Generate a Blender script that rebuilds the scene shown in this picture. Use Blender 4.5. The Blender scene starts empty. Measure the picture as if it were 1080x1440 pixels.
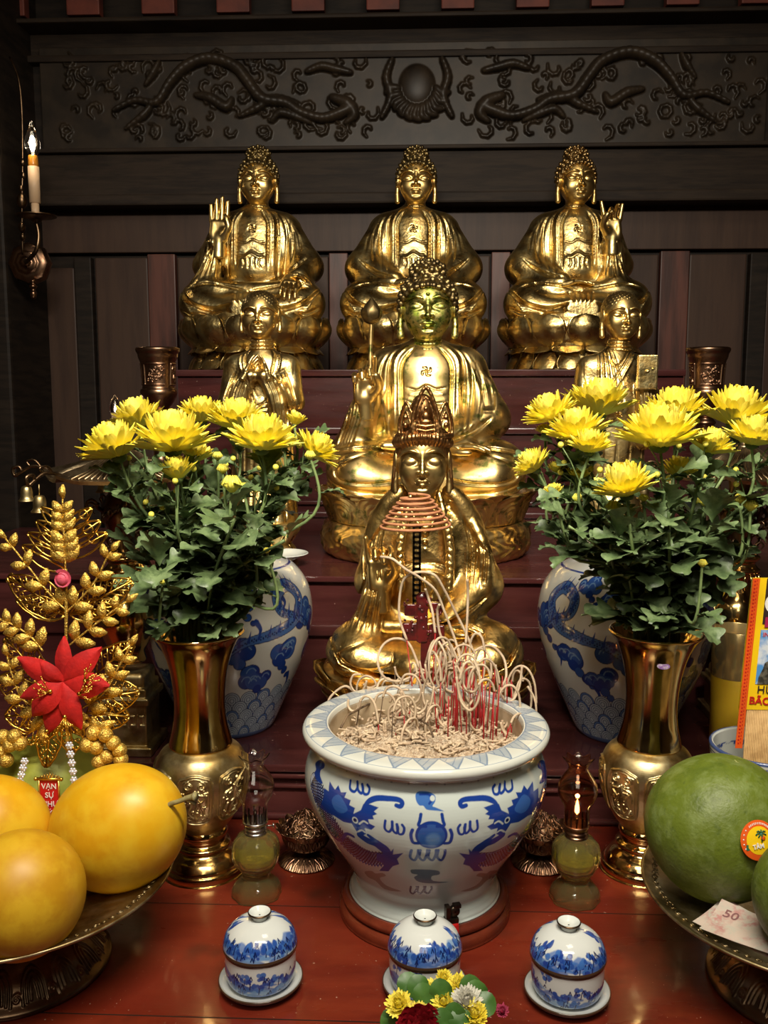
import bpy, bmesh, math, random
import numpy as np
from mathutils import Vector, Matrix, Euler
S = bpy.context.scene
COL = S.collection
PI = math.pi
R = math.radians
# ---------------------------------------------------------------- camera
CAM = np.array([0.0, 0.0, 0.70]); PITCH = R(7.45); YAW = R(2.42); FPX = 1300.0
cam_d = bpy.data.cameras.new('camera'); cam = bpy.data.objects.new('camera', cam_d); COL.objects.link(cam)
cam.location = CAM; cam.rotation_euler = (R(90) - PITCH, 0, YAW)
cam_d.sensor_fit = 'VERTICAL'; cam_d.sensor_height = 36; cam_d.lens = 36 * FPX / 1440
cam_d.clip_start = 0.02; cam_d.clip_end = 30
S.camera = cam
_RM = np.array(cam.rotation_euler.to_matrix())
def ray(px, py):
    return _RM @ np.array([(px - 540) / FPX, -(py - 720) / FPX, -1.0])
def at(px, py, Y):
    d = ray(px, py); t = (Y - CAM[1]) / d[1]
    return Vector(CAM + d * t)
def onz(px, py, Z):
    d = ray(px, py); t = (Z - CAM[2]) / d[2]
    return Vector(CAM + d * t)
def ppm(p):                       # metres per photo pixel at a point
    v = _RM.T @ (np.array(p) - CAM)
    return -v[2] / FPX
# ---------------------------------------------------------------- objects
def tag(o, label=None, cat=None, group=None, kind=None):
    if label: o['label'] = label
    if cat: o['category'] = cat
    if group: o['group'] = group
    if kind: o['kind'] = kind
    return o
def empty(name, loc=(0, 0, 0), rz=0, label=None, cat=None, group=None):
    o = bpy.data.objects.new(name, None); COL.objects.link(o)
    o.location = loc; o.rotation_euler = (0, 0, rz); o.empty_display_size = .05
    return tag(o, label, cat, group)
def link(name, me, parent=None, loc=None, rot=None, mats=None):
    o = bpy.data.objects.new(name, me); COL.objects.link(o)
    if parent is not None: o.parent = parent
    if loc is not None: o.location = loc
    if rot is not None: o.rotation_euler = rot
    if mats is not None:
        for m in (mats if isinstance(mats, (list, tuple)) else [mats]): me.materials.append(m)
    return o
def copy_tree(o, parent=None):
    c = o.copy(); COL.objects.link(c)
    if parent is not None: c.parent = parent
    for ch in list(o.children): copy_tree(ch, c)
    return c
def mesh_np(name, V, F, smooth=True):
    me = bpy.data.meshes.new(name)
    V = np.asarray(V, dtype=np.float32)
    if isinstance(F, np.ndarray):
        n = F.shape[1]
        me.vertices.add(len(V)); me.vertices.foreach_set('co', V.ravel())
        me.loops.add(F.size); me.loops.foreach_set('vertex_index', F.ravel().astype(np.int32))
        me.polygons.add(len(F)); me.polygons.foreach_set('loop_start', np.arange(0, F.size, n, dtype=np.int32))
        me.update(calc_edges=True)
    else:
        me.from_pydata([tuple(map(float, v)) for v in V], [], [list(map(int, f)) for f in F]); me.update()
    if smooth: me.polygons.foreach_set('use_smooth', np.ones(len(me.polygons), dtype=bool))
    return me
class MB:
    """collects shapes, links them as ONE mesh object"""
    def __init__(self): self.V = []; self.F = []; self.S = []; self.M = []; self.mi = 0
    def add(self, V, F, smooth=True):
        b = len(self.V); self.V += [tuple(v) for v in V]
        self.F += [[i + b for i in f] for f in F]; self.S += [smooth] * len(F); self.M += [self.mi] * len(F); return self
    def box(self, lo, hi, M=None, bev=0):
        x0, y0, z0 = lo; x1, y1, z1 = hi
        if bev <= 0:
            V = [(x, y, z) for z in (z0, z1) for y in (y0, y1) for x in (x0, x1)]
            F = [(0, 2, 3, 1), (4, 5, 7, 6), (0, 1, 5, 4), (2, 6, 7, 3), (0, 4, 6, 2), (1, 3, 7, 5)]
        else:
            bm = bmesh.new(); bmesh.ops.create_cube(bm, size=1)
            for v in bm.verts: v.co = Vector(((x0 + x1) / 2 + v.co.x * (x1 - x0), (y0 + y1) / 2 + v.co.y * (y1 - y0), (z0 + z1) / 2 + v.co.z * (z1 - z0)))
            bmesh.ops.bevel(bm, geom=bm.edges[:], offset=bev, segments=2, profile=.6, affect='EDGES')
            bm.verts.index_update(); V = [v.co.copy() for v in bm.verts]; F = [[v.index for v in f.verts] for f in bm.faces]; bm.free()
        if M is not None: V = [M @ Vector(v) for v in V]
        return self.add(V, F, False)
    def tube(self, pts, rad, seg=8, cap=True, closed=False):
        pts = [Vector(p) for p in pts]; n = len(pts)
        if not hasattr(rad, '__len__'): rad = [rad] * n
        V = []; F = []; up = None
        for i, p in enumerate(pts):
            if closed: t = pts[(i + 1) % n] - pts[i - 1]
            else: t = pts[min(i + 1, n - 1)] - pts[max(i - 1, 0)]
            if t.length < 1e-9: t = Vector((0, 0, 1))
            t.normalize()
            if up is None: up = t.orthogonal().normalized()
            up = (up - t * up.dot(t))
            if up.length < 1e-6: up = t.orthogonal()
            up.normalize(); sd = t.cross(up)
            for k in range(seg):
                a = 2 * PI * k / seg; V.append(p + (up * math.cos(a) + sd * math.sin(a)) * rad[i])
        m = n if closed else n - 1
        for i in range(m):
            a = i * seg; b = ((i + 1) % n) * seg
            for k in range(seg): F.append((a + k, a + (k + 1) % seg, b + (k + 1) % seg, b + k))
        if cap and not closed:
            F.append(tuple(reversed(range(seg)))); F.append(tuple(range((n - 1) * seg, n * seg)))
        return self.add(V, F)
    def lathe(self, prof, seg=48, c=(0, 0, 0), M=None, mod=None):
        V = []; F = []; n = len(prof)
        for i, (r, z) in enumerate(prof):
            for k in range(seg):
                a = 2 * PI * k / seg; rr = r; zz = z
                if mod: rr, zz = mod(r, z, a)
                V.append(Vector((c[0] + rr * math.cos(a), c[1] + rr * math.sin(a), c[2] + zz)))
        for i in range(n - 1):
            for k in range(seg):
                k2 = (k + 1) % seg; F.append((i * seg + k, i * seg + k2, (i + 1) * seg + k2, (i + 1) * seg + k))
        if M is not None: V = [M @ v for v in V]
        return self.add(V, F)
    def ball(self, c, r, seg=12, rings=8, M=None):
        if not hasattr(r, '__len__'): r = (r, r, r)
        V = [Vector((0, 0, -r[2]))]; F = []
        for i in range(1, rings):
            t = PI * i / rings
            for k in range(seg):
                a = 2 * PI * k / seg; V.append(Vector((r[0] * math.sin(t) * math.cos(a), r[1] * math.sin(t) * math.sin(a), -r[2] * math.cos(t))))
        V.append(Vector((0, 0, r[2]))); L = len(V) - 1
        for k in range(seg):
            F.append((0, 1 + (k + 1) % seg, 1 + k)); o = 1 + (rings - 2) * seg; F.append((L, o + k, o + (k + 1) % seg))
        for i in range(rings - 2):
            for k in range(seg):
                a = 1 + i * seg; b = a + seg; F.append((a + k, a + (k + 1) % seg, b + (k + 1) % seg, b + k))
        if M is not None: V = [M @ v for v in V]
        V = [v + Vector(c) for v in V]
        return self.add(V, F)
    def build(self, name, mats, parent=None, loc=None, rot=None):
        me = bpy.data.meshes.new(name)
        me.from_pydata([tuple(v) for v in self.V], [], self.F); me.update()
        me.polygons.foreach_set('use_smooth', np.array(self.S, dtype=bool))
        me.polygons.foreach_set('material_index', np.array(self.M, dtype=np.int32))
        return link(name, me, parent, loc, rot, mats)
def crm(pts, n=6, closed=False):
    """Catmull-Rom resample"""
    P = [Vector(p) for p in pts]; N = len(P); out = []
    if N < 3: return P
    rng = N if closed else N - 1
    for i in range(rng):
        if closed: p0, p1, p2, p3 = P[(i - 1) % N], P[i], P[(i + 1) % N], P[(i + 2) % N]
        else: p0, p1, p2, p3 = P[max(i - 1, 0)], P[i], P[i + 1], P[min(i + 2, N - 1)]
        for k in range(n):
            t = k / n; t2 = t * t; t3 = t2 * t
            out.append(.5 * ((2 * p1) + (p2 - p0) * t + (2 * p0 - 5 * p1 + 4 * p2 - p3) * t2 + (3 * p1 - p0 - 3 * p2 + p3) * t3))
    if not closed: out.append(P[-1].copy())
    return out
def sprof(pts, n=6):
    return [(v.x, v.y) for v in crm([(a, b, 0) for a, b in pts], n)]
# ---------------------------------------------------------------- materials
def mat(name, col=(.5, .5, .5), rough=.5, metal=0., spec=.5, var=None, vs=20, bump=0, bs=60, coat=0, emit=None, trans=0, ior=1.45, detail=4, rvar=0, stretch=None, sss=0, coord='Object', alpha=1, attr=None, bd=.002, vlo=.42, vhi=.62):
    m = bpy.data.materials.new(name); m.use_nodes = True; nt = m.node_tree; N = nt.nodes; L = nt.links
    b = N['Principled BSDF']; I = b.inputs
    I['Base Color'].default_value = (*col, 1); I['Roughness'].default_value = rough; I['Metallic'].default_value = metal
    I['Specular IOR Level'].default_value = spec; I['Coat Weight'].default_value = coat; I['Coat Roughness'].default_value = .08
    I['Transmission Weight'].default_value = trans; I['IOR'].default_value = ior; I['Alpha'].default_value = alpha
    if sss: I['Subsurface Weight'].default_value = sss; I['Subsurface Radius'].default_value = (.01, .006, .002)
    if emit: I['Emission Color'].default_value = (*emit[0], 1); I['Emission Strength'].default_value = emit[1]
    tc = N.new('ShaderNodeTexCoord'); src = tc.outputs[coord]
    if stretch:
        mp = N.new('ShaderNodeMapping'); mp.inputs['Scale'].default_value = stretch; L.new(src, mp.inputs['Vector']); src = mp.outputs[0]
    cur = None
    if attr:
        a = N.new('ShaderNodeVertexColor'); a.layer_name = attr; cur = a.outputs['Color']; L.new(cur, I['Base Color'])
    if var:
        cs = var if isinstance(var[0], (list, tuple)) else [var]
        for i, c in enumerate(cs):
            nz = N.new('ShaderNodeTexNoise'); nz.inputs['Scale'].default_value = vs * (1 + i * 1.7); nz.inputs['Detail'].default_value = detail; nz.inputs['Roughness'].default_value = .6
            L.new(src, nz.inputs['Vector'])
            rp = N.new('ShaderNodeMapRange'); rp.inputs['From Min'].default_value = vlo; rp.inputs['From Max'].default_value = vhi; L.new(nz.outputs['Fac'], rp.inputs['Value'])
            mx = N.new('ShaderNodeMix'); mx.data_type = 'RGBA'; L.new(rp.outputs[0], mx.inputs['Factor'])
            if cur is None: mx.inputs[6].default_value = (*col, 1)
            else: L.new(cur, mx.inputs[6])
            mx.inputs[7].default_value = (*c, 1); cur = mx.outputs[2]
        L.new(cur, I['Base Color'])
    if rvar:
        nz = N.new('ShaderNodeTexNoise'); nz.inputs['Scale'].default_value = vs * 1.3; nz.inputs['Detail'].default_value = 5; L.new(src, nz.inputs['Vector'])
        rp = N.new('ShaderNodeMapRange'); rp.inputs['From Min'].default_value = .35; rp.inputs['From Max'].default_value = .65
        rp.inputs['To Min'].default_value = max(rough - rvar, .02); rp.inputs['To Max'].default_value = rough + rvar
        L.new(nz.outputs['Fac'], rp.inputs['Value']); L.new(rp.outputs[0], I['Roughness'])
    if bump:
        nz = N.new('ShaderNodeTexNoise'); nz.inputs['Scale'].default_value = bs; nz.inputs['Detail'].default_value = 4; L.new(src, nz.inputs['Vector'])
        bp = N.new('ShaderNodeBump'); bp.inputs['Strength'].default_value = bump; bp.inputs['Distance'].default_value = bd
        L.new(nz.outputs['Fac'], bp.inputs['Height']); L.new(bp.outputs[0], I['Normal'])
    return m
def setcol(me, C):
    a = me.color_attributes.new('paint', 'FLOAT_COLOR', 'POINT')
    C = np.concatenate([np.asarray(C, np.float32), np.ones((len(C), 1), np.float32)], 1)
    a.data.foreach_set('color', C.ravel())
# ---------------------------------------------------------------- signed distance sculpting
class SDF:
    def __init__(s, lo, hi, vox):
        s.lo = np.array(lo, np.float32); s.vox = vox
        s.n = [int(math.ceil((h - l) / vox)) + 1 for l, h in zip(lo, hi)]
        s.ax = [s.lo[i] + np.arange(s.n[i], dtype=np.float32) * vox for i in range(3)]
        s.f = np.full(s.n, 40 * vox, np.float32)
    def box(s, lo, hi):
        sl = []
        for i in range(3):
            a = int(np.clip((lo[i] - s.lo[i]) / s.vox, 0, s.n[i])); b = int(np.clip((hi[i] - s.lo[i]) / s.vox + 2, 0, s.n[i])); sl.append(slice(a, max(b, a)))
        sl = tuple(sl)
        return sl, s.ax[0][sl[0]][:, None, None], s.ax[1][sl[1]][None, :, None], s.ax[2][sl[2]][None, None, :]
    def mix(s, sl, d, k, mode):
        f = s.f[sl]
        if f.size == 0: return
        if mode == 'u':
            if k > 0:
                h = np.maximum(k - np.abs(f - d), 0) / k; s.f[sl] = np.minimum(f, d) - h * h * k * .25
            else: s.f[sl] = np.minimum(f, d)
        elif mode == 's':
            if k > 0:
                h = np.maximum(k - np.abs(f + d), 0) / k; s.f[sl] = np.maximum(f, -d) + h * h * k * .25
            else: s.f[sl] = np.maximum(f, -d)
        elif mode == 'i': s.f[sl] = np.maximum(f, d)
    def ell(s, c, r, k=0., mode='u', rot=None):
        c = np.array(c, np.float32); r = np.array(r if hasattr(r, '__len__') else (r, r, r), np.float32)
        m = (max(r) if rot is not None else r) + k + 2 * s.vox
        sl, x, y, z = s.box(c - m, c + m)
        x = x - c[0]; y = y - c[1]; z = z - c[2]
        if rot is not None:
            M = np.array(Euler([R(a) for a in rot]).to_matrix().transposed())
            x, y, z = [M[i, 0] * x + M[i, 1] * y + M[i, 2] * z for i in range(3)]
        if r[0] == r[1] == r[2]: d = np.sqrt(x * x + y * y + z * z) - r[0]
        else:
            k0 = np.sqrt((x / r[0]) ** 2 + (y / r[1]) ** 2 + (z / r[2]) ** 2); k1 = np.sqrt((x / r[0] ** 2) ** 2 + (y / r[1] ** 2) ** 2 + (z / r[2] ** 2) ** 2)
            d = k0 * (k0 - 1) / np.maximum(k1, 1e-6)
        s.mix(sl, d, k, mode); return s
    def cap(s, a, b, ra, rb=None, k=0., mode='u', flat=None):
        """round cone; flat=(ax,fac) scales an axis"""
        rb = ra if rb is None else rb
        a = np.array(a, np.float32); b = np.array(b, np.float32); m = max(ra, rb) + k + 2 * s.vox
        sl, x, y, z = s.box(np.minimum(a, b) - m, np.maximum(a, b) + m)
        ab = b - a; L = max(float(ab @ ab), 1e-9)
        h = np.clip(((x - a[0]) * ab[0] + (y - a[1]) * ab[1] + (z - a[2]) * ab[2]) / L, 0, 1)
        dx = x - a[0] - h * ab[0]; dy = y - a[1] - h * ab[1]; dz = z - a[2] - h * ab[2]
        if flat:
            if flat[0] == 0: dx = dx * flat[1]
            elif flat[0] == 1: dy = dy * flat[1]
            else: dz = dz * flat[1]
        d = np.sqrt(dx * dx + dy * dy + dz * dz) - (ra + (rb - ra) * h)
        s.mix(sl, d, k, mode); return s
    def chain(s, P, rad, k=0., mode='u', sm=0, flat=None):
        if not hasattr(rad, '__len__'): rad = [rad] * len(P)
        if sm:
            Q = crm([(*p,) for p in P], sm); t = np.linspace(0, len(P) - 1, len(Q)); rad = np.interp(t, range(len(P)), rad); P = [tuple(q) for q in Q]
        for i in range(len(P) - 1): s.cap(P[i], P[i + 1], float(rad[i]), float(rad[i + 1]), k, mode, flat)
        return s
    def rbox(s, c, h, r=0., k=0., mode='u'):
        c = np.array(c, np.float32); h = np.array(h, np.float32); m = h + k + 2 * s.vox
        sl, x, y, z = s.box(c - m, c + m)
        qx = np.abs(x - c[0]) - h[0] + r; qy = np.abs(y - c[1]) - h[1] + r; qz = np.abs(z - c[2]) - h[2] + r
        d = np.sqrt(np.maximum(qx, 0) ** 2 + np.maximum(qy, 0) ** 2 + np.maximum(qz, 0) ** 2) + np.minimum(np.maximum(qx, np.maximum(qy, qz)), 0) - r
        s.mix(sl, d, k, mode); return s
    def fold(s, pts, w, depth, ylo=None, yhi=None, sm=5, prof='g'):
        """press (depth>0) or raise (depth<0) a line drawn on the front (x,z); restricted to y in [ylo,yhi]"""
        P = crm([(p[0], 0, p[1]) for p in pts], sm) if sm and len(pts) > 2 else [Vector((p[0], 0, p[1])) for p in pts]
        a = np.array([(p.x, p.z) for p in P], np.float32); n = len(a); m = 2.6 * w + s.vox
        ylo = s.ax[1][0] if ylo is None else ylo; yhi = 0 if yhi is None else yhi
        sl, x, y, z = s.box((a[:, 0].min() - m, ylo, a[:, 1].min() - m), (a[:, 0].max() + m, yhi, a[:, 1].max() + m))
        X = x[:, 0, 0][:, None]; Z = z[0, 0, :][None, :]
        if X.size == 0 or Z.size == 0: return s
        D = np.full((X.shape[0], Z.shape[1]), 1e9, np.float32); T = np.zeros_like(D)
        for i in range(n - 1):
            ab = a[i + 1] - a[i]; L = max(float(ab @ ab), 1e-9)
            h = np.clip(((X - a[i, 0]) * ab[0] + (Z - a[i, 1]) * ab[1]) / L, 0, 1)
            d = (X - a[i, 0] - h * ab[0]) ** 2 + (Z - a[i, 1] - h * ab[1]) ** 2
            q = d < D; D = np.where(q, d, D); T = np.where(q, (i + h) / (n - 1), T)
        taper = np.clip(np.minimum(T, 1 - T) * 6, .25, 1)
        g = np.exp(-D / (w * w)) * taper
        if prof == 'e': g = np.clip(1.5 - np.sqrt(D) / w, 0, 1) * taper
        yy = y[0, :, 0]; wy = np.clip((yhi - yy) / (6 * s.vox), 0, 1)
        s.f[sl] += (depth * g)[:, None, :] * wy[None, :, None]
        return s
    def cut(s, fn):
        """fn(x,y,z)->d ; keep where d<0 """
        x, y, z = s.ax[0][:, None, None], s.ax[1][None, :, None], s.ax[2][None, None, :]
        s.f = np.maximum(s.f, fn(x, y, z)); return s
    def disp(s, fn, band=None):
        x, y, z = s.ax[0][:, None, None], s.ax[1][None, :, None], s.ax[2][None, None, :]
        s.f += fn(x, y, z); return s
    def mesh(s):
        f = s.f
        for ax in range(3):
            for e in (0, -1):
                sl = [slice(None)] * 3; sl[ax] = e; f[tuple(sl)] = np.maximum(f[tuple(sl)], s.vox * .5)
        nx, ny, nz = f.shape; ins = f < 0
        c = [f[i:nx - 1 + i, j:ny - 1 + j, k:nz - 1 + k] for i in (0, 1) for j in (0, 1) for k in (0, 1)]
        b = [ins[i:nx - 1 + i, j:ny - 1 + j, k:nz - 1 + k] for i in (0, 1) for j in (0, 1) for k in (0, 1)]
        cnt = sum(q.astype(np.int8) for q in b); act = (cnt > 0) & (cnt < 8)
        idx = np.full(act.shape, -1, np.int32); I = np.argwhere(act); idx[act] = np.arange(len(I))
        cv = np.stack([q[act] for q in c], 1)
        off = np.array([(i, j, k) for i in (0, 1) for j in (0, 1) for k in (0, 1)], np.float32)
        acc = np.zeros((len(I), 3), np.float32); num = np.zeros(len(I), np.float32)
        for a_ in range(8):
            for b_ in range(a_ + 1, 8):
                if abs(off[a_] - off[b_]).sum() != 1: continue
                va, vb = cv[:, a_], cv[:, b_]; cr = (va < 0) != (vb < 0)
                t = np.where(cr, va / np.where(cr, va - vb, 1), 0)[:, None]
                acc += np.where(cr[:, None], off[a_] + (off[b_] - off[a_]) * t, 0); num += cr
        V = (I + acc / num[:, None]) * s.vox + s.lo
        Q = []
        for ax in range(3):
            o1, o2 = [(1, 2), (2, 0), (0, 1)][ax]
            sA = [slice(1, -1)] * 3; sA[ax] = slice(0, -1); sB = list(sA); sB[ax] = slice(1, None)
            A = ins[tuple(sA)]; B = ins[tuple(sB)]
            for flip, M in ((False, A & ~B), (True, ~A & B)):
                p = np.argwhere(M)
                if not len(p): continue
                for d in range(3):
                    if d != ax: p[:, d] += 1
                e1 = np.zeros(3, int); e1[o1] = 1; e2 = np.zeros(3, int); e2[o2] = 1
                g = lambda q: idx[q[:, 0], q[:, 1], q[:, 2]]
                q = [g(p - e1 - e2), g(p - e2), g(p), g(p - e1)]
                if flip: q = q[::-1]
                Q.append(np.stack(q, 1))
        return V, np.concatenate(Q)
    def build(s, name, M, mats, parent=None, scale=None, origin=(0, 0, 0), flipx=False):
        V, F = s.mesh(); V = V - np.array(origin, np.float32)
        if scale is not None: V = V * np.array(scale, np.float32)
        if flipx: F = F[:, ::-1]
        return link(name, mesh_np(name, V, np.ascontiguousarray(F)), parent, mats=M or mats)
# ---------------------------------------------------------------- gilt statues, sculpted in a local frame: x right, y away, z up
def face_sdf(kind, vox=.03):
    F = SDF((-1.35, -1.5, -2.5), (1.35, 1.4, 1.75), vox)
    F.ell((0, .1, .25), (.98, 1.12, 1.12))
    F.ell((0, -.12, -.42), (.84, .84, .86), .35)
    F.ell((0, -.6, -1.02), (.3, .25, .26), .3)                      # chin
    F.ell((0, -.35, -.95), (.55, .45, .33), .3)                     # jaw
    for s in (-1, 1):
        F.ell((s * .46, -.60, -.42), (.38, .31, .44), .3)            # cheek
        F.ell((s * .43, -1.02, .03), (.33, .17, .14), .14, 's')      # socket
        F.chain([(s * .17, -.985, .33), (s * .31, -.985, .39), (s * .48, -.95, .41), (s * .72, -.80, .33), (s * .88, -.58, .15)], [.008, .022, .028, .022, .008], .07, sm=4)
        F.ell((s * .43, -.755, .0), (.31, .20, .19), .04)            # lid
        F.chain([(s * .17, -.955, -.05), (s * .3, -.985, -.11), (s * .45, -.975, -.13), (s * .6, -.91, -.10), (s * .75, -.78, -.0)], [.012, .024, .026, .024, .012], .02, 's', sm=4)
        F.chain([(s * .16, -.95, .06), (s * .3, -.95, .19), (s * .46, -.94, .22), (s * .62, -.86, .17), (s * .78, -.72, .05)], [.01, .014, .014, .014, .01], .02, 's', sm=4)
        F.ell((s * .14, -1.03, -.4), (.09, .12, .08), .06)            # nostril wing
        # long ear
        F.ell((s * 1.02, .02, .02), (.12, .3, .42), .04)
        F.chain([(s * 1.04, .0, -.2), (s * 1.06, -.02, -.7), (s * 1.04, -.04, -1.12 if kind != 'monk' else -.85)], [.12, .12, .15], .05)
        F.ell((s * 1.13, -.1, .08), (.08, .14, .24), .04, 's')
    F.chain([(0, -.96, .28), (0, -1.07, -.05), (0, -1.18, -.3)], [.06, .07, .10], .10)
    F.ell((0, -1.20, -.36), (.12, .13, .10), .06)
    F.chain([(-.30, -.85, -.69), (-.14, -.99, -.645), (0, -.985, -.665), (.14, -.99, -.645), (.30, -.85, -.69)], [.02, .06, .05, .06, .02], .05, sm=3)
    F.chain([(-.2, -.88, -.77), (0, -.96, -.79), (.2, -.88, -.77)], [.03, .075, .03], .05, sm=4)
    F.chain([(-.33, -.85, -.69), (-.15, -1.03, -.715), (0, -1.04, -.73), (.15, -1.03, -.715), (.33, -.85, -.69)], [.018, .02, .02, .02, .018], .015, 's', sm=4)
    F.chain([(-.14, -.93, -.92), (.14, -.93, -.92)], .05, .07, 's')
    F.ell((0, -1.08, -.52), (.04, .05, .08), .04, 's')
    if kind in ('buddha', 'green'): F.ell((0, -1.03, .5), .055, .03)
    if kind == 'monk':
        for z in (.62, .74, .86): F.chain([(-.5, -.98, z - .02), (0, -1.12, z + .02), (.5, -.98, z - .02)], .03, .03, 's', sm=4)
        for s in (-1, 1): F.chain([(s * .22, -1.1, -.4), (s * .42, -.98, -.6), (s * .46, -.86, -.85)], .03, .06, 's', sm=4)
    F.cap((0, .12, -1.0), (0, .2, -2.4), .52, .62, .12)
    for z, r in ((-1.42, .56), (-1.64, .6), (-1.84, .64)):
        F.chain([(r * math.sin(a) , .15 - r * math.cos(a), z + .06 * math.cos(a) * -1) for a in np.linspace(-2, 2, 17)], .045, .05)
    return F
def curl_points(c, r, n):
    out = []
    for i in range(n):
        z = 1 - 2 * (i + .5) / n; a = i * 2.399963; q = math.sqrt(1 - z * z)
        out.append((c[0] + r[0] * q * math.cos(a), c[1] + r[1] * q * math.sin(a), c[2] + r[2] * z))
    return out
def hairline(y): return .8 + (y + .95) * -1.0
def hair_sdf(kind, vox=.04, cr=.12, n=150):
    F = SDF((-1.5, -1.4, -1.2), (1.5, 1.6, 2.45), vox)
    F.ell((0, .14, .3), (1.06, 1.1, 1.16))
    F.cut(lambda x, y, z: (hairline(np.minimum(y, .35)) - z) * .7)
    if kind == 'curls':
        F.ell((0, .15, 1.45), (.62, .6, .5), .25)
        pts = curl_points((0, .14, .3), (1.1, 1.14, 1.2), n) + curl_points((0, .15, 1.5), (.66, .64, .5), n // 3)
        for p in pts:
            if p[2] > hairline(min(p[1], .35)) + .02 and not (p[2] < 1.3 and (p[0] / 1.04) ** 2 + ((p[1] - .14) / 1.08) ** 2 + ((p[2] - .3) / 1.14) ** 2 < .93):
                F.ell(p, cr, .02)
        # front rows in order
        for rw in range(2):
            for k in range(-7, 8):
                a = k * .2; y = .14 - (1.1 - rw * .12) * math.cos(a); x = 1.1 * math.sin(a); F.ell((x * (1 - rw * .1), y, hairline(y) + .07 + rw * .2), cr, .02)
    elif kind == 'stubble':
        for p in curl_points((0, .14, .3), (1.05, 1.1, 1.15), 420):
            if p[2] > hairline(min(p[1], .35)) + .1: F.ell(p, .045, .02)
    elif kind == 'strands':
        F.ell((0, .1, .75), (1.1, 1.12, .55), .1)
        F.chain([(1.02 * math.sin(a), .12 - 1.12 * math.cos(a), .9 - .25 * abs(math.sin(a)) ** 2) for a in np.linspace(-1.7, 1.7, 15)], .16, .06)
        F.disp(lambda x, y, z: .028 * np.sin(np.arctan2(x, -(y - .1)) * 46) * (z > .2))
        F.ell((0, .2, 1.75), (.5, .5, .65), .2)
        for s in (-1, 1): F.chain([(s * 1.05, -.1, .3), (s * 1.12, -.1, -.6), (s * 1.15, .0, -1.1)], [.07, .08, .1], .03)
    return F
def hand_sdf(curls, thumb='out', vox=.045, spread=.05):
    """wrist at 0, fingers +z, palm faces -y, thumb on +x side"""
    F = SDF((-1.0, -1.6, -.9), (1.5, .7, 2.5), vox)
    F.rbox((0, 0, .5), (.46, .19, .56), .18)
    F.cap((0, .02, -.8), (0, 0, .1), .3, .3, .2, flat=(1, 1.2))
    F.ell((.28, -.14, .3), (.22, .16, .36), .1); F.ell((-.3, -.12, .35), (.15, .13, .4), .1)
    L = [.8, 1.02, 1.12, .98]
    for i in range(4):
        x = -.37 + i * .247; p = Vector((x, -.02, .95 + .05 * (i in (1, 2)))); ang = 0; sp = (i - 1.5) * spread
        for sgi, (fr, rr) in enumerate(((.45, .135), (.31, .12), (.24, .105))):
            ang += curls[i] * (.9 if sgi == 0 else 1.1)
            q = p + Vector((math.sin(sp), -math.sin(ang), math.cos(ang) * math.cos(sp))) * L[i] * fr * 1.02
            F.cap(tuple(p), tuple(q), rr, rr * .9, .02); p = q
    if thumb == 'out': P = [(.3, -.1, .25), (.62, -.25, .6), (.68, -.32, .95), (.62, -.36, 1.2)]
    elif thumb == 'side': P = [(.3, -.12, .25), (.52, -.3, .6), (.45, -.36, .95), (.36, -.36, 1.15)]
    else: P = [(.3, -.12, .25), (.56, -.45, .6), (.5, -.72, .95), (.38, -.85, 1.15)]
    F.chain(P, [.2, .17, .145, .115], .06, sm=3)
    return F
_cache = {}
def head_part(name, kind, parent, pos, Rr, mats, rot=(0, 0, 0), vox=.03):
    key = ('h', kind)
    if key not in _cache: V, Q = face_sdf(kind, vox).mesh(); _cache[key] = mesh_np(name, V, np.ascontiguousarray(Q))
    me = _cache[key].copy(); o = link(name, me, parent, pos, [R(a) for a in rot], mats); o.scale = (Rr,) * 3; return o
def hair_part(name, kind, parent, pos, Rr, mats, rot=(0, 0, 0), **k):
    key = ('r', kind, str(k))
    if key not in _cache: V, Q = hair_sdf(kind, **k).mesh(); _cache[key] = mesh_np(name, V, np.ascontiguousarray(Q))
    me = _cache[key].copy(); o = link(name, me, parent, pos, [R(a) for a in rot], mats); o.scale = (Rr,) * 3; return o
def hand_part(parent, pos, size, rot, curls, mats, side=1, thumb='out', name='hand', spread=.05):
    V, Q = hand_sdf(curls, thumb, spread=spread).mesh()
    if side < 0: V = V * np.array([-1, 1, 1]); Q = Q[:, ::-1]
    me = mesh_np(name, V, np.ascontiguousarray(Q))
    o = link(name, me, parent, pos, [R(a) for a in rot], mats); o.scale = (size,) * 3; return o
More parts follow.
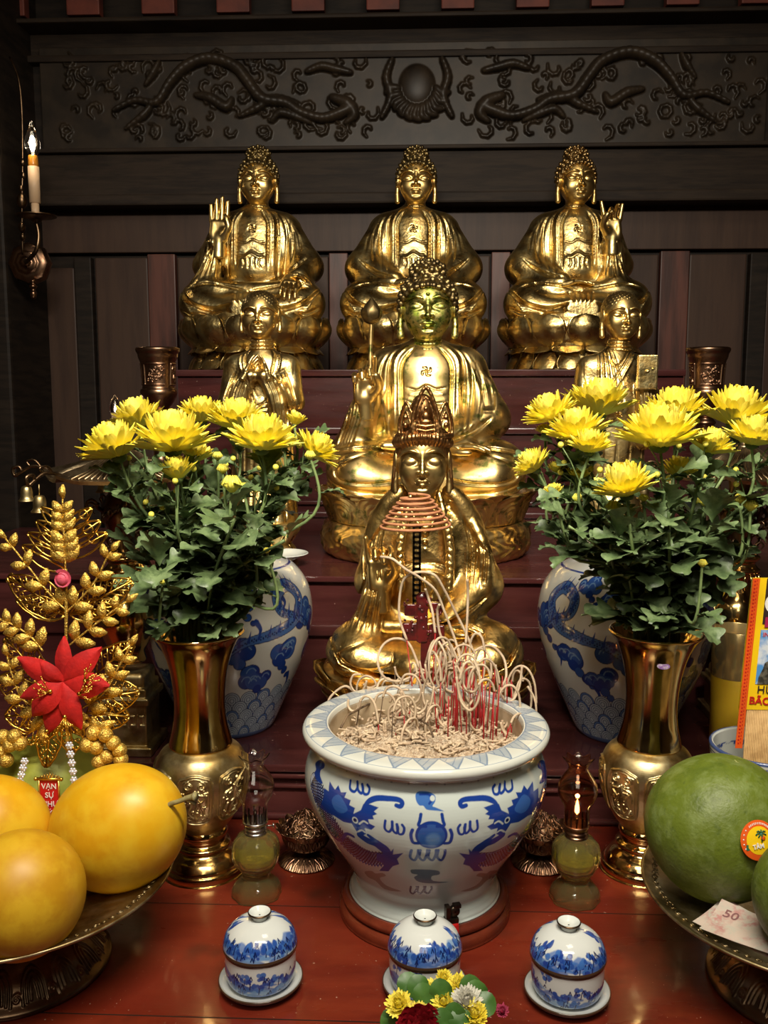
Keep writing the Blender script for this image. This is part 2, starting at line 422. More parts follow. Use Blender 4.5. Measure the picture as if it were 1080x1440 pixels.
def petal(mb, a0, half, rz, z0, z1, out, tip=0., rim=.9, thick=2.2, nu=14, nv=12, point=.55, ey=1., bulge=1.):
    """one lotus petal wrapped round the pedestal: z0 root, z1 tip"""
    V = []; F = []
    for side in (0, 1):
        for j in range(nv + 1):
            v = j / nv
            w = (math.sin(PI * (.18 + .82 * v)) ** .45 if v < .9 else math.sin(PI * (.18 + .82 * v)) ** .6) if v < 1 else 0
            w = min(1, .75 + .5 * v) if v < .5 else (max(0, 1 - ((v - .5) / .5) ** 2.6)) ** point
            for i in range(nu + 1):
                u = -1 + 2 * i / nu
                zz = z0 + (z1 - z0) * v; r = rz(v)
                d = out * (1 - abs(u) ** 2.2) * math.sin(PI * min(1, v * .8 + .12)) * bulge
                e = max(abs(u), (v - .35) / .65 if v > .35 else 0)
                d += rim * math.exp(-((e - .93) / .07) ** 2) + tip * v ** 4
                rr = r + d - (thick if side else 0); a = a0 + half * w * u
                V.append((rr * math.sin(a), -rr * math.cos(a) * ey, zz))
    n1 = nu + 1; o = (nv + 1) * n1
    for j in range(nv):
        for i in range(nu):
            q = [j * n1 + i, j * n1 + i + 1, (j + 1) * n1 + i + 1, (j + 1) * n1 + i]; F.append(q); F.append([o + k for k in reversed(q)])
    for j in range(nv):
        for i in (0, nu):
            a, b = j * n1 + i, (j + 1) * n1 + i; F.append([a, b, o + b, o + a] if i else [b, a, o + a, o + b])
    for i in range(nu): F.append([i + 1, i, o + i, o + i + 1])
    mb.add(V, F)
def robe_common(F, arms=True):
    F.ell((0, 12, 188), (47, 32, 46)); F.cap((-36, 16, 207), (36, 16, 207), 20, 20, 14)
    F.cap((0, 14, 215), (0, 14, 236), 24, 13, 10)
    F.ell((0, 8, 148), (46, 36, 42), 16)
    F.ell((0, -2, 92), (82, 58, 26), 10)
    for s in (-1, 1):
        F.cap((s * 18, 12, 102), (s * 66, -26, 97), 32, 30, 12)
        F.ell((s * 68, -26, 92), (30, 36, 27), 14)
        F.cap((s * 62, -48, 84), (-s * 10, -62, 82), 20, 17, 12)
def leg_folds(F):
    for s in (-1, 1):
        for i in range(7):
            o = i * 6.5
            F.fold([(s * (95 - o * .5), 112 - o * 1.0), (s * (78 - o * .4), 94 - o * .5), (s * (46 - o * .2), 84 - o * .15), (s * 13, 92 - o * .4)], 1.9, 3.6, yhi=10)
            F.fold([(s * (95 - o * .5), 108 - o * 1.0), (s * (78 - o * .4), 90.5 - o * .5), (s * (46 - o * .2), 80.5 - o * .15), (s * 13, 88 - o * .4)], 1.5, -1.8, yhi=10)
        F.fold([(s * 96, 88), (s * 72, 75), (s * 30, 69), (s * 4, 69)], 1.8, 2.4, yhi=10)
    for x in (-16, -8, 0, 8, 16): F.fold([(x, 106), (x * .6, 86), (x * .9, 66)], 1.7, 2.6)
def chest_detail(F, emblem=True, w=21):
    for s in (-1, 1):
        F.fold([(s * 11, 226), (s * w, 208), (s * (w + 1), 180), (s * w, 142)], 1.5, 2.4)
        F.fold([(s * 17, 229), (s * (w + 7), 212), (s * (w + 8), 180), (s * (w + 8), 138)], 1.3, -1.3)
        F.fold([(s * 23, 228), (s * (w + 12), 212), (s * (w + 14), 180), (s * (w + 12), 128)], 1.5, 1.8)
        F.fold([(s * 34, 224), (s * 44, 205), (s * 46, 175), (s * 40, 130)], 1.7, 1.7)
        F.fold([(s * 42, 220), (s * 53, 200), (s * 56, 175), (s * 52, 145)], 1.7, 1.5)
        F.fold([(s * 50, 214), (s * 62, 190), (s * 66, 165)], 1.6, 1.4)
    F.fold([(-20, 182), (-9, 179), (0, 184), (10, 180), (20, 182)], 1.2, 1.3)
    F.fold([(-20, 176), (-9, 173), (0, 178), (10, 174), (20, 176)], 1.2, -.9)
    F.fold([(-20, 168), (-10, 164), (0, 171), (10, 165), (20, 167)], 1.3, 1.6)
    F.fold([(-20, 160), (-10, 158), (0, 163), (10, 158), (20, 160)], 1.4, -1.2)
    for x in (-12, -4, 4, 12): F.fold([(x, 158), (x * .8, 150), (x * 1.1, 143)], 1.1, 1.3, sm=3)
    if emblem:
        e = 4.2; c = 199
        for pts in ([(-e, c - e), (-e, c), (e, c), (e, c + e)], [(-e, c + e), (0, c + e), (0, c - e), (e, c - e)]):
            for i in range(3): F.fold([pts[i], pts[i + 1]], .8, 1.3, sm=0, prof='e')
def sleeve(F, s, sh, el, wr, r=(19, 24, 15), k=12):
    F.cap(sh, el, r[0], r[1], k); F.cap(el, wr, r[1] * .9, r[2], k)
def drape_sleeve(F, s, wr, lap):
    """wide sleeve hanging from a raised forearm to the knee"""
    F.chain([wr, ((wr[0] + lap[0]) / 2, (wr[1] + lap[1]) / 2 + 4, (wr[2] + lap[2]) / 2), lap], [11, 13, 20], 8, flat=(1, .8))
    for i, d in enumerate((-9, -2, 5, 11)):
        F.fold([(wr[0] + d * .5, wr[2] - 2), (wr[0] * .6 + lap[0] * .4 + d * .9, (wr[2] + lap[2]) / 2), (lap[0] + d * 1.6, lap[2] + 2)], 1.5, 1.9 if i % 2 else 1.5, yhi=20)
def crop_bottom(F, z0): F.cut(lambda x, y, z: z0 - z + 0 * x + 0 * y)
def tall_lotus(parent, m, n=13, r=104):
    """bulbous double lotus seat, 0..74 high"""
    b = MB(); b.lathe(sprof([(84, 0), (84, 3), (76, 12), (72, 20), (78, 27), (90, 36), (97, 50), (98, 62), (92, 70), (60, 73), (0.1, 73)], 4), 64)
    base = b.build('lotus_pedestal', m, parent)
    for ring in range(2):
        for i in range(n):
            a = 2 * PI * (i + .5 * ring) / n
            p = MB()
            petal(p, a, PI / n * (.99 if ring == 0 else 1.0), lambda v: (r - 24 + 22 * math.sin(min(1, v * 1.25) * PI / 2)) if ring == 0 else (r - 18 + 11 * math.sin(v * PI / 2)), 28, 75 if ring == 0 else 78, 8 if ring == 0 else 2, tip=-3, rim=3.0, point=.42)
            p.build('lotus_petal', m, base)
    for i in range(n + 3):
        a = 2 * PI * (i + .5) / (n + 3); p = MB()
        petal(p, a, PI / (n + 3) * 1.0, lambda v: 80 + 13 * v ** 1.1, 25, 0, 5, tip=0, rim=1.5, point=.22)
        p.build('lotus_petal', m, base)
    b = MB()                                                            # turned-over lip petals below the big ones
    for i in range(n):
        a = 2 * PI * (i + .5) / n
        petal(b, a, PI / n * .98, lambda v: 84 + 9 * v, 26 + 10, 23, 2, tip=2, rim=1, point=.6, nv=6)
    b.build('lotus_lip', m, base)
    return base
def place_statue(name, cx, base_y, Y, W, Hpx, top_y, label, cat='statue', group=None, zbase=None):
    p = at(cx, base_y, Y)
    if zbase is not None: p = Vector((p.x, Y, zbase))
    q = at(cx, top_y, Y)
    sx = ppm(p)                       # metres per px
    sz = (q.z - p.z) / Hpx
    o = empty(name, p, 0, label, cat, group); o.scale = (sx * W, (sx * W + sz) / 2, sz)
    return o
def top_buddha(kind, cx, label, m, mhair, zb):
    root = place_statue('seated_buddha_statue', cx, 520, 2.79, 1.0, 316, 204, label, 'statue', None, zb)
    F = SDF((-104, -76, 60), (104, 58, 242), 1.05)
    robe_common(F)
    if kind == 'left':
        sleeve(F, -1, (-46, 16, 200), (-66, 4, 150), (-50, -24, 178), (18, 20, 12)); drape_sleeve(F, -1, (-49, -26, 176), (-62, -24, 122))
        sleeve(F, 1, (46, 16, 200), (70, 4, 148), (64, -34, 128), (18, 24, 16))
        F.chain([(50, -50, 126), (66, -56, 130), (80, -44, 120), (88, -36, 90)], [3, 3, 3, 3], 2, sm=4)
    elif kind == 'middle':
        for s in (-1, 1): sleeve(F, s, (s * 46, 16, 200), (s * 68, 0, 146), (s * 26, -42, 124), (18, 26, 15))
    else:
        sleeve(F, 1, (46, 16, 200), (60, 6, 150), (46, -22, 178), (18, 19, 12)); drape_sleeve(F, 1, (45, -24, 176), (50, -24, 124))
        sleeve(F, -1, (-46, 16, 200), (-70, 0, 146), (-26, -42, 122), (18, 26, 15))
    F.cap((-44, -42, 114), (44, -42, 114), 9, 9, 14)
    leg_folds(F); chest_detail(F)
    for s in (-1, 1):
        if (kind == 'left' and s < 0) or (kind == 'right' and s > 0): continue
        for i in range(4): F.fold([(s * (76 - i * 6), 158 - i * 4), (s * (60 - i * 5), 142 - i * 4), (s * (34 - i * 4), 130 - i)], 1.7, 1.7)
    F.fold([(-84, 112), (-60, 120), (-30, 116), (0, 108)], 1.6, 1.8); F.fold([(84, 112), (60, 118), (30, 114), (0, 108)], 1.6, 1.8)
    crop_bottom(F, 66)
    F.build('robed_body', m, None, root)
    hz = 267; yaw = {'left': 0, 'middle': 0, 'right': 9}[kind]; hx = {'left': 6, 'middle': 3, 'right': -1}[kind]
    head_part('head', 'buddha', root, (hx, 4, hz), 24.5, M['gold_face'], (0, 0, yaw))
    hair_part('hair', 'curls', root, (hx, 4, hz), 24.5, mhair, (0, 0, yaw), cr=.11, n=170)
    if kind == 'left':
        hand_part(root, (-43, -32, 180), 27.5, (-4, 2, 0), [.03, .03, .03, .03], m, side=1, thumb='side', spread=.03)
        hand_part(root, (58, -44, 128), 23, (118, 6, 0), [.3, .3, .3, .3], m, side=1, thumb='side')
    elif kind == 'middle':
        for s in (-1, 1): hand_part(root, (s * 24, -48, 120), 20, (80, 0, -s * 70), [.2, .2, .2, .2], m, side=-s, thumb='out')
    else:
        hand_part(root, (44, -32, 182), 26, (-2, -2, 0), [.02, .5, .75, .02], m, side=-1, thumb='in', spread=.12)
        hand_part(root, (-24, -48, 118), 20, (80, 0, 70), [.2, .2, .2, .2], m, side=1, thumb='out')
    tall_lotus(root, m)
    return root
def ring_lotus(parent, m, ztop=72, r=110, n=14):
    """two tier seat: carved drum below, flared pointed petals above"""
    F = SDF((-114, -114, -1), (114, 114, 76), 1.2)
    F.cut(lambda x, y, z: z * 0 + 1e3); F.f[:] = 40
    x, y, z = F.ax[0][:, None, None], F.ax[1][None, :, None], F.ax[2][None, None, :]
    rr = np.sqrt(x * x + y * y); th = np.arctan2(x, -y)
    sc = .9 * np.sin(th * 36 + 2.2 * np.sin(z * .32)) * np.sin(z * .42 + 1.3 * np.sin(th * 18)) + .8 * np.sin(th * 18 + z * .2)
    prof = 97 + 10.5 * np.sqrt(np.clip(1 - ((z - 19) / 19.5) ** 2, 0, 1))
    d = np.maximum(rr - prof - sc * .9, np.maximum(-z, z - 39)) * .8
    prof2 = 95 + 8 * np.clip((z - 38) / 34, 0, 1)
    d = np.minimum(d, np.maximum(rr - prof2, np.maximum(36 - z, z - 70)) * .8)
    F.f[:] = d
    base = F.build('lotus_pedestal', None, m, parent)
    for ring in range(2):
        for i in range(n):
            a = 2 * PI * (i + .5 * ring) / n; p = MB()
            petal(p, a, PI / n * 1.02, lambda v: 98 + 11 * v ** 2 - 3 * ring * 0, 39, ztop + (2 if ring else 0), 4.5 if ring == 0 else 1.5, tip=3.5, rim=1.6, point=.5, nu=26, nv=20)
            V = []
            for vx in p.V:                                              # carved scrolls on the petal face
                th = math.atan2(vx[0], -vx[1]) - a; th = (th + PI) % (2 * PI) - PI; q = vx[2] - 52; u = th * 104
                k = .8 * math.sin(math.hypot(u, q) * 1.15 + math.atan2(q, abs(u) + .1) * 2) * (1 if math.hypot(u, q) < 17 else .2)
                h = math.hypot(vx[0], vx[1]); f = (h + k) / h; V.append((vx[0] * f, vx[1] * f, vx[2]))
            p.V = V; p.build('lotus_petal', m, base)
    return base
def middle_buddha(m, mhead, mhair, label):
    root = place_statue('seated_buddha_statue', 598, 800, 2.13, 1.36, 316, 369, label, 'statue', None, .3305)
    F = SDF((-106, -78, 60), (106, 58, 242), .85)
    robe_common(F)
    sleeve(F, -1, (-44, 16, 200), (-60, 0, 152), (-55, -28, 178), (18, 18, 10))
    F.chain([(-54, -28, 176), (-64, -26, 150), (-72, -18, 120), (-84, -14, 106)], [9, 13, 17, 14], 8, sm=3)
    sleeve(F, 1, (44, 16, 200), (62, 0, 148), (22, -42, 122), (18, 22, 14))
    F.cap((-40, -44, 120), (44, -44, 120), 6, 6, 5)
    for s in (-1, 1):
        F.fold([(s * 60, 112), (s * 86, 100), (s * 84, 86), (s * 55, 82), (s * 24, 88), (s * 20, 102)], 1.3, 2.0, yhi=10)
        F.fold([(s * 100, 96), (s * 92, 82), (s * 60, 73), (s * 20, 73), (0, 76)], 1.7, 2.0, yhi=10)
        F.fold([(s * 92, 112), (s * 60, 118), (s * 20, 112)], 1.6, 2.2, yhi=10)
        F.fold([(s * 103, 86), (s * 90, 72), (s * 50, 68), (s * 10, 68)], 1.5, -2)
    for i in range(5):
        F.fold([(64 - i * 7, 150 - i * 3), (48 - i * 7, 136 - i * 3), (22 - i * 4, 124 - i)], 1.7, 2.2)
        F.fold([(-60 - i * 4, 172 - i * 3), (-66 - i * 3, 146), (-76 - i * 3, 116)], 1.4, 1.9, yhi=30)
        F.fold([(52 + i * 5 - 8, 212 - i * 6), (64 + i * 3 - 8, 180), (66 + i * 2 - 8, 156)], 1.5, 2)
    chest_detail(F, True, 24); crop_bottom(F, 66)
    F.build('robed_body', None, m, root)
    head_part('head', 'green', root, (1, 2, 267), 26, mhead, vox=.025)
    hair_part('hair', 'curls', root, (1, 2, 267), 26, mhair, cr=.125, n=150)
    hand_part(root, (-60, -37, 168), 24, (4, -3, 10), [1.0, .9, .8, .15], m, side=1, thumb='in')
    hand_part(root, (22, -48, 118), 20, (80, 0, 70), [.2, .2, .2, .2], m, side=-1, thumb='out')
    b = MB(); b.tube(crm([(-53, -46, 186), (-54, -45, 200), (-54, -44, 222), (-53, -44, 252)], 5), [2.2, 2.1, 2.0, 2.0] * 4, 8)
    st = b.build('lotus_stem', m, root)
    b = MB(); b.lathe(sprof([(.1, -2), (6, 0), (9.2, 6), (9, 13), (5, 20), (.1, 26)], 4), 20, (-53, -44, 249))
    for i in range(6):
        a = i * PI / 3 + .3
        b.add([( -53 + (9.6 + e) * math.sin(a + u * .45 * w), -44 - (9.6 + e) * math.cos(a + u * .45 * w), 250 + z) for z, w, e in ((0, .6, -3.4), (5, 1, .6), (11, .8, .9), (16, .1, -1.2)) for u in (-1, 0, 1)], [[j * 3 + i2, j * 3 + i2 + 1, j * 3 + i2 + 4, j * 3 + i2 + 3] for j in range(3) for i2 in range(2)])
    b.build('lotus_bud', mhair, st)
    ring_lotus(root, m)
    return root
def open_lotus(parent, m, n=11):
    b = MB(); b.lathe(sprof([(92, 0), (94, 6), (88, 16), (82, 26), (90, 36), (98, 44), (103, 52), (100, 60), (102, 66), (96, 70), (.1, 70)], 4), 72)
    base = b.build('lotus_pedestal', m, parent)
    for ring in range(3):
        for i in range(n):
            a = 2 * PI * (i + .5 * (ring % 2)) / n; p = MB()
            z1 = (66, 72, 54)[ring]; z0 = (34, 40, 26)[ring]; R1 = (116, 109, 108)[ring]
            petal(p, a, PI / n * (1.05, .9, 1.0)[ring], lambda v: 90 + (R1 - 90) * v ** 1.1, z0, z1, 3.5, tip=3, rim=1.3, point=.62, nu=16, nv=12)
            p.build('lotus_petal', m, base)
    for i in range(n):
        a = 2 * PI * (i + .5) / n; p = MB(); petal(p, a, PI / n, lambda v: 86 + 12 * v, 26, 2, 3, rim=1, point=.4); p.build('lotus_petal', m, base)
    return base
def guanyin(m, mhead, mcrown, label):
    root = place_statue("crowned_bodhisattva_statue", 596, 1030, 1.585, 1.33, 332, 548, label, 'statue', None, .098)
    F = SDF((-106, -80, 60), (106, 58, 250), .8)
    F.ell((0, 12, 188), (42, 30, 46)); F.cap((-33, 14, 208), (33, 14, 208), 18, 18, 14); F.cap((0, 12, 214), (0, 12, 236), 24, 14, 10)
    F.ell((0, 8, 148), (42, 34, 42), 16); F.ell((0, -2, 90), (78, 56, 24), 10)
    for s in (-1, 1):
        F.cap((s * 18, 12, 100), (s * 66, -26, 92), 30, 25, 12); F.ell((s * 68, -26, 88), (32, 38, 23), 12); F.cap((s * 62, -48, 82), (-s * 10, -62, 80), 18, 15, 12)
        F.chain([(s * 24, 0, 236), (s * 38, 2, 222), (s * 48, 4, 200), (s * 54, 2, 176)], [7, 9, 9, 7], 6, sm=3)      # mantle rolls
    sleeve(F, -1, (-42, 12, 200), (-54, 0, 150), (-46, -26, 162), (17, 17, 11))
    F.chain([(-46, -26, 160), (-50, -24, 136), (-56, -18, 112)], [11, 14, 20], 8, flat=(1, .85))
    sleeve(F, 1, (42, 12, 200), (58, 2, 146), (24, -42, 118), (17, 22, 14))
    F.chain([(50, -6, 206), (60, -12, 180), (62, -14, 150), (56, -14, 140)], [5, 8, 9, 3], 4, sm=3)                    # scarf end
    F.cap((-38, -44, 116), (40, -44, 116), 6, 6, 5)
    for s in (-1, 1):
        F.chain([(s * 14, -16, 236), (s * 20, -24, 212), (s * 25, -28, 185), (s * 24, -32, 150)], [2.5, 4, 4.5, 4.5], 2, sm=3)   # collar bands
        for k in range(14):
            z = 150 + k * 6; x = 24 + 1 * math.sin(k); F.fold([(s * (x - 3), z), (s * x, z + 2.6), (s * (x + 3), z)], .7, 1.1, sm=0); 
        for i in range(7):
            o = i * 6
            F.fold([(s * (97 - o * .5), 106 - o), (s * (80 - o * .5), 88 - o * .4), (s * (52 - o * .4), 78 - o * .1), (s * (20), 76 + 0 * o)], 1.6, 2.2, yhi=10)
        F.fold([(s * 54, 106), (s * 80, 96), (s * 82, 86), (s * 60, 80), (s * 34, 86), (s * 30, 98)], 1.2, 1.7, yhi=10)
        for i in range(5):
            F.fold([(s * (38 + i * 5), 214 - i * 7), (s * (46 + i * 4), 186 - i * 2), (s * (44 + i * 4), 150)], 1.4, 1.9)
    for i in range(6):
        F.fold([(64 - i * 7, 142 - i * 3), (46 - i * 7, 130 - i * 3), (16 - i * 4, 120 - i)], 1.6, 2.2)
        F.fold([(-40 - i * 4, 156), (-42 - i * 5, 136), (-44 - i * 7, 112)], 1.3, 1.9, yhi=30)
    F.chain([(-16, -20, 226), (-9, -25, 212), (0, -26, 206), (9, -25, 212), (16, -20, 226)], 1.6, 1, sm=4)             # necklace
    for p in ((0, 199, 3.2), (0, 191, 2.4), (-7, 205, 2), (7, 205, 2), (-12, 213, 1.6), (12, 213, 1.6), (0, 184, 1.8)):
        F.ell((p[0], 20 - math.sqrt(max(0, 1 - ((p[1] - 188) / 46) ** 2)) * 36 * 1.03 - 1.5, p[1]), p[2], 1)
    F.fold([(-22, 168), (-8, 172), (8, 172), (22, 168)], 1.6, 2); F.fold([(-22, 160), (-8, 164), (8, 164), (22, 160)], 1.6, -2.2)
    F.fold([(0, 160), (-9, 152), (-4, 140)], 1.5, 2); F.fold([(0, 160), (10, 150), (6, 138)], 1.5, 2); F.fold([(-3, 158), (0, 146), (-1, 132)], 1.5, -2)
    crop_bottom(F, 66)
    F.build('robed_body', None, m, root)
    head_part('head', 'smooth', root, (-3, -4, 266), 26, mhead, vox=.025)
    hair_part('hair', 'strands', root, (-3, -4, 266), 26, mcrown)
    # crown: tall fretted front leaf with a tiny seated figure, two side leaves
    F = SDF((-30, -34, 284), (30, 6, 340), .55)
    def arcpt(x, z): return (x, -4 - 25 * math.sqrt(max(0, 1 - (x / 29) ** 2)), z)
    def leaf(x0, w, z0, z1, r=1.5):
        F.chain([arcpt(x0 - w, z0), arcpt(x0 - w * 1.05, z0 + (z1 - z0) * .35), arcpt(x0 - w * .6, z0 + (z1 - z0) * .75), arcpt(x0, z1), arcpt(x0 + w * .6, z0 + (z1 - z0) * .75), arcpt(x0 + w * 1.05, z0 + (z1 - z0) * .35), arcpt(x0 + w, z0)], r, .8, sm=3)
    leaf(0, 12, 290, 334, 1.9); leaf(0, 8.5, 292, 325, 1.2); leaf(-19, 7, 290, 320); leaf(19, 7, 290, 320); leaf(-19, 4, 290, 312, 1); leaf(19, 4, 290, 312, 1)
    F.chain([arcpt(x, 290) for x in (-26, -18, -9, 0, 9, 18, 26)], 2.4, 1, sm=3)
    for z in (292, 296, 300): F.chain([arcpt(-7, z), arcpt(0, z - 1.2), arcpt(7, z)], 1.1, .5)
    c = arcpt(0, 0)[1]
    F.ell((0, c, 303), (6, 3, 2.5), 1); F.ell((0, c, 308), (3.6, 2.6, 4.5), 1); F.ell((0, c, 315), 2.3, .6)
    for s in (-1, 1):
        for p in ((20, 300), (20, 307), (14, 298)): q = arcpt(s * p[0], p[1]); F.ell(q, 2.6, .8)
    F.build('crown', None, mcrown, root)
    hand_part(root, (-44, -33, 150), 27, (-4, -4, 6), [.05, .8, .95, .7], m, side=1, thumb='in')
    hand_part(root, (22, -46, 116), 18, (80, 0, 70), [.2, .2, .2, .2], m, side=-1, thumb='out')
    open_lotus(root, m)
    return root
def disciple(kind, cx, m, label, Y=2.02):
    root = place_statue('standing_disciple_statue', cx, 800, Y, 1.0, 398, 403, label, 'statue', None, .3305)
    F = SDF((-60, -48, 50), (60, 44, 332), .9)
    F.ell((0, 6, 262), (42, 26, 48)); F.cap((-34, 8, 286), (34, 8, 286), 15, 15, 14); F.cap((0, 8, 295), (0, 8, 316), 20, 12, 8)
    F.cap((0, 6, 225), (0, 6, 70), 42, 46, 20, flat=(1, 1.35)); F.cap((0, 2, 75), (0, 0, 56), 46, 48, 6, flat=(1, 1.3))
    if kind == 'old':
        for s in (-1, 1):
            sleeve(F, s, (s * 38, 8, 282), (s * 44, -4, 232), (s * 9, -36, 270), (15, 15, 9), 8)
            F.chain([(s * 12, -32, 262), (s * 26, -28, 230), (s * 32, -20, 185)], [7, 11, 12], 8, sm=3)
            for i in range(6): F.fold([(s * (12 + i * 4), 264 + i * 3), (s * (22 + i * 5), 238), (s * (26 + i * 4.4), 190)], 1.3, 1.9, yhi=20)
            F.fold([(s * 14, 312), (s * 20, 296), (s * 16, 270)], 1.4, 2.2); F.fold([(s * 22, 312), (s * 28, 296), (s * 25, 276)], 1.3, -1.5)
            for i in range(4): F.fold([(s * (8 + i * 11), 180), (s * (10 + i * 11), 110), (s * (11 + i * 12), 58)], 1.6, 2)
        F.fold([(-12, 268), (-2, 240), (10, 252)], 1.2, 1.8); F.fold([(-14, 262), (-4, 228), (16, 240)], 1.2, 1.8)
        for i in range(4): F.fold([(-14, 222 - i * 7), (2, 228 - i * 6), (16, 232 - i * 8)], 1.2, 1.7)
    else:
        sleeve(F, -1, (-38, 8, 282), (-44, 0, 232), (-20, -30, 214), (15, 15, 10), 8)
        sleeve(F, 1, (38, 8, 282), (46, -4, 238), (30, -30, 262), (14, 14, 9), 8)
        F.chain([(34, -28, 254), (38, -26, 225), (40, -20, 180)], [9, 12, 14], 8, sm=3)
        for i in range(5):
            F.fold([(-24 + i * 4, 308), (-26 + i * 7, 270), (-24 + i * 8, 225)], 1.3, 1.9)
            F.fold([(28 + i * 5, 250), (30 + i * 5, 225), (28 + i * 6, 180)], 1.3, 1.9, yhi=20)
            F.fold([(-36 + i * 18, 180), (-38 + i * 18, 110), (-40 + i * 20, 58)], 1.6, 2)
        F.fold([(-20, 312), (-2, 284), (18, 312)], 1.5, 2.4); F.fold([(20, 308), (2, 278), (-16, 248)], 1.4, 2.2); F.fold([(26, 306), (8, 274), (-8, 246)], 1.4, -1.6)
    F.build('robed_body', None, m, root)
    hx, hz = (0, 357) if kind == 'old' else (5, 356); yaw = 0 if kind == 'old' else 8
    head_part('head', 'monk' if kind == 'old' else 'smooth', root, (hx, 2, hz), 25, M['gold_face'], (0, 0, yaw), vox=.03)
    hair_part('cropped_hair', 'stubble', root, (hx, 2, hz), 24.8, m, (0, 0, yaw))
    if kind == 'old':
        for s in (-1, 1): hand_part(root, (s * 13, -38, 274), 15, (0, -s * 38, s * -55), [.15] * 4, m, side=-s, thumb='side')
    else:
        hand_part(root, (28, -34, 262), 15, (10, 30, 10), [.4, .5, .6, .8], m, side=-1, thumb='in'); hand_part(root, (-18, -34, 212), 15, (30, 60, 0), [.4, .5, .6, .6], m, side=-1, thumb='in')
        b = MB(); b.box((20, -48, 252), (46, -36, 300), bev=2); b.build('scripture_bundle', m, root)
    b = MB(); b.lathe(sprof([(46, 0), (47, 8), (40, 14), (36, 26), (42, 36), (50, 44), (52, 52), (50, 58), (.1, 58)], 4), 48)
    for i in range(12):
        petal(b, 2 * PI * i / 12, PI / 12, lambda v: 38 + 16 * v, 24, 56, 3, tip=1.5, rim=1, point=.5, nu=8, nv=8)
        petal(b, 2 * PI * i / 12, PI / 12, lambda v: 38 + 9 * v, 24, 4, 3, tip=1.5, rim=1, point=.5, nu=8, nv=8)
    b.build('lotus_pedestal', m, root)
    return root
# ---------------------------------------------------------------- materials
M = {}
M['gold'] = mat('gilt', (.76, .52, .18), rough=.33, metal=1, var=[(.44, .31, .12), (.64, .52, .24)], vs=.03, rvar=.09, bump=.07, bs=.25, bd=.5)
M['gold_face'] = mat('gilt_face', (.74, .52, .19), rough=.36, metal=1, var=(.48, .31, .10), vs=1.3, rvar=.06, vlo=.5, vhi=.7)
M['gold_old'] = mat('old_gilt', (.76, .51, .17), rough=.34, metal=1, var=[(.46, .32, .11), (.36, .25, .10)], vs=.035, rvar=.09, bump=.07, bs=.25, bd=.5, vlo=.45, vhi=.7)
M['gold_dark'] = mat('darkened_gilt', (.30, .19, .06), rough=.36, metal=1, var=(.16, .10, .035), vs=.05, rvar=.08)
M['green_gilt'] = mat('verdigris_gilt', (.75, .54, .22), rough=.36, metal=1, var=[(.46, .36, .12), (.20, .21, .06)], vs=.03, rvar=.1, vlo=.54, vhi=.66)
M['green_head'] = mat('verdigris_face', (.66, .56, .18), rough=.4, metal=1, var=[(.30, .36, .05), (.10, .13, .03)], vs=2.2, rvar=.1, vlo=.48, vhi=.62)
M['gold_head'] = mat('worn_gilt_face', (.62, .44, .17), rough=.38, metal=1, var=[(.40, .27, .10)], vs=1.6, rvar=.08)
M['hair_bronze'] = mat('bronze_hair', (.30, .22, .09), rough=.42, metal=1, var=(.14, .10, .05), vs=3)
M['hair_gold'] = mat('gilt_hair', (.36, .25, .11), rough=.38, metal=1, var=(.24, .14, .05), vs=3)
M['crown'] = mat('copper_crown', (.50, .27, .10), rough=.36, metal=1, var=(.30, .15, .06), vs=.2)
M['brass'] = mat('brass', (.78, .56, .22), rough=.13, metal=1, var=(.55, .36, .13), vs=14, rvar=.06)
M['brass_matte'] = mat('cast_brass', (.66, .54, .28), rough=.40, metal=1, var=(.36, .25, .09), vs=30, rvar=.08)
M['bronze'] = mat('bronze', (.20, .13, .075), rough=.34, metal=1, var=(.09, .055, .03), vs=25)
M['copper'] = mat('antique_copper', (.40, .24, .14), rough=.32, metal=1, var=(.16, .08, .05), vs=60, vlo=.4, vhi=.6)
M['wood_dark'] = mat('dark_wood', (.017, .011, .0075), rough=.6, spec=.25, var=[(.022, .015, .010), (.010, .007, .005)], vs=3, stretch=(1, 1, 6), bump=.15, bs=20)
M['wood_beam'] = mat('beam_wood', (.023, .015, .010), rough=.6, spec=.2, var=[(.014, .0095, .007), (.030, .020, .013)], vs=3, stretch=(1, 1, 9), bump=.2, bs=20)
M['relief'] = mat('carved_wood', (.024, .017, .011), rough=.45, spec=.35, var=[(.014, .010, .007), (.034, .023, .014)], vs=5)
M['wood_red'] = mat('red_stile_wood', (.105, .034, .022), rough=.45, var=(.045, .016, .011), vs=4, stretch=(6, 6, .6), bump=.1, bs=20)
M['wood_brown'] = mat('brown_panel_wood', (.060, .034, .023), rough=.5, spec=.3, var=(.044, .025, .018), vs=4, stretch=(6, 6, .6), bump=.1, bs=20)
M['step'] = mat('step_wood', (.062, .016, .015), rough=.24, var=[(.044, .013, .012), (.075, .021, .019)], vs=3, stretch=(.7, 4, 5), bump=.12, bs=15, rvar=.08, coat=.25)
M['table'] = mat('lacquered_table', (.15, .017, .007), rough=.28, var=[(.11, .013, .006), (.18, .024, .009)], vs=3.2, stretch=(.7, 2.2, 3), bump=.15, bs=30, rvar=.1, coat=.3)
M['stand'] = mat('stand_wood', (.17, .030, .012), rough=.25, var=(.09, .016, .008), vs=12, coat=.3, rvar=.06)
M['picket'] = mat('picket_paint', (.16, .035, .02), rough=.6, var=(.09, .02, .014), vs=8)
M['plaster'] = mat('dark_plaster', (.14, .085, .05), rough=.85, var=(.09, .055, .035), vs=3)
M['floor'] = mat('floor_tile', (.10, .05, .03), rough=.4, var=(.06, .03, .02), vs=4)
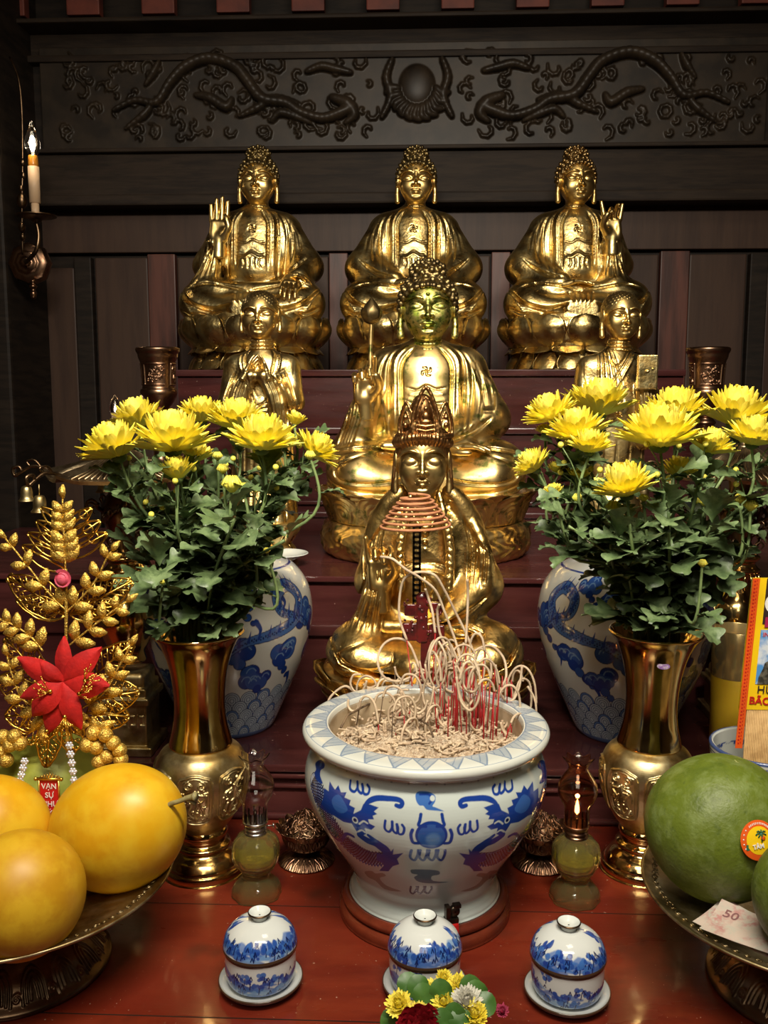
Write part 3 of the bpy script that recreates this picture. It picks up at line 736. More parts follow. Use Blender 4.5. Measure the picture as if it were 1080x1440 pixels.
M['porc'] = mat('painted_porcelain', (.8, .8, .8), rough=.12, attr='paint', coat=.5, spec=.5, bump=.02, bs=30)
M['white_porc'] = mat('white_porcelain', (.66, .70, .66), rough=.12, coat=.4)
M['cream'] = mat('glazed_inside', (.50, .40, .26), rough=.35, var=(.36, .27, .16), vs=30)
M['ash'] = mat('incense_ash', (.42, .31, .20), rough=.95, var=[(.25, .16, .10), (.60, .50, .36)], vs=90, bump=.8, bs=220)
M['ashcurl'] = mat('pale_ash', (.62, .49, .33), rough=.85, var=(.48, .35, .23), vs=40)
M['redstick'] = mat('red_bamboo', (.36, .012, .014), rough=.5)
M['darkstick'] = mat('charred_bamboo', (.09, .055, .03), rough=.8, var=(.2, .13, .07), vs=50)
M['coil'] = mat('coil_paste', (.50, .22, .10), rough=.8, var=(.40, .16, .07), vs=60)
M['lacq'] = mat('red_lacquer', (.11, .010, .010), rough=.2, coat=.5, var=(.05, .008, .008), vs=60)
M['iron'] = mat('dark_iron', (.05, .04, .035), rough=.35, metal=1, var=(.12, .09, .06), vs=60)
M['glass'] = mat('clear_glass', (.98, .98, .96), rough=.02, trans=1, ior=1.45)
M['glass_smoke'] = mat('sooted_glass', (.80, .55, .38), rough=.03, trans=1, ior=1.45)
M['oil'] = mat('lamp_oil', (.85, .78, .18), rough=.03, trans=.8, ior=1.33)
M['oilbase'] = mat('oil_tinted_glass', (.80, .74, .30), rough=.06, trans=.95, ior=1.33)
M['flame'] = mat('flame', (1, .6, .2), emit=((1, .50, .16), 14))
M['filament'] = mat('filament', (1, .9, .7), emit=((1, .86, .62), 30))
M['steel'] = mat('steel', (.55, .53, .5), rough=.25, metal=1)
M['petal'] = mat('yellow_petal', (.94, .80, .075), rough=.5, var=(.95, .84, .16), vs=30, sss=.15)
M['petal_in'] = mat('bud_yellow', (.80, .72, .10), rough=.5, sss=.1)
M['leaf'] = mat('leaf', (.115, .175, .065), rough=.42, var=[(.18, .25, .11), (.065, .105, .04)], vs=25, bump=.3, bs=80)
M['stem'] = mat('stem', (.20, .28, .10), rough=.5, var=(.08, .13, .05), vs=20)
M['calyx'] = mat('calyx', (.10, .15, .05), rough=.55)
M['mango'] = mat('yellow_rind', (.70, .38, .008), rough=.38, var=[(.62, .31, .008), (.72, .45, .02)], vs=9, sss=.1, bump=.04, bs=40)
M['mango_dull'] = mat('ripe_rind', (.60, .32, .010), rough=.42, var=[(.50, .24, .008), (.66, .40, .02)], vs=9, sss=.1, bump=.04, bs=40)
M['pomelo'] = mat('green_rind', (.110, .150, .013), rough=.48, var=[(.140, .175, .028), (.075, .110, .010), (.16, .21, .05)], vs=13, bump=.35, bs=260, detail=6, vlo=.48, vhi=.68)
M['pomelo_y'] = mat('yellow_green_rind', (.40, .42, .06), rough=.45, var=(.30, .34, .05), vs=12, bump=.2, bs=200)
M['glitter'] = mat('gold_glitter', (.88, .60, .13), rough=.4, metal=.8, var=[(.95, .70, .18), (.50, .28, .03)], vs=240, bump=1, bs=420, detail=2)
M['goldfoil'] = mat('gold_plastic', (.80, .50, .10), rough=.28, metal=1, var=(.6, .34, .05), vs=90)
M['redcloth'] = mat('red_felt', (.55, .010, .008), rough=.75, var=(.38, .006, .006), vs=40, bump=.3, bs=200)
M['pinkrose'] = mat('pink_rose', (.62, .09, .14), rough=.6)
M['crystal'] = mat('rhinestone', (.85, .87, .95), rough=.05, metal=.6, spec=1)
M['redpaint'] = mat('red_label', (.50, .012, .010), rough=.45)
M['white'] = mat('white_print', (.8, .78, .72), rough=.5)
M['yellowprint'] = mat('yellow_print', (.85, .56, .01), rough=.35)
M['orangeprint'] = mat('orange_print', (.72, .10, .012), rough=.35)
M['blackprint'] = mat('black_print', (.035, .022, .018), rough=.4)
M['skyprint'] = mat('sky_print', (.08, .28, .62), rough=.4, var=(.62, .68, .74), vs=28, vlo=.48, vhi=.62)
M['rockprint'] = mat('rock_print', (.03, .03, .025), rough=.4, var=(.14, .13, .10), vs=120)
M['greenprint'] = mat('green_print', (.03, .16, .08), rough=.4)
M['bamboo'] = mat('raw_bamboo', (.58, .38, .16), rough=.65, var=(.44, .27, .10), vs=60)
M['candle'] = mat('yellow_wax', (.72, .47, .03), rough=.35, sss=.3, var=(.60, .36, .02), vs=8)
M['sleeve'] = mat('candle_sleeve', (.60, .42, .26), rough=.5)
M['paper'] = mat('banknote_paper', (.56, .46, .38), rough=.6, var=[(.46, .22, .20), (.50, .46, .38)], vs=45, vlo=.46, vhi=.62)
M['ink'] = mat('banknote_ink', (.22, .10, .10), rough=.6)
M['rose'] = mat('red_petal', (.30, .005, .012), rough=.55)
M['whitepetal'] = mat('white_petal', (.72, .70, .60), rough=.55)
M['pinkpetal'] = mat('pink_petal', (.55, .08, .16), rough=.55)
M['freshleaf'] = mat('fresh_leaf', (.045, .12, .02), rough=.4, var=(.07, .17, .03), vs=30)
def speckle(m, scale, lo, hi, col, amt=.8):
    nt = m.node_tree; b = nt.nodes['Principled BSDF']; I = b.inputs['Base Color']; src = I.links[0].from_socket
    tc = nt.nodes.new('ShaderNodeTexCoord'); nz = nt.nodes.new('ShaderNodeTexNoise'); nz.inputs['Scale'].default_value = scale; nz.inputs['Detail'].default_value = 3; nt.links.new(tc.outputs['Object'], nz.inputs['Vector'])
    rp = nt.nodes.new('ShaderNodeMapRange'); rp.inputs['From Min'].default_value = lo; rp.inputs['From Max'].default_value = hi; rp.inputs['To Max'].default_value = amt; nt.links.new(nz.outputs['Fac'], rp.inputs['Value'])
    mx = nt.nodes.new('ShaderNodeMix'); mx.data_type = 'RGBA'; nt.links.new(rp.outputs[0], mx.inputs['Factor']); nt.links.new(src, mx.inputs[6]); mx.inputs[7].default_value = (*col, 1); nt.links.new(mx.outputs[2], I)
speckle(M['table'], 210, .70, .76, (.62, .42, .30)); speckle(M['table'], 9, .60, .72, (.045, .014, .008), .7)
speckle(M['step'], 160, .715, .77, (.45, .32, .26), .6); speckle(M['pomelo'], 120, .62, .75, (.05, .08, .01), .6)
# ---------------------------------------------------------------- room
def struct(name, mb, m, parent=None):
    o = mb.build(name, m, parent)
    if parent is None: o['kind'] = 'structure'
    return o
WY = 3.12
def wz(y, Y=WY, x=560): return at(x, y, Y).z
def wx(x, y=400, Y=WY): return at(x, y, Y).x
b = MB(); b.box((-2.4, WY, -.9), (2.4, WY + .1, 2.7)); wall = struct('wall_back', b, M['wood_dark'])
b = MB(); b.box((-2.5, -2.0, -.9), (-2.4, WY + .1, 2.7)); struct('wall_left', b, M['plaster'])
b = MB(); b.box((2.4, -2.0, -.9), (2.5, WY + .1, 2.7)); struct('wall_right', b, M['plaster'])
b = MB(); b.box((-2.5, -2.1, -.9), (2.5, -2.0, 2.7)); struct('wall_front', b, M['plaster'])
b = MB(); b.box((-2.5, -2.1, -1.0), (2.5, WY + .1, -.9)); struct('floor', b, M['floor'])
b = MB(); b.box((-2.5, -2.1, 2.7), (2.5, WY + .1, 2.8)); struct('ceiling', b, M['plaster'])
# bottom panels of the back wall
b = MB()
for (x0, x1) in ((212, 250), (464, 490), (690, 716), (925, 965)):
    b.box((wx(x0), WY - .03, -.3), (wx(x1), WY + .01, wz(357)), bev=.003)
b.build('stile', M['wood_red'], wall)
b = MB()
for (x0, x1) in ((135, 212), (250, 464), (490, 690), (716, 925), (965, 1048)):
    a0, a1 = wx(x0), wx(x1); b.box((a0 + .004, WY - .016, -.3), (a1 - .004, WY + .01, wz(361)), bev=.005)
for (x0, x1) in ((-60, 108), (1075, 1250)):
    a0, a1 = wx(x0), wx(x1); b.box((a0, WY - .02, -.3), (a1, WY + .01, wz(375)), bev=.005)
b.build('panel', M['wood_brown'], wall)
b = MB()
b.box((wx(110), WY - .035, -.3), (wx(134), WY, wz(361)), bev=.004); b.box((wx(1049), WY - .035, -.3), (wx(1074), WY, wz(361)), bev=.004)
b.build('post', M['wood_dark'], wall)
b = MB()
b.box((-2.3, WY - .035, wz(355)), (2.3, WY + .01, wz(293)), bev=.003)
b.build('smooth_board', M['wood_brown'], wall)
b = MB()
z0, z1, z2, z3 = wz(288, WY - .1), wz(270, WY - .12), wz(212, WY - .1), wz(206, WY - .1)
b.box((-2.3, WY - .13, z0), (2.3, WY, z1), bev=.006); b.box((-2.3, WY - .10, z1), (2.3, WY, z2), bev=.004); b.box((wx(70), WY - .125, z2), (2.3, WY, z3), bev=.004)
struct('trim_1', b, M['wood_beam'])
fr = MB(); fr.box((-2.3, WY - .05, z3), (2.3, WY, wz(78, WY - .05))); frz = struct('trim_2', fr, M['wood_dark'])
b = MB(); za = wz(78, WY - .1); b.box((-2.3, WY - .09, za), (2.3, WY, wz(68, WY - .1)), bev=.005)
b.box((-2.3, WY - .06, wz(68, WY - .1)), (2.3, WY, wz(34, WY - .1))); b.box((-2.3, WY - .16, wz(34, WY - .1)), (2.3, WY, wz(16, WY - .16)), bev=.006)
struct('trim_3', b, M['wood_beam'])
zt = wz(18, WY - .05)
pk = MB()
for k in range(-5, 15):
    x = 98 + k * 104.5; pk.box((wx(x, 10, WY - .1), WY - .13, zt - .02), (wx(x + 46, 10, WY - .1), WY - .09, zt + .5), bev=.004)
struct('trim_4', pk, M['picket'])
# relief of the frieze: dragons, clouds and the round boss
F = SDF((60, -12, 70), (1060, 10, 206), 1.15)
F.rbox((560, 9, 138), (500, 5, 70))
zz = lambda y: 276 - y                                                # drawn in photo rows, flipped to height
def rel(pts, r, dep=2, k=2): F.chain([(x, dep, zz(y)) for x, y in pts], r, k, sm=4)
rnd = random.Random(4)
for s in (0, 1):
    mx = (lambda x: x) if s == 0 else (lambda x: 1172 - x)
    rel([(mx(x), y) for x, y in ((165, 152), (195, 140), (225, 143), (245, 118), (268, 98), (300, 88), (335, 98), (352, 116), (372, 140), (405, 146), (425, 158), (455, 166), (480, 160), (498, 152))], [3, 4, 5, 6, 7, 7, 7, 7, 7, 6, 6, 6, 7, 6], 1)
    rel([(mx(x), y) for x, y in ((435, 106), (455, 100), (475, 104), (495, 108))], [3, 5, 5, 3]); rel([(mx(x), y) for x, y in ((470, 140), (490, 148), (500, 162), (488, 172))], [5, 8, 6, 3])
    rel([(mx(x), y) for x, y in ((280, 134), (300, 138), (322, 150), (330, 140))], [3, 6, 6, 3]); rel([(mx(x), y) for x, y in ((340, 162), (365, 152), (392, 140), (420, 146))], [2, 5, 5, 3])
    rel([(mx(x), y) for x, y in ((180, 176), (205, 160), (215, 150))], [2, 5, 4]); rel([(mx(x), y) for x, y in ((210, 120), (222, 105), (230, 90))], [2, 5, 2])
    rel([(mx(x), y) for x, y in ((440, 172), (420, 164), (398, 158), (385, 168))], [2, 5, 5, 2])
    for i in range(120):
        x = rnd.uniform(90, 525); y = rnd.uniform(86, 190); r0 = rnd.uniform(4, 12); a0 = rnd.uniform(0, 6)
        F.chain([(mx(x + r0 * (1 - j * .12) * math.cos(a0 + j * .8)), 3.4, zz(y + r0 * (1 - j * .12) * math.sin(a0 + j * .8))) for j in range(6)], [1, 1.9, 2.3, 2.3, 2, 1.5], 1)
F.ell((586, 4, zz(125)), (24, 6, 26), 2)
for i in range(11): a = PI * (.05 + .9 * i / 10); rel([(586 + 26 * math.cos(a), 125 + 28 * math.sin(a)), (586 + 36 * math.cos(a + .1), 127 + 38 * math.sin(a + .1)), (586 + 44 * math.cos(a - .1), 128 + 42 * math.sin(a))], [4, 5, 2])
for s in (-1, 1): rel([(586 + s * 34, 92), (586 + s * 42, 115), (586 + s * 36, 140), (586 + s * 48, 165)], [3, 5, 5, 3])
V, Q = F.mesh()
pA = at(60, 138, WY - .06); k = ppm(pA); V = V - np.array([560, 9, 138]); V = V * np.array([k, k * 1.0, k * 1.03])
c0 = at(560, 138, WY - .06); link('carved_relief', mesh_np('relief', V * np.array([1, 1.5, 1]) + np.array([c0.x, WY - .062, c0.z]), Q), frz, mats=M['relief'])
b = MB(); b.box((wx(-40), WY - .32, -.9), (wx(14, 400, WY - .3), WY, 2.7), bev=.01); struct('trim_5', b, M['wood_dark'])
# ---------------------------------------------------------------- altar
tb = empty('altar_table', (0, .98, -.9), 0, 'red lacquered altar table carrying the offerings in front of the steps', 'table')
b = MB(); b.box((-1.15, -.48, .86), (1.15, .50, .9), bev=.004); b.build('tabletop', M['table'], tb)
b = MB()
for y in (-.03, -.245, .20): b.box((-1.14, y - .0008, .8992), (1.14, y + .0008, .9002))
b.build('plank_seams', M['wood_dark'], tb)
b = MB(); b.box((-1.1, -.44, .74), (1.1, -.41, .86)); b.box((-1.1, .46, .74), (1.1, .49, .86)); b.build('apron', M['table'], tb)
for sx in (-1, 1):
    for y in (-.42, .45):
        b = MB(); b.box((sx * 1.06 - .04, y - .03, 0), (sx * 1.06 + .04, y + .03, .86), bev=.006); b.build('leg', M['table'], tb)
alt = empty('stepped_altar', (0, 2.2, -.9), 0, 'dark red wooden stepped altar rising behind the table under the statues', 'altar')
O = Vector((0, 2.2, -.9))
Z1, Z2, Z3, Z4, Z5, Z6 = .097, .241, .3305, .412, .603, .758
def stepbox(y0, y1, z, zb, x0, x1, lip=.018, name='step', over=.012):
    b = MB(); b.box((x0, y0 + over, zb + .9), (x1, y1, z - lip + .9)); b.box((x0 - .004, y0, z - lip + .9), (x1 + .004, y1, z + .9), bev=.003)
    for i in range(len(b.V)): b.V[i] = (b.V[i][0], b.V[i][1] - 2.2, b.V[i][2])
    return b
XL6, XR6 = at(250, 520, 2.55).x, at(961, 520, 2.55).x
b = stepbox(1.428, 1.80, Z1, .0, -1.15, 1.15, .012)
for z, rr in ((.076, .006), (.058, .004), (.006, .006)): b.tube([(-1.15, 1.437 - 2.2, z + .9), (1.15, 1.437 - 2.2, z + .9)], rr, 8)
b.build('step', M['step'], alt)
stepbox(1.775, 1.86, Z2, Z1 - .02, -1.15, 1.15, .022, over=.01).build('step', M['step'], alt)
stepbox(1.82, 2.46, Z3, -.9, -1.1, 1.1, .012).build('step', M['step'], alt)
b = stepbox(2.42, 2.54, Z4, Z3 - .02, XL6 - .02, XR6 + .02, .010)
b.box((XL6 - .01, 2.424 - 2.2, Z4 + .9 - .045), (XR6 + .01, 2.44 - 2.2, Z4 + .9 - .03), bev=.003); b.build('step', M['step'], alt)
stepbox(2.47, 2.6, Z5, Z4 - .02, XL6 - .01, XR6 + .01, .016).build('step', M['step'], alt)
stepbox(2.535, 3.05, Z6, -.9, XL6, XR6, .018).build('step', M['step'], alt)
top_buddha('left', 361, 'gilt seated Buddha on the top shelf at left, raising an open palm', M['gold'], M['hair_bronze'], Z6)
top_buddha('middle', 581, 'gilt seated Buddha in the middle of the top shelf, both hands in its lap', M['gold'], M['hair_bronze'], Z6)
top_buddha('right', 805, 'gilt seated Buddha on the top shelf at right, fingers raised in a ring gesture', M['gold'], M['hair_gold'], Z6)
middle_buddha(M['green_gilt'], M['green_head'], M['hair_bronze'], 'large gilt Buddha with green-tarnished face holding a lotus bud on a stem')
guanyin(M['gold_old'], M['gold_head'], M['crown'], 'crowned gilt bodhisattva seated on open lotus right behind the incense bowl')
disciple('old', 372, M['gold'], 'gilt statue of gaunt old monk with joined hands, below the left Buddha')
disciple('young', 857, M['gold'], 'gilt statue of round-faced young monk holding a bundle, below the right Buddha')
# ---------------------------------------------------------------- painted porcelain
def lathe_np(prof, n_front, n_back, nz, sub=6):
    """revolved mesh, denser towards -y; returns V,F,theta,arc"""
    P = np.array(sprof(prof, sub)); L = np.concatenate([[0], np.cumsum(np.hypot(*np.diff(P, axis=0).T))])
    t = np.linspace(0, L[-1], nz); r = np.interp(t, L, P[:, 0]); z = np.interp(t, L, P[:, 1])
    th = np.concatenate([np.linspace(-PI * .55, PI * .55, n_front, endpoint=False), np.linspace(PI * .55, PI * 1.45, n_back, endpoint=False)])
    th = (th + PI) % (2 * PI) - PI; n = len(th); T, Rr = np.meshgrid(th, r); Z = np.repeat(z[:, None], n, 1)
    V = np.stack([Rr * np.sin(T), -Rr * np.cos(T), Z], -1).reshape(-1, 3)
    i, j = np.meshgrid(np.arange(nz - 1), np.arange(n), indexing='ij'); j2 = (j + 1) % n
    F = np.stack([i * n + j, i * n + j2, (i + 1) * n + j2, (i + 1) * n + j], -1).reshape(-1, 4)
    return V, F, T.ravel(), Rr.ravel(), Z.ravel()
class Paint:
    def __init__(s, A, Z, base, vary=0):
        s.A = A.astype(np.float32); s.Z = Z.astype(np.float32); s.C = np.tile(np.array(base, np.float32), (len(A), 1))
    def _put(s, m, d, col, soft, al=1.):
        k = np.clip(.5 - d / soft, 0, 1) * al; s.C[m] = s.C[m] * (1 - k[:, None]) + np.array(col, np.float32) * k[:, None]
    def _sel(s, a0, a1, z0, z1): return np.nonzero((s.A > a0) & (s.A < a1) & (s.Z > z0) & (s.Z < z1))[0]
    def disc(s, a, z, r, col, soft=.0008, al=1., ry=None):
        ry = ry or r; m = s._sel(a - r - soft, a + r + soft, z - ry - soft, z + ry + soft)
        d = (np.hypot((s.A[m] - a) / r, (s.Z[m] - z) / ry) - 1) * min(r, ry); s._put(m, d, col, soft, al)
    def stroke(s, P, w, col, soft=.0008, sm=4, al=1.):
        if sm and len(P) > 2: P = [(v.x, v.y) for v in crm([(p[0], p[1], 0) for p in P], sm)]
        P = np.array(P, np.float32); n = len(P); W = np.interp(np.linspace(0, 1, n), np.linspace(0, 1, len(w)), w) if hasattr(w, '__len__') else np.full(n, w)
        mx = W.max() + soft; m = s._sel(P[:, 0].min() - mx, P[:, 0].max() + mx, P[:, 1].min() - mx, P[:, 1].max() + mx)
        if not len(m): return
        A = s.A[m]; Z = s.Z[m]; D = np.full(len(m), 1e9, np.float32)
        for i in range(n - 1):
            ab = P[i + 1] - P[i]; L = max(float(ab @ ab), 1e-12)
            h = np.clip(((A - P[i, 0]) * ab[0] + (Z - P[i, 1]) * ab[1]) / L, 0, 1)
            D = np.minimum(D, np.hypot(A - P[i, 0] - h * ab[0], Z - P[i, 1] - h * ab[1]) - (W[i] + (W[i + 1] - W[i]) * h))
        s._put(m, D, col, soft, al)
    def poly(s, P, col, soft=.0008, al=1., sm=3, fill=None):
        if sm: P = [(v.x, v.y) for v in crm([(p[0], p[1], 0) for p in P], sm, True)]
        P = np.array(P, np.float32); m = s._sel(P[:, 0].min() - soft, P[:, 0].max() + soft, P[:, 1].min() - soft, P[:, 1].max() + soft)
        if not len(m): return
        A = s.A[m]; Z = s.Z[m]; D = np.full(len(m), 1e9, np.float32); ins = np.zeros(len(m), bool)
        for i in range(len(P)):
            a = P[i - 1]; b = P[i]; ab = b - a; L = max(float(ab @ ab), 1e-12)
            h = np.clip(((A - a[0]) * ab[0] + (Z - a[1]) * ab[1]) / L, 0, 1); D = np.minimum(D, np.hypot(A - a[0] - h * ab[0], Z - a[1] - h * ab[1]))
            c = (a[1] > Z) != (b[1] > Z)
            if abs(b[1] - a[1]) > 1e-12: ins ^= c & (A < (b[0] - a[0]) * (Z - a[1]) / (b[1] - a[1]) + a[0])
        s._put(m, np.where(ins, -D, D), col, soft, al)
BLUE = (.012, .045, .26); BLUE2 = (.045, .14, .42); PALE = (.16, .30, .52); INK = (.006, .012, .075); POT = (.54, .60, .56)
def px_on_body(px, py, c, prof):
    """photo pixel -> (theta, z) on a body of revolution standing at c"""
    P = np.array(prof); o = np.argsort(P[:, 1]); d = ray(px, py); Y = c[1] - .1
    for _ in range(12):
        t = (Y - CAM[1]) / d[1]; p = CAM + d * t; z = p[2] - c[2]; r = float(np.interp(z, P[o, 1], P[o, 0])); dx = p[0] - c[0]
        th = math.asin(max(-.999, min(.999, dx / r))); Y = .5 * Y + .5 * (c[1] - r * math.cos(th))
    return th, z
# ---------------------------------------------------------------- the censer
CX0 = onz(597, 1243, .03); CEN = Vector((CX0.x, 1.19, .030))
rim = .1635
body_prof = [(.030, .004), (.096, .0), (.101, .004), (.098, .012), (.094, .022), (.108, .05), (.134, .09), (.154, .128), (.1615, .158), (.159, .182), (.150, .202), (.1485, .216)]
cen = empty('incense_censer', CEN, 0, 'large blue and white dragon incense bowl full of ash and burnt sticks', 'incense bowl')
V, F, T, Rr, Z = lathe_np(body_prof, 1000, 160, 420)
rb = .155
def bodypaint(V, T, Z):
    P = Paint(T * rb, Z, POT)
    N = np.nonzero
    def q(X, Y):
        th, z = px_on_body(400 + X / 2.7, 880 + Y / 2.7, CEN, sprof(body_prof, 6)); return (th * rb, z)
    def Q(pts): return [q(*p) for p in pts]
    for s in (0, 1):
        mir = (lambda X: X) if s == 0 else (lambda X: 1114 - X)
        W = lambda pts: Q([(mir(x), y) for x, y in pts])
        # scaled body, drawn as a net along the curve
        spine = crm([(*p, 0) for p in W([(108, 585), (128, 640), (152, 705), (190, 775), (238, 830), (285, 865), (335, 883), (388, 880)])], 10)
        wid = np.interp(np.linspace(0, 1, len(spine)), [0, .15, .7, 1], [.008, .014, .0145, .007])
        sp = [(v.x, v.y) for v in spine]
        P.stroke(sp, list(wid + .0012), INK, sm=0); P.stroke(sp, list(wid), (.30, .40, .58), sm=0)
        for i in range(0, len(sp) - 1):
            dx, dz = sp[i + 1][0] - sp[i][0], sp[i + 1][1] - sp[i][1]; L = math.hypot(dx, dz) or 1; nx, nz = -dz / L, dx / L
            for j in (-2, -1, 0, 1, 2):
                w = wid[i] / 2.5; ox = (j + (.5 if i % 2 else 0)) * w
                if abs(ox) > wid[i]: continue
                cx, cz = sp[i][0] + nx * ox, sp[i][1] + nz * ox
                P.stroke([(cx - nx * w * .6, cz - nz * w * .6), (cx + dx * .7, cz + dz * .7), (cx + nx * w * .6, cz + nz * w * .6)], .0009, INK, sm=0)
        for i in range(0, len(sp) - 2, 2):                                # back fins
            dx, dz = sp[i + 1][0] - sp[i][0], sp[i + 1][1] - sp[i][1]; L = math.hypot(dx, dz) or 1; sg = 1 if s == 0 else -1; nx, nz = dz / L * sg, -dx / L * sg
            P.poly([(sp[i][0] + nx * wid[i], sp[i][1] + nz * wid[i]), (sp[i][0] + nx * (wid[i] + .005), sp[i][1] + nz * (wid[i] + .005)), (sp[i + 2][0] + nx * wid[i], sp[i + 2][1] + nz * wid[i])], BLUE, sm=0)
        P.poly(W([(150, 650), (150, 615), (168, 628), (172, 590), (192, 622), (205, 605), (215, 632), (236, 632), (228, 652), (252, 662), (246, 680), (268, 692), (262, 712), (285, 735), (262, 752), (225, 745), (190, 722), (160, 708), (135, 690), (142, 668)]), BLUE, sm=0)
        P.poly(W([(180, 660), (205, 640), (228, 670), (240, 700), (215, 712), (190, 695)]), BLUE2, al=.75)
        P.poly(W([(265, 712), (290, 700), (300, 676), (325, 678), (358, 690), (340, 705), (352, 715), (335, 722), (340, 735), (318, 735), (322, 750), (345, 762), (330, 775), (305, 768), (310, 790), (290, 800), (270, 775), (252, 745)]), BLUE, sm=0)
        P.disc(*q(mir(268), 738), .0042, POT); P.disc(*q(mir(268), 738), .0026, INK); P.stroke(W([(285, 752), (300, 742), (315, 750)]), .0011, POT); P.stroke(W([(275, 785), (292, 776), (306, 784)]), .0011, POT)
        P.stroke(W([(300, 692), (318, 668), (350, 655), (395, 656), (432, 660), (447, 672), (440, 686), (424, 682)]), [.0016, .0034, .0030, .0026, .0028, .0022], BLUE)
        P.stroke(W([(285, 795), (315, 815), (345, 828), (372, 850)]), [.004, .005, .0045, .004], BLUE); P.stroke(W([(318, 795), (350, 820), (385, 845), (400, 870)]), [.002, .0035, .004, .004], BLUE)
        P.poly(W([(352, 862), (372, 868), (378, 845), (394, 868), (415, 845), (412, 868), (452, 862), (428, 885), (436, 905), (412, 912), (395, 932), (360, 930), (382, 905), (350, 890)]), BLUE, sm=0)
        P.stroke(W([(160, 760), (185, 800), (215, 815), (235, 790), (262, 800)]), .0022, BLUE)
        # comma cloud at the shoulder
        P.poly(W([(118, 520), (138, 508), (152, 522), (150, 540), (138, 548), (136, 570), (146, 600), (124, 588), (114, 560), (120, 545)]), BLUE); P.disc(*q(mir(138), 528), .0026, BLUE2)
        for (x, y) in ((283, 610), (415, 762)):                             # three-tongued flames
            P.stroke(W([(x - 32, y - 22), (x - 34, y + 8), (x - 18, y + 20), (x - 6, y + 4), (x - 6, y - 18)]), .0016, BLUE)
            P.stroke(W([(x - 6, y - 18), (x - 4, y + 12), (x + 10, y + 26), (x + 16, y + 8), (x + 12, y - 8)]), .0016, BLUE)
            P.stroke(W([(x + 12, y - 8), (x + 18, y + 26), (x + 34, y + 28), (x + 40, y + 8), (x + 32, y - 6)]), .0016, BLUE)
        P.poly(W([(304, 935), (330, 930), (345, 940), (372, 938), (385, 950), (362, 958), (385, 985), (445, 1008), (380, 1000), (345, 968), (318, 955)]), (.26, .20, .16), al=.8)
    P.disc(*q(558, 797), .0185, BLUE); P.disc(*q(558, 800), .0155, BLUE2, al=.6); P.disc(*q(565, 812), .0085, PALE, al=.5, soft=.004)
    for sg in (-1, 1):
        c = 558
        P.stroke(Q([(c + sg * 22, 762), (c + sg * 48, 758), (c + sg * 44, 740), (c + sg * 40, 716)]), .0019, BLUE)
        P.stroke(Q([(c + sg * 72, 775), (c + sg * 78, 795), (c + sg * 70, 822), (c + sg * 50, 826)]), .0020, BLUE)
    P.poly(Q([(498, 640), (512, 628), (548, 630), (572, 645), (572, 668), (562, 684), (575, 690), (606, 704), (575, 702), (540, 698), (528, 684), (512, 682), (500, 664)]), BLUE2); P.stroke(Q([(515, 640), (545, 640), (562, 656), (550, 675)]), .0013, BLUE); P.disc(*q(562, 655), .003, POT)
    x, y = 558, 868
    for dx in (-60, -26, 8, 42): P.stroke(Q([(x + dx - 16, y - 16), (x + dx - 20, y + 10), (x + dx - 4, y + 22), (x + dx + 8, y + 2), (x + dx + 10, y - 16)]), .0018, BLUE)
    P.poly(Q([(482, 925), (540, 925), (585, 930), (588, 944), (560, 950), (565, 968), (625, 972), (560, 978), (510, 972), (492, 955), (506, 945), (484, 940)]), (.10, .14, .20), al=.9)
    for dx in (-36, -8, 20): P.stroke(Q([(530 + dx - 14, 990), (530 + dx - 16, 1010), (530 + dx - 4, 1016), (530 + dx + 8, 1000), (530 + dx + 8, 990)]), .0017, INK)
    # key border under the lip, shown dark and faint
    k = Z > .2085
    n = 44; ph = (T * n / (2 * PI)) % 1; zz = (Z - .2085) / .006
    g = k & ((ph < .12) | ((ph > .25) & (ph < .8) & (np.abs(zz - .5) < .16)) | ((np.abs(ph - .8) < .06) & (zz > .3)))
    P.C[g] = P.C[g] * .55 + np.array((.08, .10, .16)) * .45
    return P.C
me = mesh_np('bowl_body', V, F); setcol(me, bodypaint(V, T, Z)); link('bowl_body', me, cen, mats=M['porc'])
# flat lip with zigzag and hatching
V, F, T, Rr, Z = lathe_np([(.1485, .210), (.152, .2165), (.160, .218), (rim, .2225), (rim + .0005, .2268), (rim - .0015, .2305), (.158, .2328), (.150, .2342), (.1325, .2348), (.1295, .233), (.128, .226)], 1000, 200, 110, 5)
P = Paint(T * .15, Z, (.60, .62, .56))
u = np.clip((Rr - .1325) / (.1605 - .1325), -.2, 1.3); top = Z > .2318
n = 27; ph = (T * n / (2 * PI)) % 1; tri = np.abs(ph * 2 - 1)
Cc = P.C; pal = np.array((.20, .26, .34)); pal2 = np.array((.36, .41, .44))
inb = top & (u > .02) & (u < .98)
Cc[inb & (u < tri)] = pal2
m = inb & (np.abs(u - tri) < .07); Cc[m] = pal
hat = (np.abs(((T * n * 3 / (2 * PI)) + u * 1.2) % 1 - .5) < .07); Cc[inb & (u < tri - .1) & hat] = pal
Cc[top & ((np.abs(u - 0) < .03) | (np.abs(u - 1) < .03))] = pal
me = mesh_np('bowl_lip', V, F); setcol(me, Cc); link('bowl_lip', me, cen, mats=M['porc'])
b = MB(); b.lathe(sprof([(.128, .228), (.130, .2), (.135, .17), (.1, .165), (.001, .165)], 4), 96)
b.build('inner_wall', M['cream'], cen)
V, F, T, Rr, Z = lathe_np([(.001, .204), (.04, .203), (.09, .200), (.133, .194)], 240, 120, 90, 4)
rg = np.random.default_rng(3)
V[:, 2] += .004 * np.sin(V[:, 0] * 90) * np.cos(V[:, 1] * 70) + rg.normal(0, .0011, len(V))
asho = link('ash_bed', mesh_np('ash', V, F), cen, mats=M['ash'])
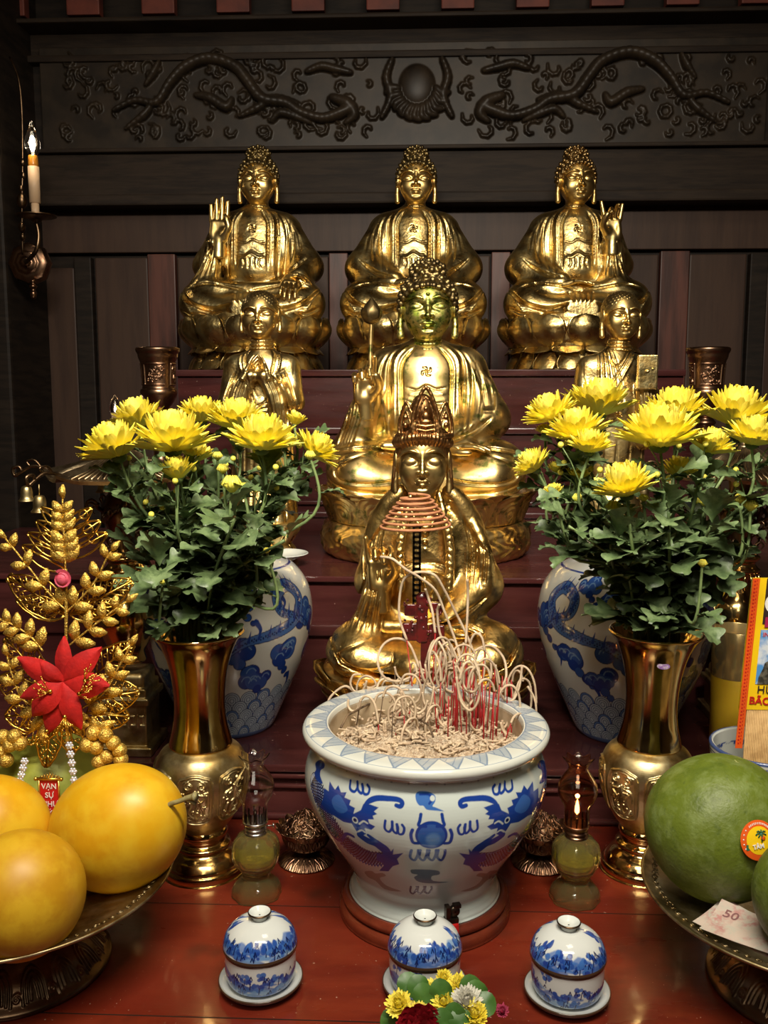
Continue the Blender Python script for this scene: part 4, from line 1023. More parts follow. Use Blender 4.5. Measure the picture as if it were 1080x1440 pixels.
# wooden stand
b = MB(); b.lathe(sprof([(.070, .006), (.112, .0), (.1165, .004), (.1165, .012), (.112, .0165), (.108, .0175), (.112, .020), (.1135, .0255), (.109, .030), (.104, .031), (.100, .030), (.06, .030), (.001, .030)], 4), 96)
st = b.build('bowl_stand', M['stand'], None, (CEN.x, CEN.y, 0)); tag(st, 'round two-tier red-brown wooden stand under the large porcelain incense bowl', 'stand')
# ---------------------------------------------------------------- shoulder jars
jar_prof = [(.040, .002), (.070, .0), (.078, .004), (.086, .018), (.098, .045), (.118, .09), (.138, .14), (.150, .19), (.151, .225), (.143, .262), (.122, .292), (.092, .310), (.070, .318), (.066, .326), (.070, .340), (.068, .346), (.060, .346), (.056, .330), (.02, .32), (.001, .32)]
def jar(cx, seed, label, mir):
    c = Vector((at(cx, 930, 1.61).x, 1.61, Z1)); o = empty('temple_jar', c, 0, label, 'jar', 'blue and white jars flanking the statues')
    V, F, T, Rr, Z = lathe_np(jar_prof, 800, 140, 360)
    P = Paint(T * .14, Z, (.62, .65, .62)); rn = random.Random(seed)
    def cloud(a, z, s, dark=False):
        pts = [(a + rn.uniform(-1, 1) * s, z + rn.uniform(-.5, .5) * s, s * rn.uniform(.38, .62)) for _ in range(9)]
        pts += [(a + s * .4 * k, z - s * (.5 + .45 * k), s * (.42 - .08 * k)) for k in range(4)]
        for p in pts: P.disc(*p[:2], p[2] + .0012, INK)
        for p in pts: P.disc(*p[:2], p[2], BLUE if rn.random() < .45 else (.03, .09, .34))
        for p in pts[:6]: P.stroke([(p[0] + p[2] * .6 * math.cos(t), p[1] + p[2] * .6 * math.sin(t)) for t in (.3, 1.2, 2.2, 3.1)], .0009, PALE, sm=2)
        P.stroke([(a + s * 1.4, z - s * 1.8), (a + s * 1.7, z - s * 2.4), (a + s * 1.5, z - s * 3)], [.005, .003, .0006], BLUE)
    sg = -1 if mir else 1
    for (a, z, s) in ((.04, .262, .016), (-.13, .25, .018), (-.06, .205, .022), (.03, .18, .02), (.12, .16, .018), (-.14, .17, .02), (.075, .125, .017), (-.02, .128, .018), (-.10, .118, .016), (.19, .22, .02), (.24, .15, .02), (-.22, .22, .02), (-.25, .14, .02), (.33, .2, .03), (-.35, .2, .03), (.0, .285, .012), (.10, .288, .012)): cloud(sg * a + rn.uniform(-.006, .006), z + rn.uniform(-.006, .006), s * 1.4)
    # dragon ribbon with scales
    sp = [(v.x, v.y) for v in crm([(sg * a, z, 0) for a, z in ((.02, .165), (.055, .19), (.10, .20), (.145, .215), (.165, .25), (.145, .275), (.115, .262), (.12, .235), (.15, .222), (.18, .20))], 8)]
    P.stroke(sp, [.004, .0115, .0115, .009, .004], INK, sm=0); P.stroke(sp, [.003, .010, .010, .0078, .003], (.06, .15, .42), sm=0)
    for i in range(0, len(sp), 1):
        for j in (-1, 0, 1): P.disc(sp[i][0] + j * .004 + .0015 * (i % 2), sp[i][1] + j * .003, .0013, INK)
    for i in range(0, len(sp), 3): P.stroke([sp[i], (sp[i][0] + .004, sp[i][1] + .018)], [.0025, .0004], BLUE, sm=0)
    # waves at the foot
    for rw, z in enumerate((.088, .070, .052, .034, .018)):
        for k in range(-26, 27):
            a = (k + .5 * (rw % 2)) * .034; rr = .017
            P.disc(a, z - .006, rr, INK); P.disc(a, z - .006, rr - .0013, (.40, .50, .60) if (k + rw) % 3 else (.10, .2, .45))
            for q in (.76, .52, .28): P.disc(a, z - .006, rr * q, INK); P.disc(a, z - .006, rr * q - .0011, (.42, .52, .62))
    for z in (.010,): P.C[(P.Z < z)] = np.array((.10, .18, .4))
    P.C[(np.abs(P.Z - .314) < .002)] = INK; P.C[(np.abs(P.Z - .3) < .001)] = BLUE
    me = mesh_np('jar_body', V, F); setcol(me, P.C); link('jar_body', me, o, mats=M['porc'])
    return o
jar(322, 5, 'tall bulbous blue and white dragon jar behind the left brass vase', False)
jar(876, 9, 'tall bulbous blue and white cloud jar behind the right brass vase', True)
# ---------------------------------------------------------------- lidded cups
def landscape(P, seed, z0, z1, rad):
    rn = random.Random(seed); H = z1 - z0
    for i in range(64):                                                 # washes of shore and hills
        a = -PI * rad + (i + rn.random()) * 2 * PI * rad / 64; z = z0 + H * rn.random() ** 1.4 * .62; w = rn.uniform(.004, .010)
        P.stroke([(a - w * 1.6, z - w * .1), (a - w * .4, z + w * .35), (a + w * .5, z + w * .1), (a + w * 1.7, z - w * .15)], [w * .2, w * .45, w * .4, w * .15], rn.choice([BLUE2, PALE, (.03, .10, .36), (.05, .12, .36)]), soft=.0016, al=.8)
    for i in range(34):                                                 # rocks and trees
        a = -PI * rad + (i + rn.random()) * 2 * PI * rad / 34; z = z0 + H * rn.uniform(.2, .95) * (.75 if i % 3 else 1.15)
        for k in range(9): P.disc(a + rn.uniform(-.006, .006), z + rn.uniform(-.004, .004), rn.uniform(.0012, .0034), rn.choice([BLUE, BLUE2, (.02, .07, .3)]), soft=.0008, al=.9)
        P.stroke([(a, z - .008), (a + .001, z)], .0006, INK, soft=.0005, sm=0)
    for i in range(60):
        a = rn.uniform(-PI, PI) * rad; z = z0 + H * rn.uniform(.05, .7); h = rn.uniform(.002, .005)
        P.stroke([(a, z), (a + .0015, z + h), (a + .003, z)], .0006, INK, soft=.0005, sm=0)
def cup(px, py, seed, label, rz):
    c = onz(px, py, 0); c.z = 0
    o = empty('lidded_tea_cup', c, rz, label, 'cup', 'porcelain offering cups at the front of the table')
    rim_ = (.06, .035, .02)
    V, F, T, Rr, Z = lathe_np([(.020, .002), (.030, .0), (.033, .002), (.045, .006), (.0495, .0105), (.0497, .0125), (.0485, .0128), (.044, .0095), (.03, .0065), (.001, .006)], 160, 60, 60)
    P = Paint(T * .05, Z, (.58, .60, .57)); P.C[(Rr > .0482)] = rim_; P.C[(Rr < .0482) & (Z < .0095) & (Rr > .036)] *= .95
    me = mesh_np('saucer', V, F); setcol(me, P.C); link('saucer', me, o, mats=M['porc'])
    V, F, T, Rr, Z = lathe_np([(.030, .0072), (.032, .008), (.038, .012), (.0408, .020), (.0418, .032), (.0420, .046), (.0428, .0505), (.0424, .0525), (.040, .0525)], 420, 120, 150)
    P = Paint(T * .042, Z, (.60, .63, .60)); landscape(P, seed, .010, .046, .042); P.C[(Z > .0488)] = rim_
    me = mesh_np('cup_body', V, F); setcol(me, P.C); link('cup_body', me, o, mats=M['porc'])
    V, F, T, Rr, Z = lathe_np([(.040, .0526), (.0436, .0526), (.0440, .0545), (.0436, .0565), (.0430, .060), (.0400, .0685), (.034, .0760), (.025, .0820), (.015, .0850), (.0095, .0858)], 420, 120, 170)
    P = Paint(T * .04, Z, (.63, .66, .63)); landscape(P, seed + 7, .0565, .079, .040); P.C[(Z < .0562)] = rim_
    me = mesh_np('lid', V, F); setcol(me, P.C); lid = link('lid', me, o, mats=M['porc'])
    b = MB(); b.lathe(sprof([(.009, .085), (.0095, .0885), (.0128, .0925), (.0134, .0938), (.0126, .0946), (.0108, .0935), (.006, .0905), (.001, .090)], 4), 40); b.build('lid_knob', M['white_porc'], lid)
    b = MB(); b.lathe(sprof([(.0126, .0922), (.0137, .0932), (.0137, .0942), (.0126, .0949)], 3), 40); b.build('knob_rim', M['bronze'], lid)
cup(367, 1386, 21, 'lidded blue landscape cup on saucer, leftmost of the three on the table', .0)
cup(597, 1392, 33, 'lidded blue landscape cup half hidden behind the little flower posy', .0)
cup(797, 1402, 47, 'lidded blue landscape cup on saucer, rightmost of the three on the table', .0)
# brush pot with joss stick packet
pc = Vector((at(1078, 1038, 1.29).x, 1.29, 0))
o = empty('joss_stick_pot', pc, 0, 'white porcelain pot with blue line border holding the joss stick packet', 'pot')
V, F, T, Rr, Z = lathe_np([(.05, .002), (.068, .0), (.072, .004), (.073, .02), (.0735, .15), (.076, .185), (.0775, .196), (.0760, .199), (.0725, .197), (.071, .18), (.069, .02), (.001, .016)], 600, 100, 240)
P = Paint(T * .075, Z, (.62, .65, .60))
out = Rr > .0731
for z, w in ((.1925, .0009), (.189, .0006), (.1855, .0009), (.163, .0006)): P.C[(np.abs(Z - z) < w) & (Rr > .0725)] = (.03, .05, .16)
P.C[(Rr > .0735) & (Z > .195)] = (.05, .08, .2)
for k in range(-5, 6):
    a = k * .052 - .018; z = .1745
    for d in (-.011, -.005, 0, .005, .011):
        P.disc(a + d, z, .0042 if d == 0 else .0034, BLUE); P.disc(a + d, z + .0005, .0022 if d == 0 else .0016, POT); P.stroke([(a + d - .001, z), (a + d + .001, z + .001)], .0008, INK, sm=0)
    P.stroke([(a - .024, z + .001), (a - .016, z + .003), (a - .011, z)], [.0004, .0012, .0015], BLUE); P.stroke([(a + .024, z + .001), (a + .016, z + .003), (a + .011, z)], [.0004, .0012, .0015], BLUE)
me = mesh_np('pot_body', V, F); setcol(me, P.C); link('pot_body', me, o, mats=M['porc'])
# ---------------------------------------------------------------- brass vases
class Relief(Paint):
    def __init__(s, A, Z): Paint.__init__(s, A, Z, (0, 0, 0))
    def st(s, P, w, h=1., soft=.0014, sm=4): s.stroke(P, w, (h, 0, 0), soft, sm)
def spiral(cx, cz, r, turns, a0=0, sg=1, n=16, r1=.15):
    return [(cx + (r * (1 - (1 - r1) * i / n)) * math.cos(a0 + sg * turns * 2 * PI * i / n), cz + (r * (1 - (1 - r1) * i / n)) * math.sin(a0 + sg * turns * 2 * PI * i / n)) for i in range(n + 1)]
def cartouche(Rl, a, z0, z1, hw, seed):
    rn = random.Random(seed); w = .0011
    o = [(a - hw, z0 + .012), (a - hw, z1 - .012), (a - hw * .55, z1 - .003), (a, z1), (a + hw * .55, z1 - .003), (a + hw, z1 - .012), (a + hw, z0 + .012), (a + hw * .6, z0 + .002), (a, z0), (a - hw * .6, z0 + .002), (a - hw, z0 + .012)]
    Rl.st(o, w, 1, sm=3); Rl.st([(a + (p - a) * .84, (z0 + z1) / 2 + (q - (z0 + z1) / 2) * .9) for p, q in o], w * .6, .7, sm=3)
    for s in (-1, 1):
        Rl.st(spiral(a + s * hw * .38, z1 - .0135, hw * .30, 1.4, PI / 2, -s), w, 1, sm=0)
        Rl.st([(a + s * hw * .1, z0 + .01), (a + s * hw * .5, z0 + .02), (a + s * hw * .3, z0 + .034), (a + s * hw * .62, z0 + .044)], w, .9)
        Rl.st(spiral(a + s * hw * .45, z0 + .012, hw * .22, 1.2, 0, s), w * .9, .9, sm=0)
        Rl.st([(a + s * hw * .2, z1 - .026), (a + s * hw * .65, z1 - .03), (a + s * hw * .7, z1 - .045)], w * .9, .9)
    Rl.st([(a, z0 + .006), (a - hw * .1, z0 + .02), (a + hw * .12, z0 + .034), (a, z1 - .022)], w * 1.2, 1)
    for i in range(26):
        x = a + rn.uniform(-.7, .7) * hw; z = rn.uniform(z0 + .006, z1 - .02); t = rn.uniform(0, 6)
        Rl.st([(x, z), (x + .003 * math.cos(t), z + .003 * math.sin(t)), (x + .004 * math.cos(t + 1), z + .005 * math.sin(t + 1))], w * .7, .8, sm=3)
def lathe_relief(prof, rad, draw, h, nf=700, nb=220, nz=300, sub=6):
    V, F, T, Rr, Z = lathe_np(prof, nf, nb, nz, sub); Rl = Relief(T * rad, Z); draw(Rl)
    k = Rl.C[:, 0] * h; V[:, 0] += np.sin(T) * k; V[:, 1] -= np.cos(T) * k; return V, F
def brass_vase(px, tilt, seed, label):
    c = onz(px, 1219, 0); o = empty('brass_flower_vase', c, seed * 1.0, label, 'vase', 'brass vases of chrysanthemums'); o.rotation_euler = (0, R(tilt), 0)
    body = [(.030, .060), (.034, .066), (.046, .082), (.058, .104), (.0655, .130), (.0670, .150), (.0645, .168), (.0570, .182), (.0475, .1885), (.045, .190), (.044, .190)]
    def draw(Rl):
        for k in range(-3, 4): cartouche(Rl, k * .0545 + .006, .092, .168, .0215, seed + k)
    V, F = lathe_relief(body, .062, draw, .0027); link('belly', mesh_np('belly', V, F), o, mats=M['brass_matte'])
    b = MB(); b.lathe(sprof([(.0440, .1885), (.0455, .192), (.0450, .196), (.0425, .206), (.0385, .224), (.0365, .246), (.0370, .270), (.0405, .298), (.0470, .324), (.0560, .344), (.0655, .3565), (.0660, .3590), (.0630, .3590), (.0530, .343), (.0440, .322), (.0370, .296), (.034, .26), (.033, .21), (.001, .205)], 5), 96)
    nk = b.build('neck', M['brass'], o)
    b = MB(); b.lathe(sprof([(.028, .072), (.0335, .066), (.0365, .060), (.0350, .055), (.0335, .050), (.0335, .046), (.0395, .042), (.0400, .038), (.0370, .035), (.0400, .031), (.0480, .025), (.0545, .017), (.0560, .012), (.0585, .011), (.0600, .007), (.0600, .001), (.058, .0), (.001, .0)], 5), 96)
    b.build('foot', M['brass'], o)
    return o, c
vL, cL = brass_vase(287, 0, 3, 'tall brass vase with embossed belly beside the yellow fruit, holding chrysanthemums')
vR, cR = brass_vase(902, 1.2, 8, 'tall brass vase with small purple sticker beside green pomelo, holding chrysanthemums')
b = MB(); b.lathe([(.0001, .0002), (.0085, .0004), (.009, .0001), (.009, -.0006)], 32)
for i in range(len(b.V)): b.V[i] = (b.V[i][0], b.V[i][1] * .5, b.V[i][2])
st = b.build('sticker', mat('purple_print', (.30, .12, .45), rough=.3, var=(.6, .5, .6), vs=300), vR, (.001, -.0480, .3215), (R(64), 0, 0)); tag(st, 'small oval purple and white sticker')
# ---------------------------------------------------------------- chrysanthemums
def bloom(mb, c, axis, Rr, rn, open_=1.0, layers=7):
    ax = Vector(axis).normalized(); u0 = ax.orthogonal().normalized(); w0 = ax.cross(u0); c = Vector(c)
    for L in range(layers):
        f = L / max(1, layers - 1); n = int(30 - 12 * f); el = R(15 + 66 * f ** .7 + (1 - open_) * 50 * (1 - f)); ln = Rr * (1.0 - .12 * f)
        for k in range(n):
            a = 2 * PI * (k + .5 * (L % 2) + rn.uniform(-.25, .25)) / n; e0 = el + rn.uniform(-.13, .13); l = ln * rn.uniform(.86, 1.1)
            d = u0 * math.cos(a) + w0 * math.sin(a); t = ax.cross(d); V = []; F = []
            p = c + d * Rr * .10 + ax * (Rr * .012 * L); W = Rr * .078; m = 5
            for j in range(m + 1):
                s = j / m; e = e0 + (.25 - .6 * s * (1 - f * .4) + (.9 * s * s if f > .3 else .55 * s * s)) * .9
                dr = d * math.cos(e) + ax * math.sin(e); nn = ax * math.cos(e) - d * math.sin(e)
                if j: p = p + dr * (l / m)
                wd = W * (.45 + 1.0 * math.sin(PI * min(1, s * .62 + .12))) * (1 if j < m else .35)
                V += [p - t * wd + nn * wd * .55, p, p + t * wd + nn * wd * .55]
            for j in range(m):
                q = j * 3; F += [(q, q + 1, q + 4, q + 3), (q + 1, q + 2, q + 5, q + 4)]
            mb.add(V, F)
def leafmesh(mb, p, d, up, ln, wd, rn):
    d = Vector(d).normalized(); up = Vector(up); sd = d.cross(up)
    if sd.length < .01: sd = d.orthogonal()
    sd.normalize(); up = sd.cross(d).normalized(); V = []; F = []; n = 21; q = Vector(p); bend = rn.uniform(.4, 1.5); ph = rn.uniform(0, 6); tw = rn.uniform(-.5, .5)
    for i in range(n + 1):
        t = i / n; e = -bend * t + .35; dr = d * math.cos(e) + up * math.sin(e)
        if i: q = q + dr * ln / n
        nn = up * math.cos(e) - d * math.sin(e)
        lob = .26 + .74 * abs(math.sin(PI * (3.0 * t + .35))) ** .8
        w = wd * (.10 + .9 * math.sin(PI * min(1, t ** .75)) ** .8) * (lob if t > .12 else .35) * (1 if i < n else .05)
        s2 = sd * math.cos(tw * t) + nn * math.sin(tw * t); n2 = nn * math.cos(tw * t) - sd * math.sin(tw * t)
        rp = wd * .10 * math.sin(9 * t + ph)
        fw = dr * (.55 * w)
        V += [q - s2 * w + n2 * (w * .35 + rp) + fw, q - s2 * w * .5 + n2 * w * .22 + fw * .5, q, q + s2 * w * .5 + n2 * w * .22 + fw * .5, q + s2 * w + n2 * (w * .35 - rp) + fw]
    for i in range(n):
        for j in range(4): a = i * 5 + j; F.append((a, a + 1, a + 6, a + 5))
    mb.add(V, F)
def flower(base, px, py, Y, wpx, tilt, seed, label, group, kind='bloom', nleaf=11, open_=1., leafscale=1.):
    rn = random.Random(seed); P = at(px, py, Y); Rr = wpx * ppm(P) / 2
    top = Vector(P); axis = Vector((tilt[0] * .8, tilt[1] * .25, tilt[2])).normalized(); o = empty('chrysanthemum', base, 0, label, 'flower', group); B = Vector(base)
    def L(v): return Vector(v) - B
    calyx = top - axis * Rr * .12
    mid1 = B + Vector((0, 0, .05)) + (top - B) * .18 + Vector((rn.uniform(-.008, .008), rn.uniform(-.008, .008), 0)); mid2 = top - axis * .09 * .8 + Vector((rn.uniform(-.01, .01), 0, -.01))
    pts = crm([B - Vector((0, 0, .06)) - (top - B).normalized() * .0, mid1, mid2, calyx], 7)
    b = MB(); b.tube([L(p) for p in pts], [.0032 - .0014 * i / (len(pts) - 1) for i in range(len(pts))], 7); b.build('stem', M['stem'], o)
    if kind == 'bloom':
        b = MB(); bloom(b, L(top - axis * Rr * .15), axis, Rr, rn, open_); b.build('flower_head', M['petal'], o)
        b = MB(); b.ball(L(calyx), (Rr * .22, Rr * .22, Rr * .16), 12, 6); b.build('calyx', M['calyx'], o)
    else:
        b = MB(); b.ball(L(top), (Rr, Rr, Rr * .8), 14, 8)
        for k in range(12):
            a = k * PI / 6; d = Vector((math.cos(a), math.sin(a), 0)); b.tube([L(top + d * Rr * .2 - axis * Rr * .9), L(top + d * Rr * 1.0), L(top + d * Rr * .5 + axis * Rr * .85)], [Rr * .1, Rr * .26, Rr * .1], 5)
        b.build('flower_bud', M['petal_in'], o)
    if nleaf:
        b = MB(); tot = len(pts)
        for i in range(nleaf):
            t = .14 + .74 * (i + rn.random() * .6) / nleaf; k = t * (tot - 1); i0 = int(k); q = pts[i0].lerp(pts[min(i0 + 1, tot - 1)], k - i0)
            if q.z < B.z + .012: continue
            a = i * 2.4 + rn.uniform(-.5, .5) + seed; d = Vector((math.cos(a), math.sin(a) * .9 - .25, rn.uniform(.0, .55)))
            q2 = q + d * .012; b.tube([L(q), L(q2)], [.0013, .001], 5); s = leafscale * (1.15 - .5 * t) * rn.uniform(.75, 1.15)
            leafmesh(b, L(q2), d, Vector((0, -.35, 1)), .058 * s, .022 * s, rn)
            for h in (.35, .6): leafmesh(b, L(q2 - d * .006), d + Vector((rn.uniform(-1, 1), rn.uniform(-1, .3), rn.uniform(-.2, .8))) * h, Vector((0, -.2, 1)), .030 * s, .010 * s, rn)
        b.build('foliage', M['leaf'], o)
        if kind == 'bloom' and rn.random() < .8:                           # side shoots with tiny buds
            b = MB()
            for k in range(3):
                q = pts[int(len(pts) * (.55 + .12 * k))]; e = q + Vector((rn.uniform(-.03, .03), rn.uniform(-.03, .01), rn.uniform(.03, .06)))
                b.tube([L(q), L((q + e) / 2 + Vector((0, 0, .004))), L(e)], [.001, .0009, .0008], 5); c2 = MB(); c2.ball(L(e), .0042, 10, 6); c2.build('small_bud', M['petal_in'], o)
            b.build('side_shoot', M['stem'], o)
    return o
gl, gr = 'chrysanthemums in the left brass vase', 'chrysanthemums in the right brass vase'
left = [(165, 626, 1.27, 104, (-.45, -.25, 1), 'wide yellow chrysanthemum leaning out at far left of left bouquet', 1),
        (243, 616, 1.22, 116, (-.05, -.3, 1), 'biggest yellow chrysanthemum at front centre-left of left bouquet', 1),
        (196, 588, 1.37, 84, (-.35, -.1, 1), 'yellow chrysanthemum at back left, topmost beside the bronze urn', .9),
        (284, 582, 1.38, 72, (.0, -.2, 1), 'yellow chrysanthemum at the back, left of the old monk statue', .85),
        (333, 590, 1.36, 88, (.1, -.3, 1), 'yellow chrysanthemum at the back, in front of the old monk robe', .9),
        (368, 616, 1.22, 102, (.1, -.35, 1), 'large yellow chrysanthemum at front right of left bouquet', 1),
        (250, 664, 1.20, 64, (-.1, -.5, 1), 'half-opened yellow chrysanthemum hanging low in the left bouquet', .55),
        (275, 640, 1.30, 56, (.2, -.3, 1), 'small yellow chrysanthemum just below centre of left bouquet', .7),
        (440, 630, 1.30, 72, (.75, -.25, .75), 'yellow chrysanthemum leaning out at far right of left bouquet', .9),
        (415, 592, 1.33, 36, (.2, -.1, 1), 'tiny round yellow chrysanthemum on thin stalk, upper right of left bouquet', .5),
        (401, 622, 1.31, 44, (.3, -.3, 1), 'small yellow chrysanthemum tucked right of the front bloom, left bouquet', .7)]
for i, (px, py, Y, w_, t_, lb, op) in enumerate(left):
    a = i * 2.4; flower((cL.x + .026 * math.cos(a), cL.y + .022 * math.sin(a), .355), px, py + w_ * .10, Y, w_ * 1.04, t_, 100 + i, lb, gl, open_=op, nleaf=13)
for i, (px, py, Y, w_) in enumerate([(326, 680, 1.22, 26), (313, 659, 1.24, 15), (343, 684, 1.22, 12), (306, 641, 1.28, 13), (375, 774, 1.22, 9), (352, 750, 1.22, 9), (229, 818, 1.2, 9), (436, 640, 1.25, 14)]):
    flower((cL.x + .02 * math.cos(i), cL.y - .015, .355), px, py, Y, w_, (0, -.3, 1), 300 + i, 'small unopened chrysanthemum bud among the leaves of the left bouquet', 'buds in the left bouquet', kind='bud', nleaf=4, leafscale=.8)
right = [(778, 578, 1.31, 78, (-.55, -.2, 1), 'spiky yellow chrysanthemum at upper left of right bouquet', .95),
         (842, 568, 1.36, 104, (.1, -.1, 1), 'tall yellow chrysanthemum topmost of right bouquet, below young monk', .75),
         (812, 604, 1.27, 90, (-.2, -.35, 1), 'yellow chrysanthemum at centre-left of right bouquet', .95),
         (829, 626, 1.22, 66, (.0, -.4, 1), 'yellow chrysanthemum low under the centre-left bloom of right bouquet', .85),
         (928, 608, 1.21, 122, (-.05, -.35, 1), 'widest yellow chrysanthemum at front centre of right bouquet', 1),
         (950, 578, 1.37, 100, (-.1, -.2, 1), 'yellow chrysanthemum at the back centre of right bouquet', .95),
         (1034, 580, 1.38, 110, (.15, -.25, 1), 'broad yellow chrysanthemum at back right, under the bronze urn', .95),
         (1058, 612, 1.26, 84, (.2, -.3, 1), 'yellow chrysanthemum at far right edge of right bouquet', .95),
         (998, 626, 1.22, 72, (.3, -.45, 1), 'yellow chrysanthemum tilted forward right of the widest bloom', .85),
         (880, 682, 1.17, 94, (-.35, -.45, 1), 'large yellow chrysanthemum low at front left of right bouquet', .95),
         (752, 652, 1.28, 62, (-.75, -.2, .8), 'yellow chrysanthemum leaning out at far left of right bouquet', .85),
         (783, 660, 1.30, 34, (.0, -.3, 1), 'small yellow chrysanthemum next to the far left bloom, right bouquet', .5),
         (955, 662, 1.27, 58, (.1, -.4, 1), 'yellow chrysanthemum half hidden under the widest bloom', .7),
         (766, 606, 1.33, 30, (-.3, -.1, 1), 'tiny yellow chrysanthemum at left edge under the spiky bloom', .45),
         (812, 668, 1.28, 40, (.1, -.3, 1), 'small yellow chrysanthemum above leaves at left of right bouquet', .6),
         (780, 692, 1.24, 36, (-.4, -.3, 1), 'small yellow chrysanthemum lowest at left of right bouquet', .6)]
for i, (px, py, Y, w_, t_, lb, op) in enumerate(right):
    a = i * 2.4; flower((cR.x + .008 + .026 * math.cos(a), cR.y + .022 * math.sin(a), .355), px, py + w_ * .10, Y, w_ * 1.04, t_, 500 + i, lb, gr, open_=op, nleaf=12)
for i, (px, py, Y, w_) in enumerate([(1040, 701, 1.24, 15), (1056, 710, 1.24, 18), (988, 792, 1.2, 12), (905, 700, 1.2, 12), (862, 712, 1.2, 18), (990, 706, 1.24, 12), (812, 700, 1.25, 14)]):
    flower((cR.x + .008 + .02 * math.cos(i), cR.y - .015, .355), px, py, Y, w_, (0, -.3, 1), 700 + i, 'small unopened chrysanthemum bud among the leaves of the right bouquet', 'buds in the right bouquet', kind='bud', nleaf=4, leafscale=.8)
# leafy stalks filling both bouquets
for side, (c, xs) in enumerate(((cL, ((200, 700), (235, 740), (190, 760), (330, 730), (375, 745), (300, 700), (225, 800), (340, 800), (180, 700), (400, 760), (265, 720), (370, 690))), (cR, ((800, 740), (830, 790), (870, 760), (940, 720), (1000, 740), (1040, 740), (1020, 800), (960, 800), (900, 790), (1075, 700), (850, 730), (980, 690))))):
    for i, (px, py) in enumerate(xs):
        rn = random.Random(900 + i + side * 50); Y = 1.16 + .2 * rn.random(); P = at(px, py, Y); B = Vector((c.x + .03 * math.cos(i * 1.7), c.y + .03 * math.sin(i * 1.7), .355)); B.x += .008 * side
        o = empty('leafy_stalk', B, 0, 'green chrysanthemum stalk with lobed leaves filling the %s bouquet' % ('left', 'right')[side], 'foliage', 'leafy stalks in the %s bouquet' % ('left', 'right')[side])
        pts = crm([B - Vector((0, 0, .05)), B + (P - B) * .35 + Vector((0, 0, .02)), P], 6); b = MB(); b.tube([p - B for p in pts], .002, 6); b.build('stem', M['stem'], o)
        b = MB()
        for k in range(13):
            t = .2 + .8 * k / 12; q = pts[min(int(t * (len(pts) - 1)), len(pts) - 1)]; a = k * 2.4 + i
            d = Vector((math.cos(a), math.sin(a) - .3, rn.uniform(-.1, .6))) if k < 12 else (P - B)
            if q.z < B.z + .01: continue
            s = rn.uniform(.7, 1.15); leafmesh(b, q - B + d.normalized() * .006, d, Vector((0, -.4, 1)), .060 * s, .024 * s, rn)
        b.build('foliage', M['leaf'], o)
# ---------------------------------------------------------------- oil lamps
def oil_lamp(px, py, seed, label, lit, smoke):
    c = onz(px, py, 0); o = empty('oil_lamp', c, seed, label, 'lamp', 'small glass oil lamps')
    oct_ = lambda r, z, a: (r * (1 + .035 * math.cos(8 * a)), z)
    b = MB(); b.lathe(sprof([(.001, .0), (.031, .0), (.0335, .003), (.0335, .010), (.030, .018), (.024, .024), (.0195, .028), (.0185, .034), (.021, .038), (.027, .043), (.0315, .053), (.0325, .066), (.031, .078), (.026, .086), (.017, .0905), (.0145, .092), (.0125, .0905), (.020, .085), (.027, .077), (.0285, .066), (.0275, .055), (.023, .047), (.012, .043), (.001, .042)], 4), 48, mod=oct_)
    b.build('font_and_base', M['oilbase'], o)
    b = MB(); b.lathe(sprof([(.001, .0445), (.011, .0445), (.0215, .049), (.0262, .057), (.0268, .062), (.001, .062)], 3), 40); b.build('lamp_oil', M['oil'], o)
    b = MB(); b.lathe(sprof([(.010, .088), (.0150, .0895), (.0155, .093), (.0140, .095), (.0158, .098), (.0140, .101), (.0155, .104), (.0175, .107), (.0175, .1095), (.012, .110), (.001, .110)], 3), 36)
    b.tube([(.014, 0, .099), (.024, 0, .0985)], .0010, 6); b.lathe([(.001, -.001), (.0035, -.001), (.0035, .001), (.001, .001)], 12, M=Matrix.Translation((.025, 0, .0985)) @ Matrix.Rotation(R(90), 4, 'Y'))
    b.build('burner_collar', M['steel'] if not lit else M['copper'], o)
    b = MB()
    for k in range(12): a = k * PI / 6; b.box((-.0011, -.0005, 0), (.0011, .0005, .016), M=Matrix.Rotation(a, 4, 'Z') @ Matrix.Translation((0, -.0150, .108)))
    b.tube([(0, 0, .105), (0, 0, .123)], .0022, 8); b.build('prongs_and_wick', M['iron'], o)
    def crown(r, z, a):
        k = max(0, (z - .188) / .014); return (r * (1 + .10 * k * math.cos(8 * a)), z + .0022 * k * math.cos(8 * a))
    b = MB(); b.lathe(sprof([(.0172, .109), (.0172, .130), (.0185, .136), (.0240, .146), (.0270, .157), (.0255, .168), (.0190, .179), (.0138, .187), (.0135, .192), (.0160, .198), (.0195, .202), (.0190, .2024), (.0152, .1985), (.0127, .192), (.0130, .187), (.0182, .1782), (.0247, .167), (.0262, .157), (.0232, .1465), (.0177, .1365), (.0164, .130), (.0164, .109)], 4), 64, mod=crown)
    b.build('chimney', M['glass_smoke'] if smoke else M['glass'], o)
    if lit:
        b = MB(); b.lathe(sprof([(.0003, .123), (.0026, .127), (.0032, .131), (.0022, .137), (.0003, .145)], 4), 16); b.build('flame', M['flame'], o)
        d = bpy.data.lights.new('flame_glow', 'POINT'); d.energy = .10; d.color = (1, .5, .2); d.shadow_soft_size = .003; l = bpy.data.objects.new('flame_glow', d); COL.objects.link(l); l.location = c + Vector((0, 0, .150))
oil_lamp(361, 1257, .3, 'clear glass oil lamp standing in front of left brass vase', False, False)
oil_lamp(808, 1263, 1.4, 'lit glass oil lamp with brown-stained chimney beside right brass vase', True, True)
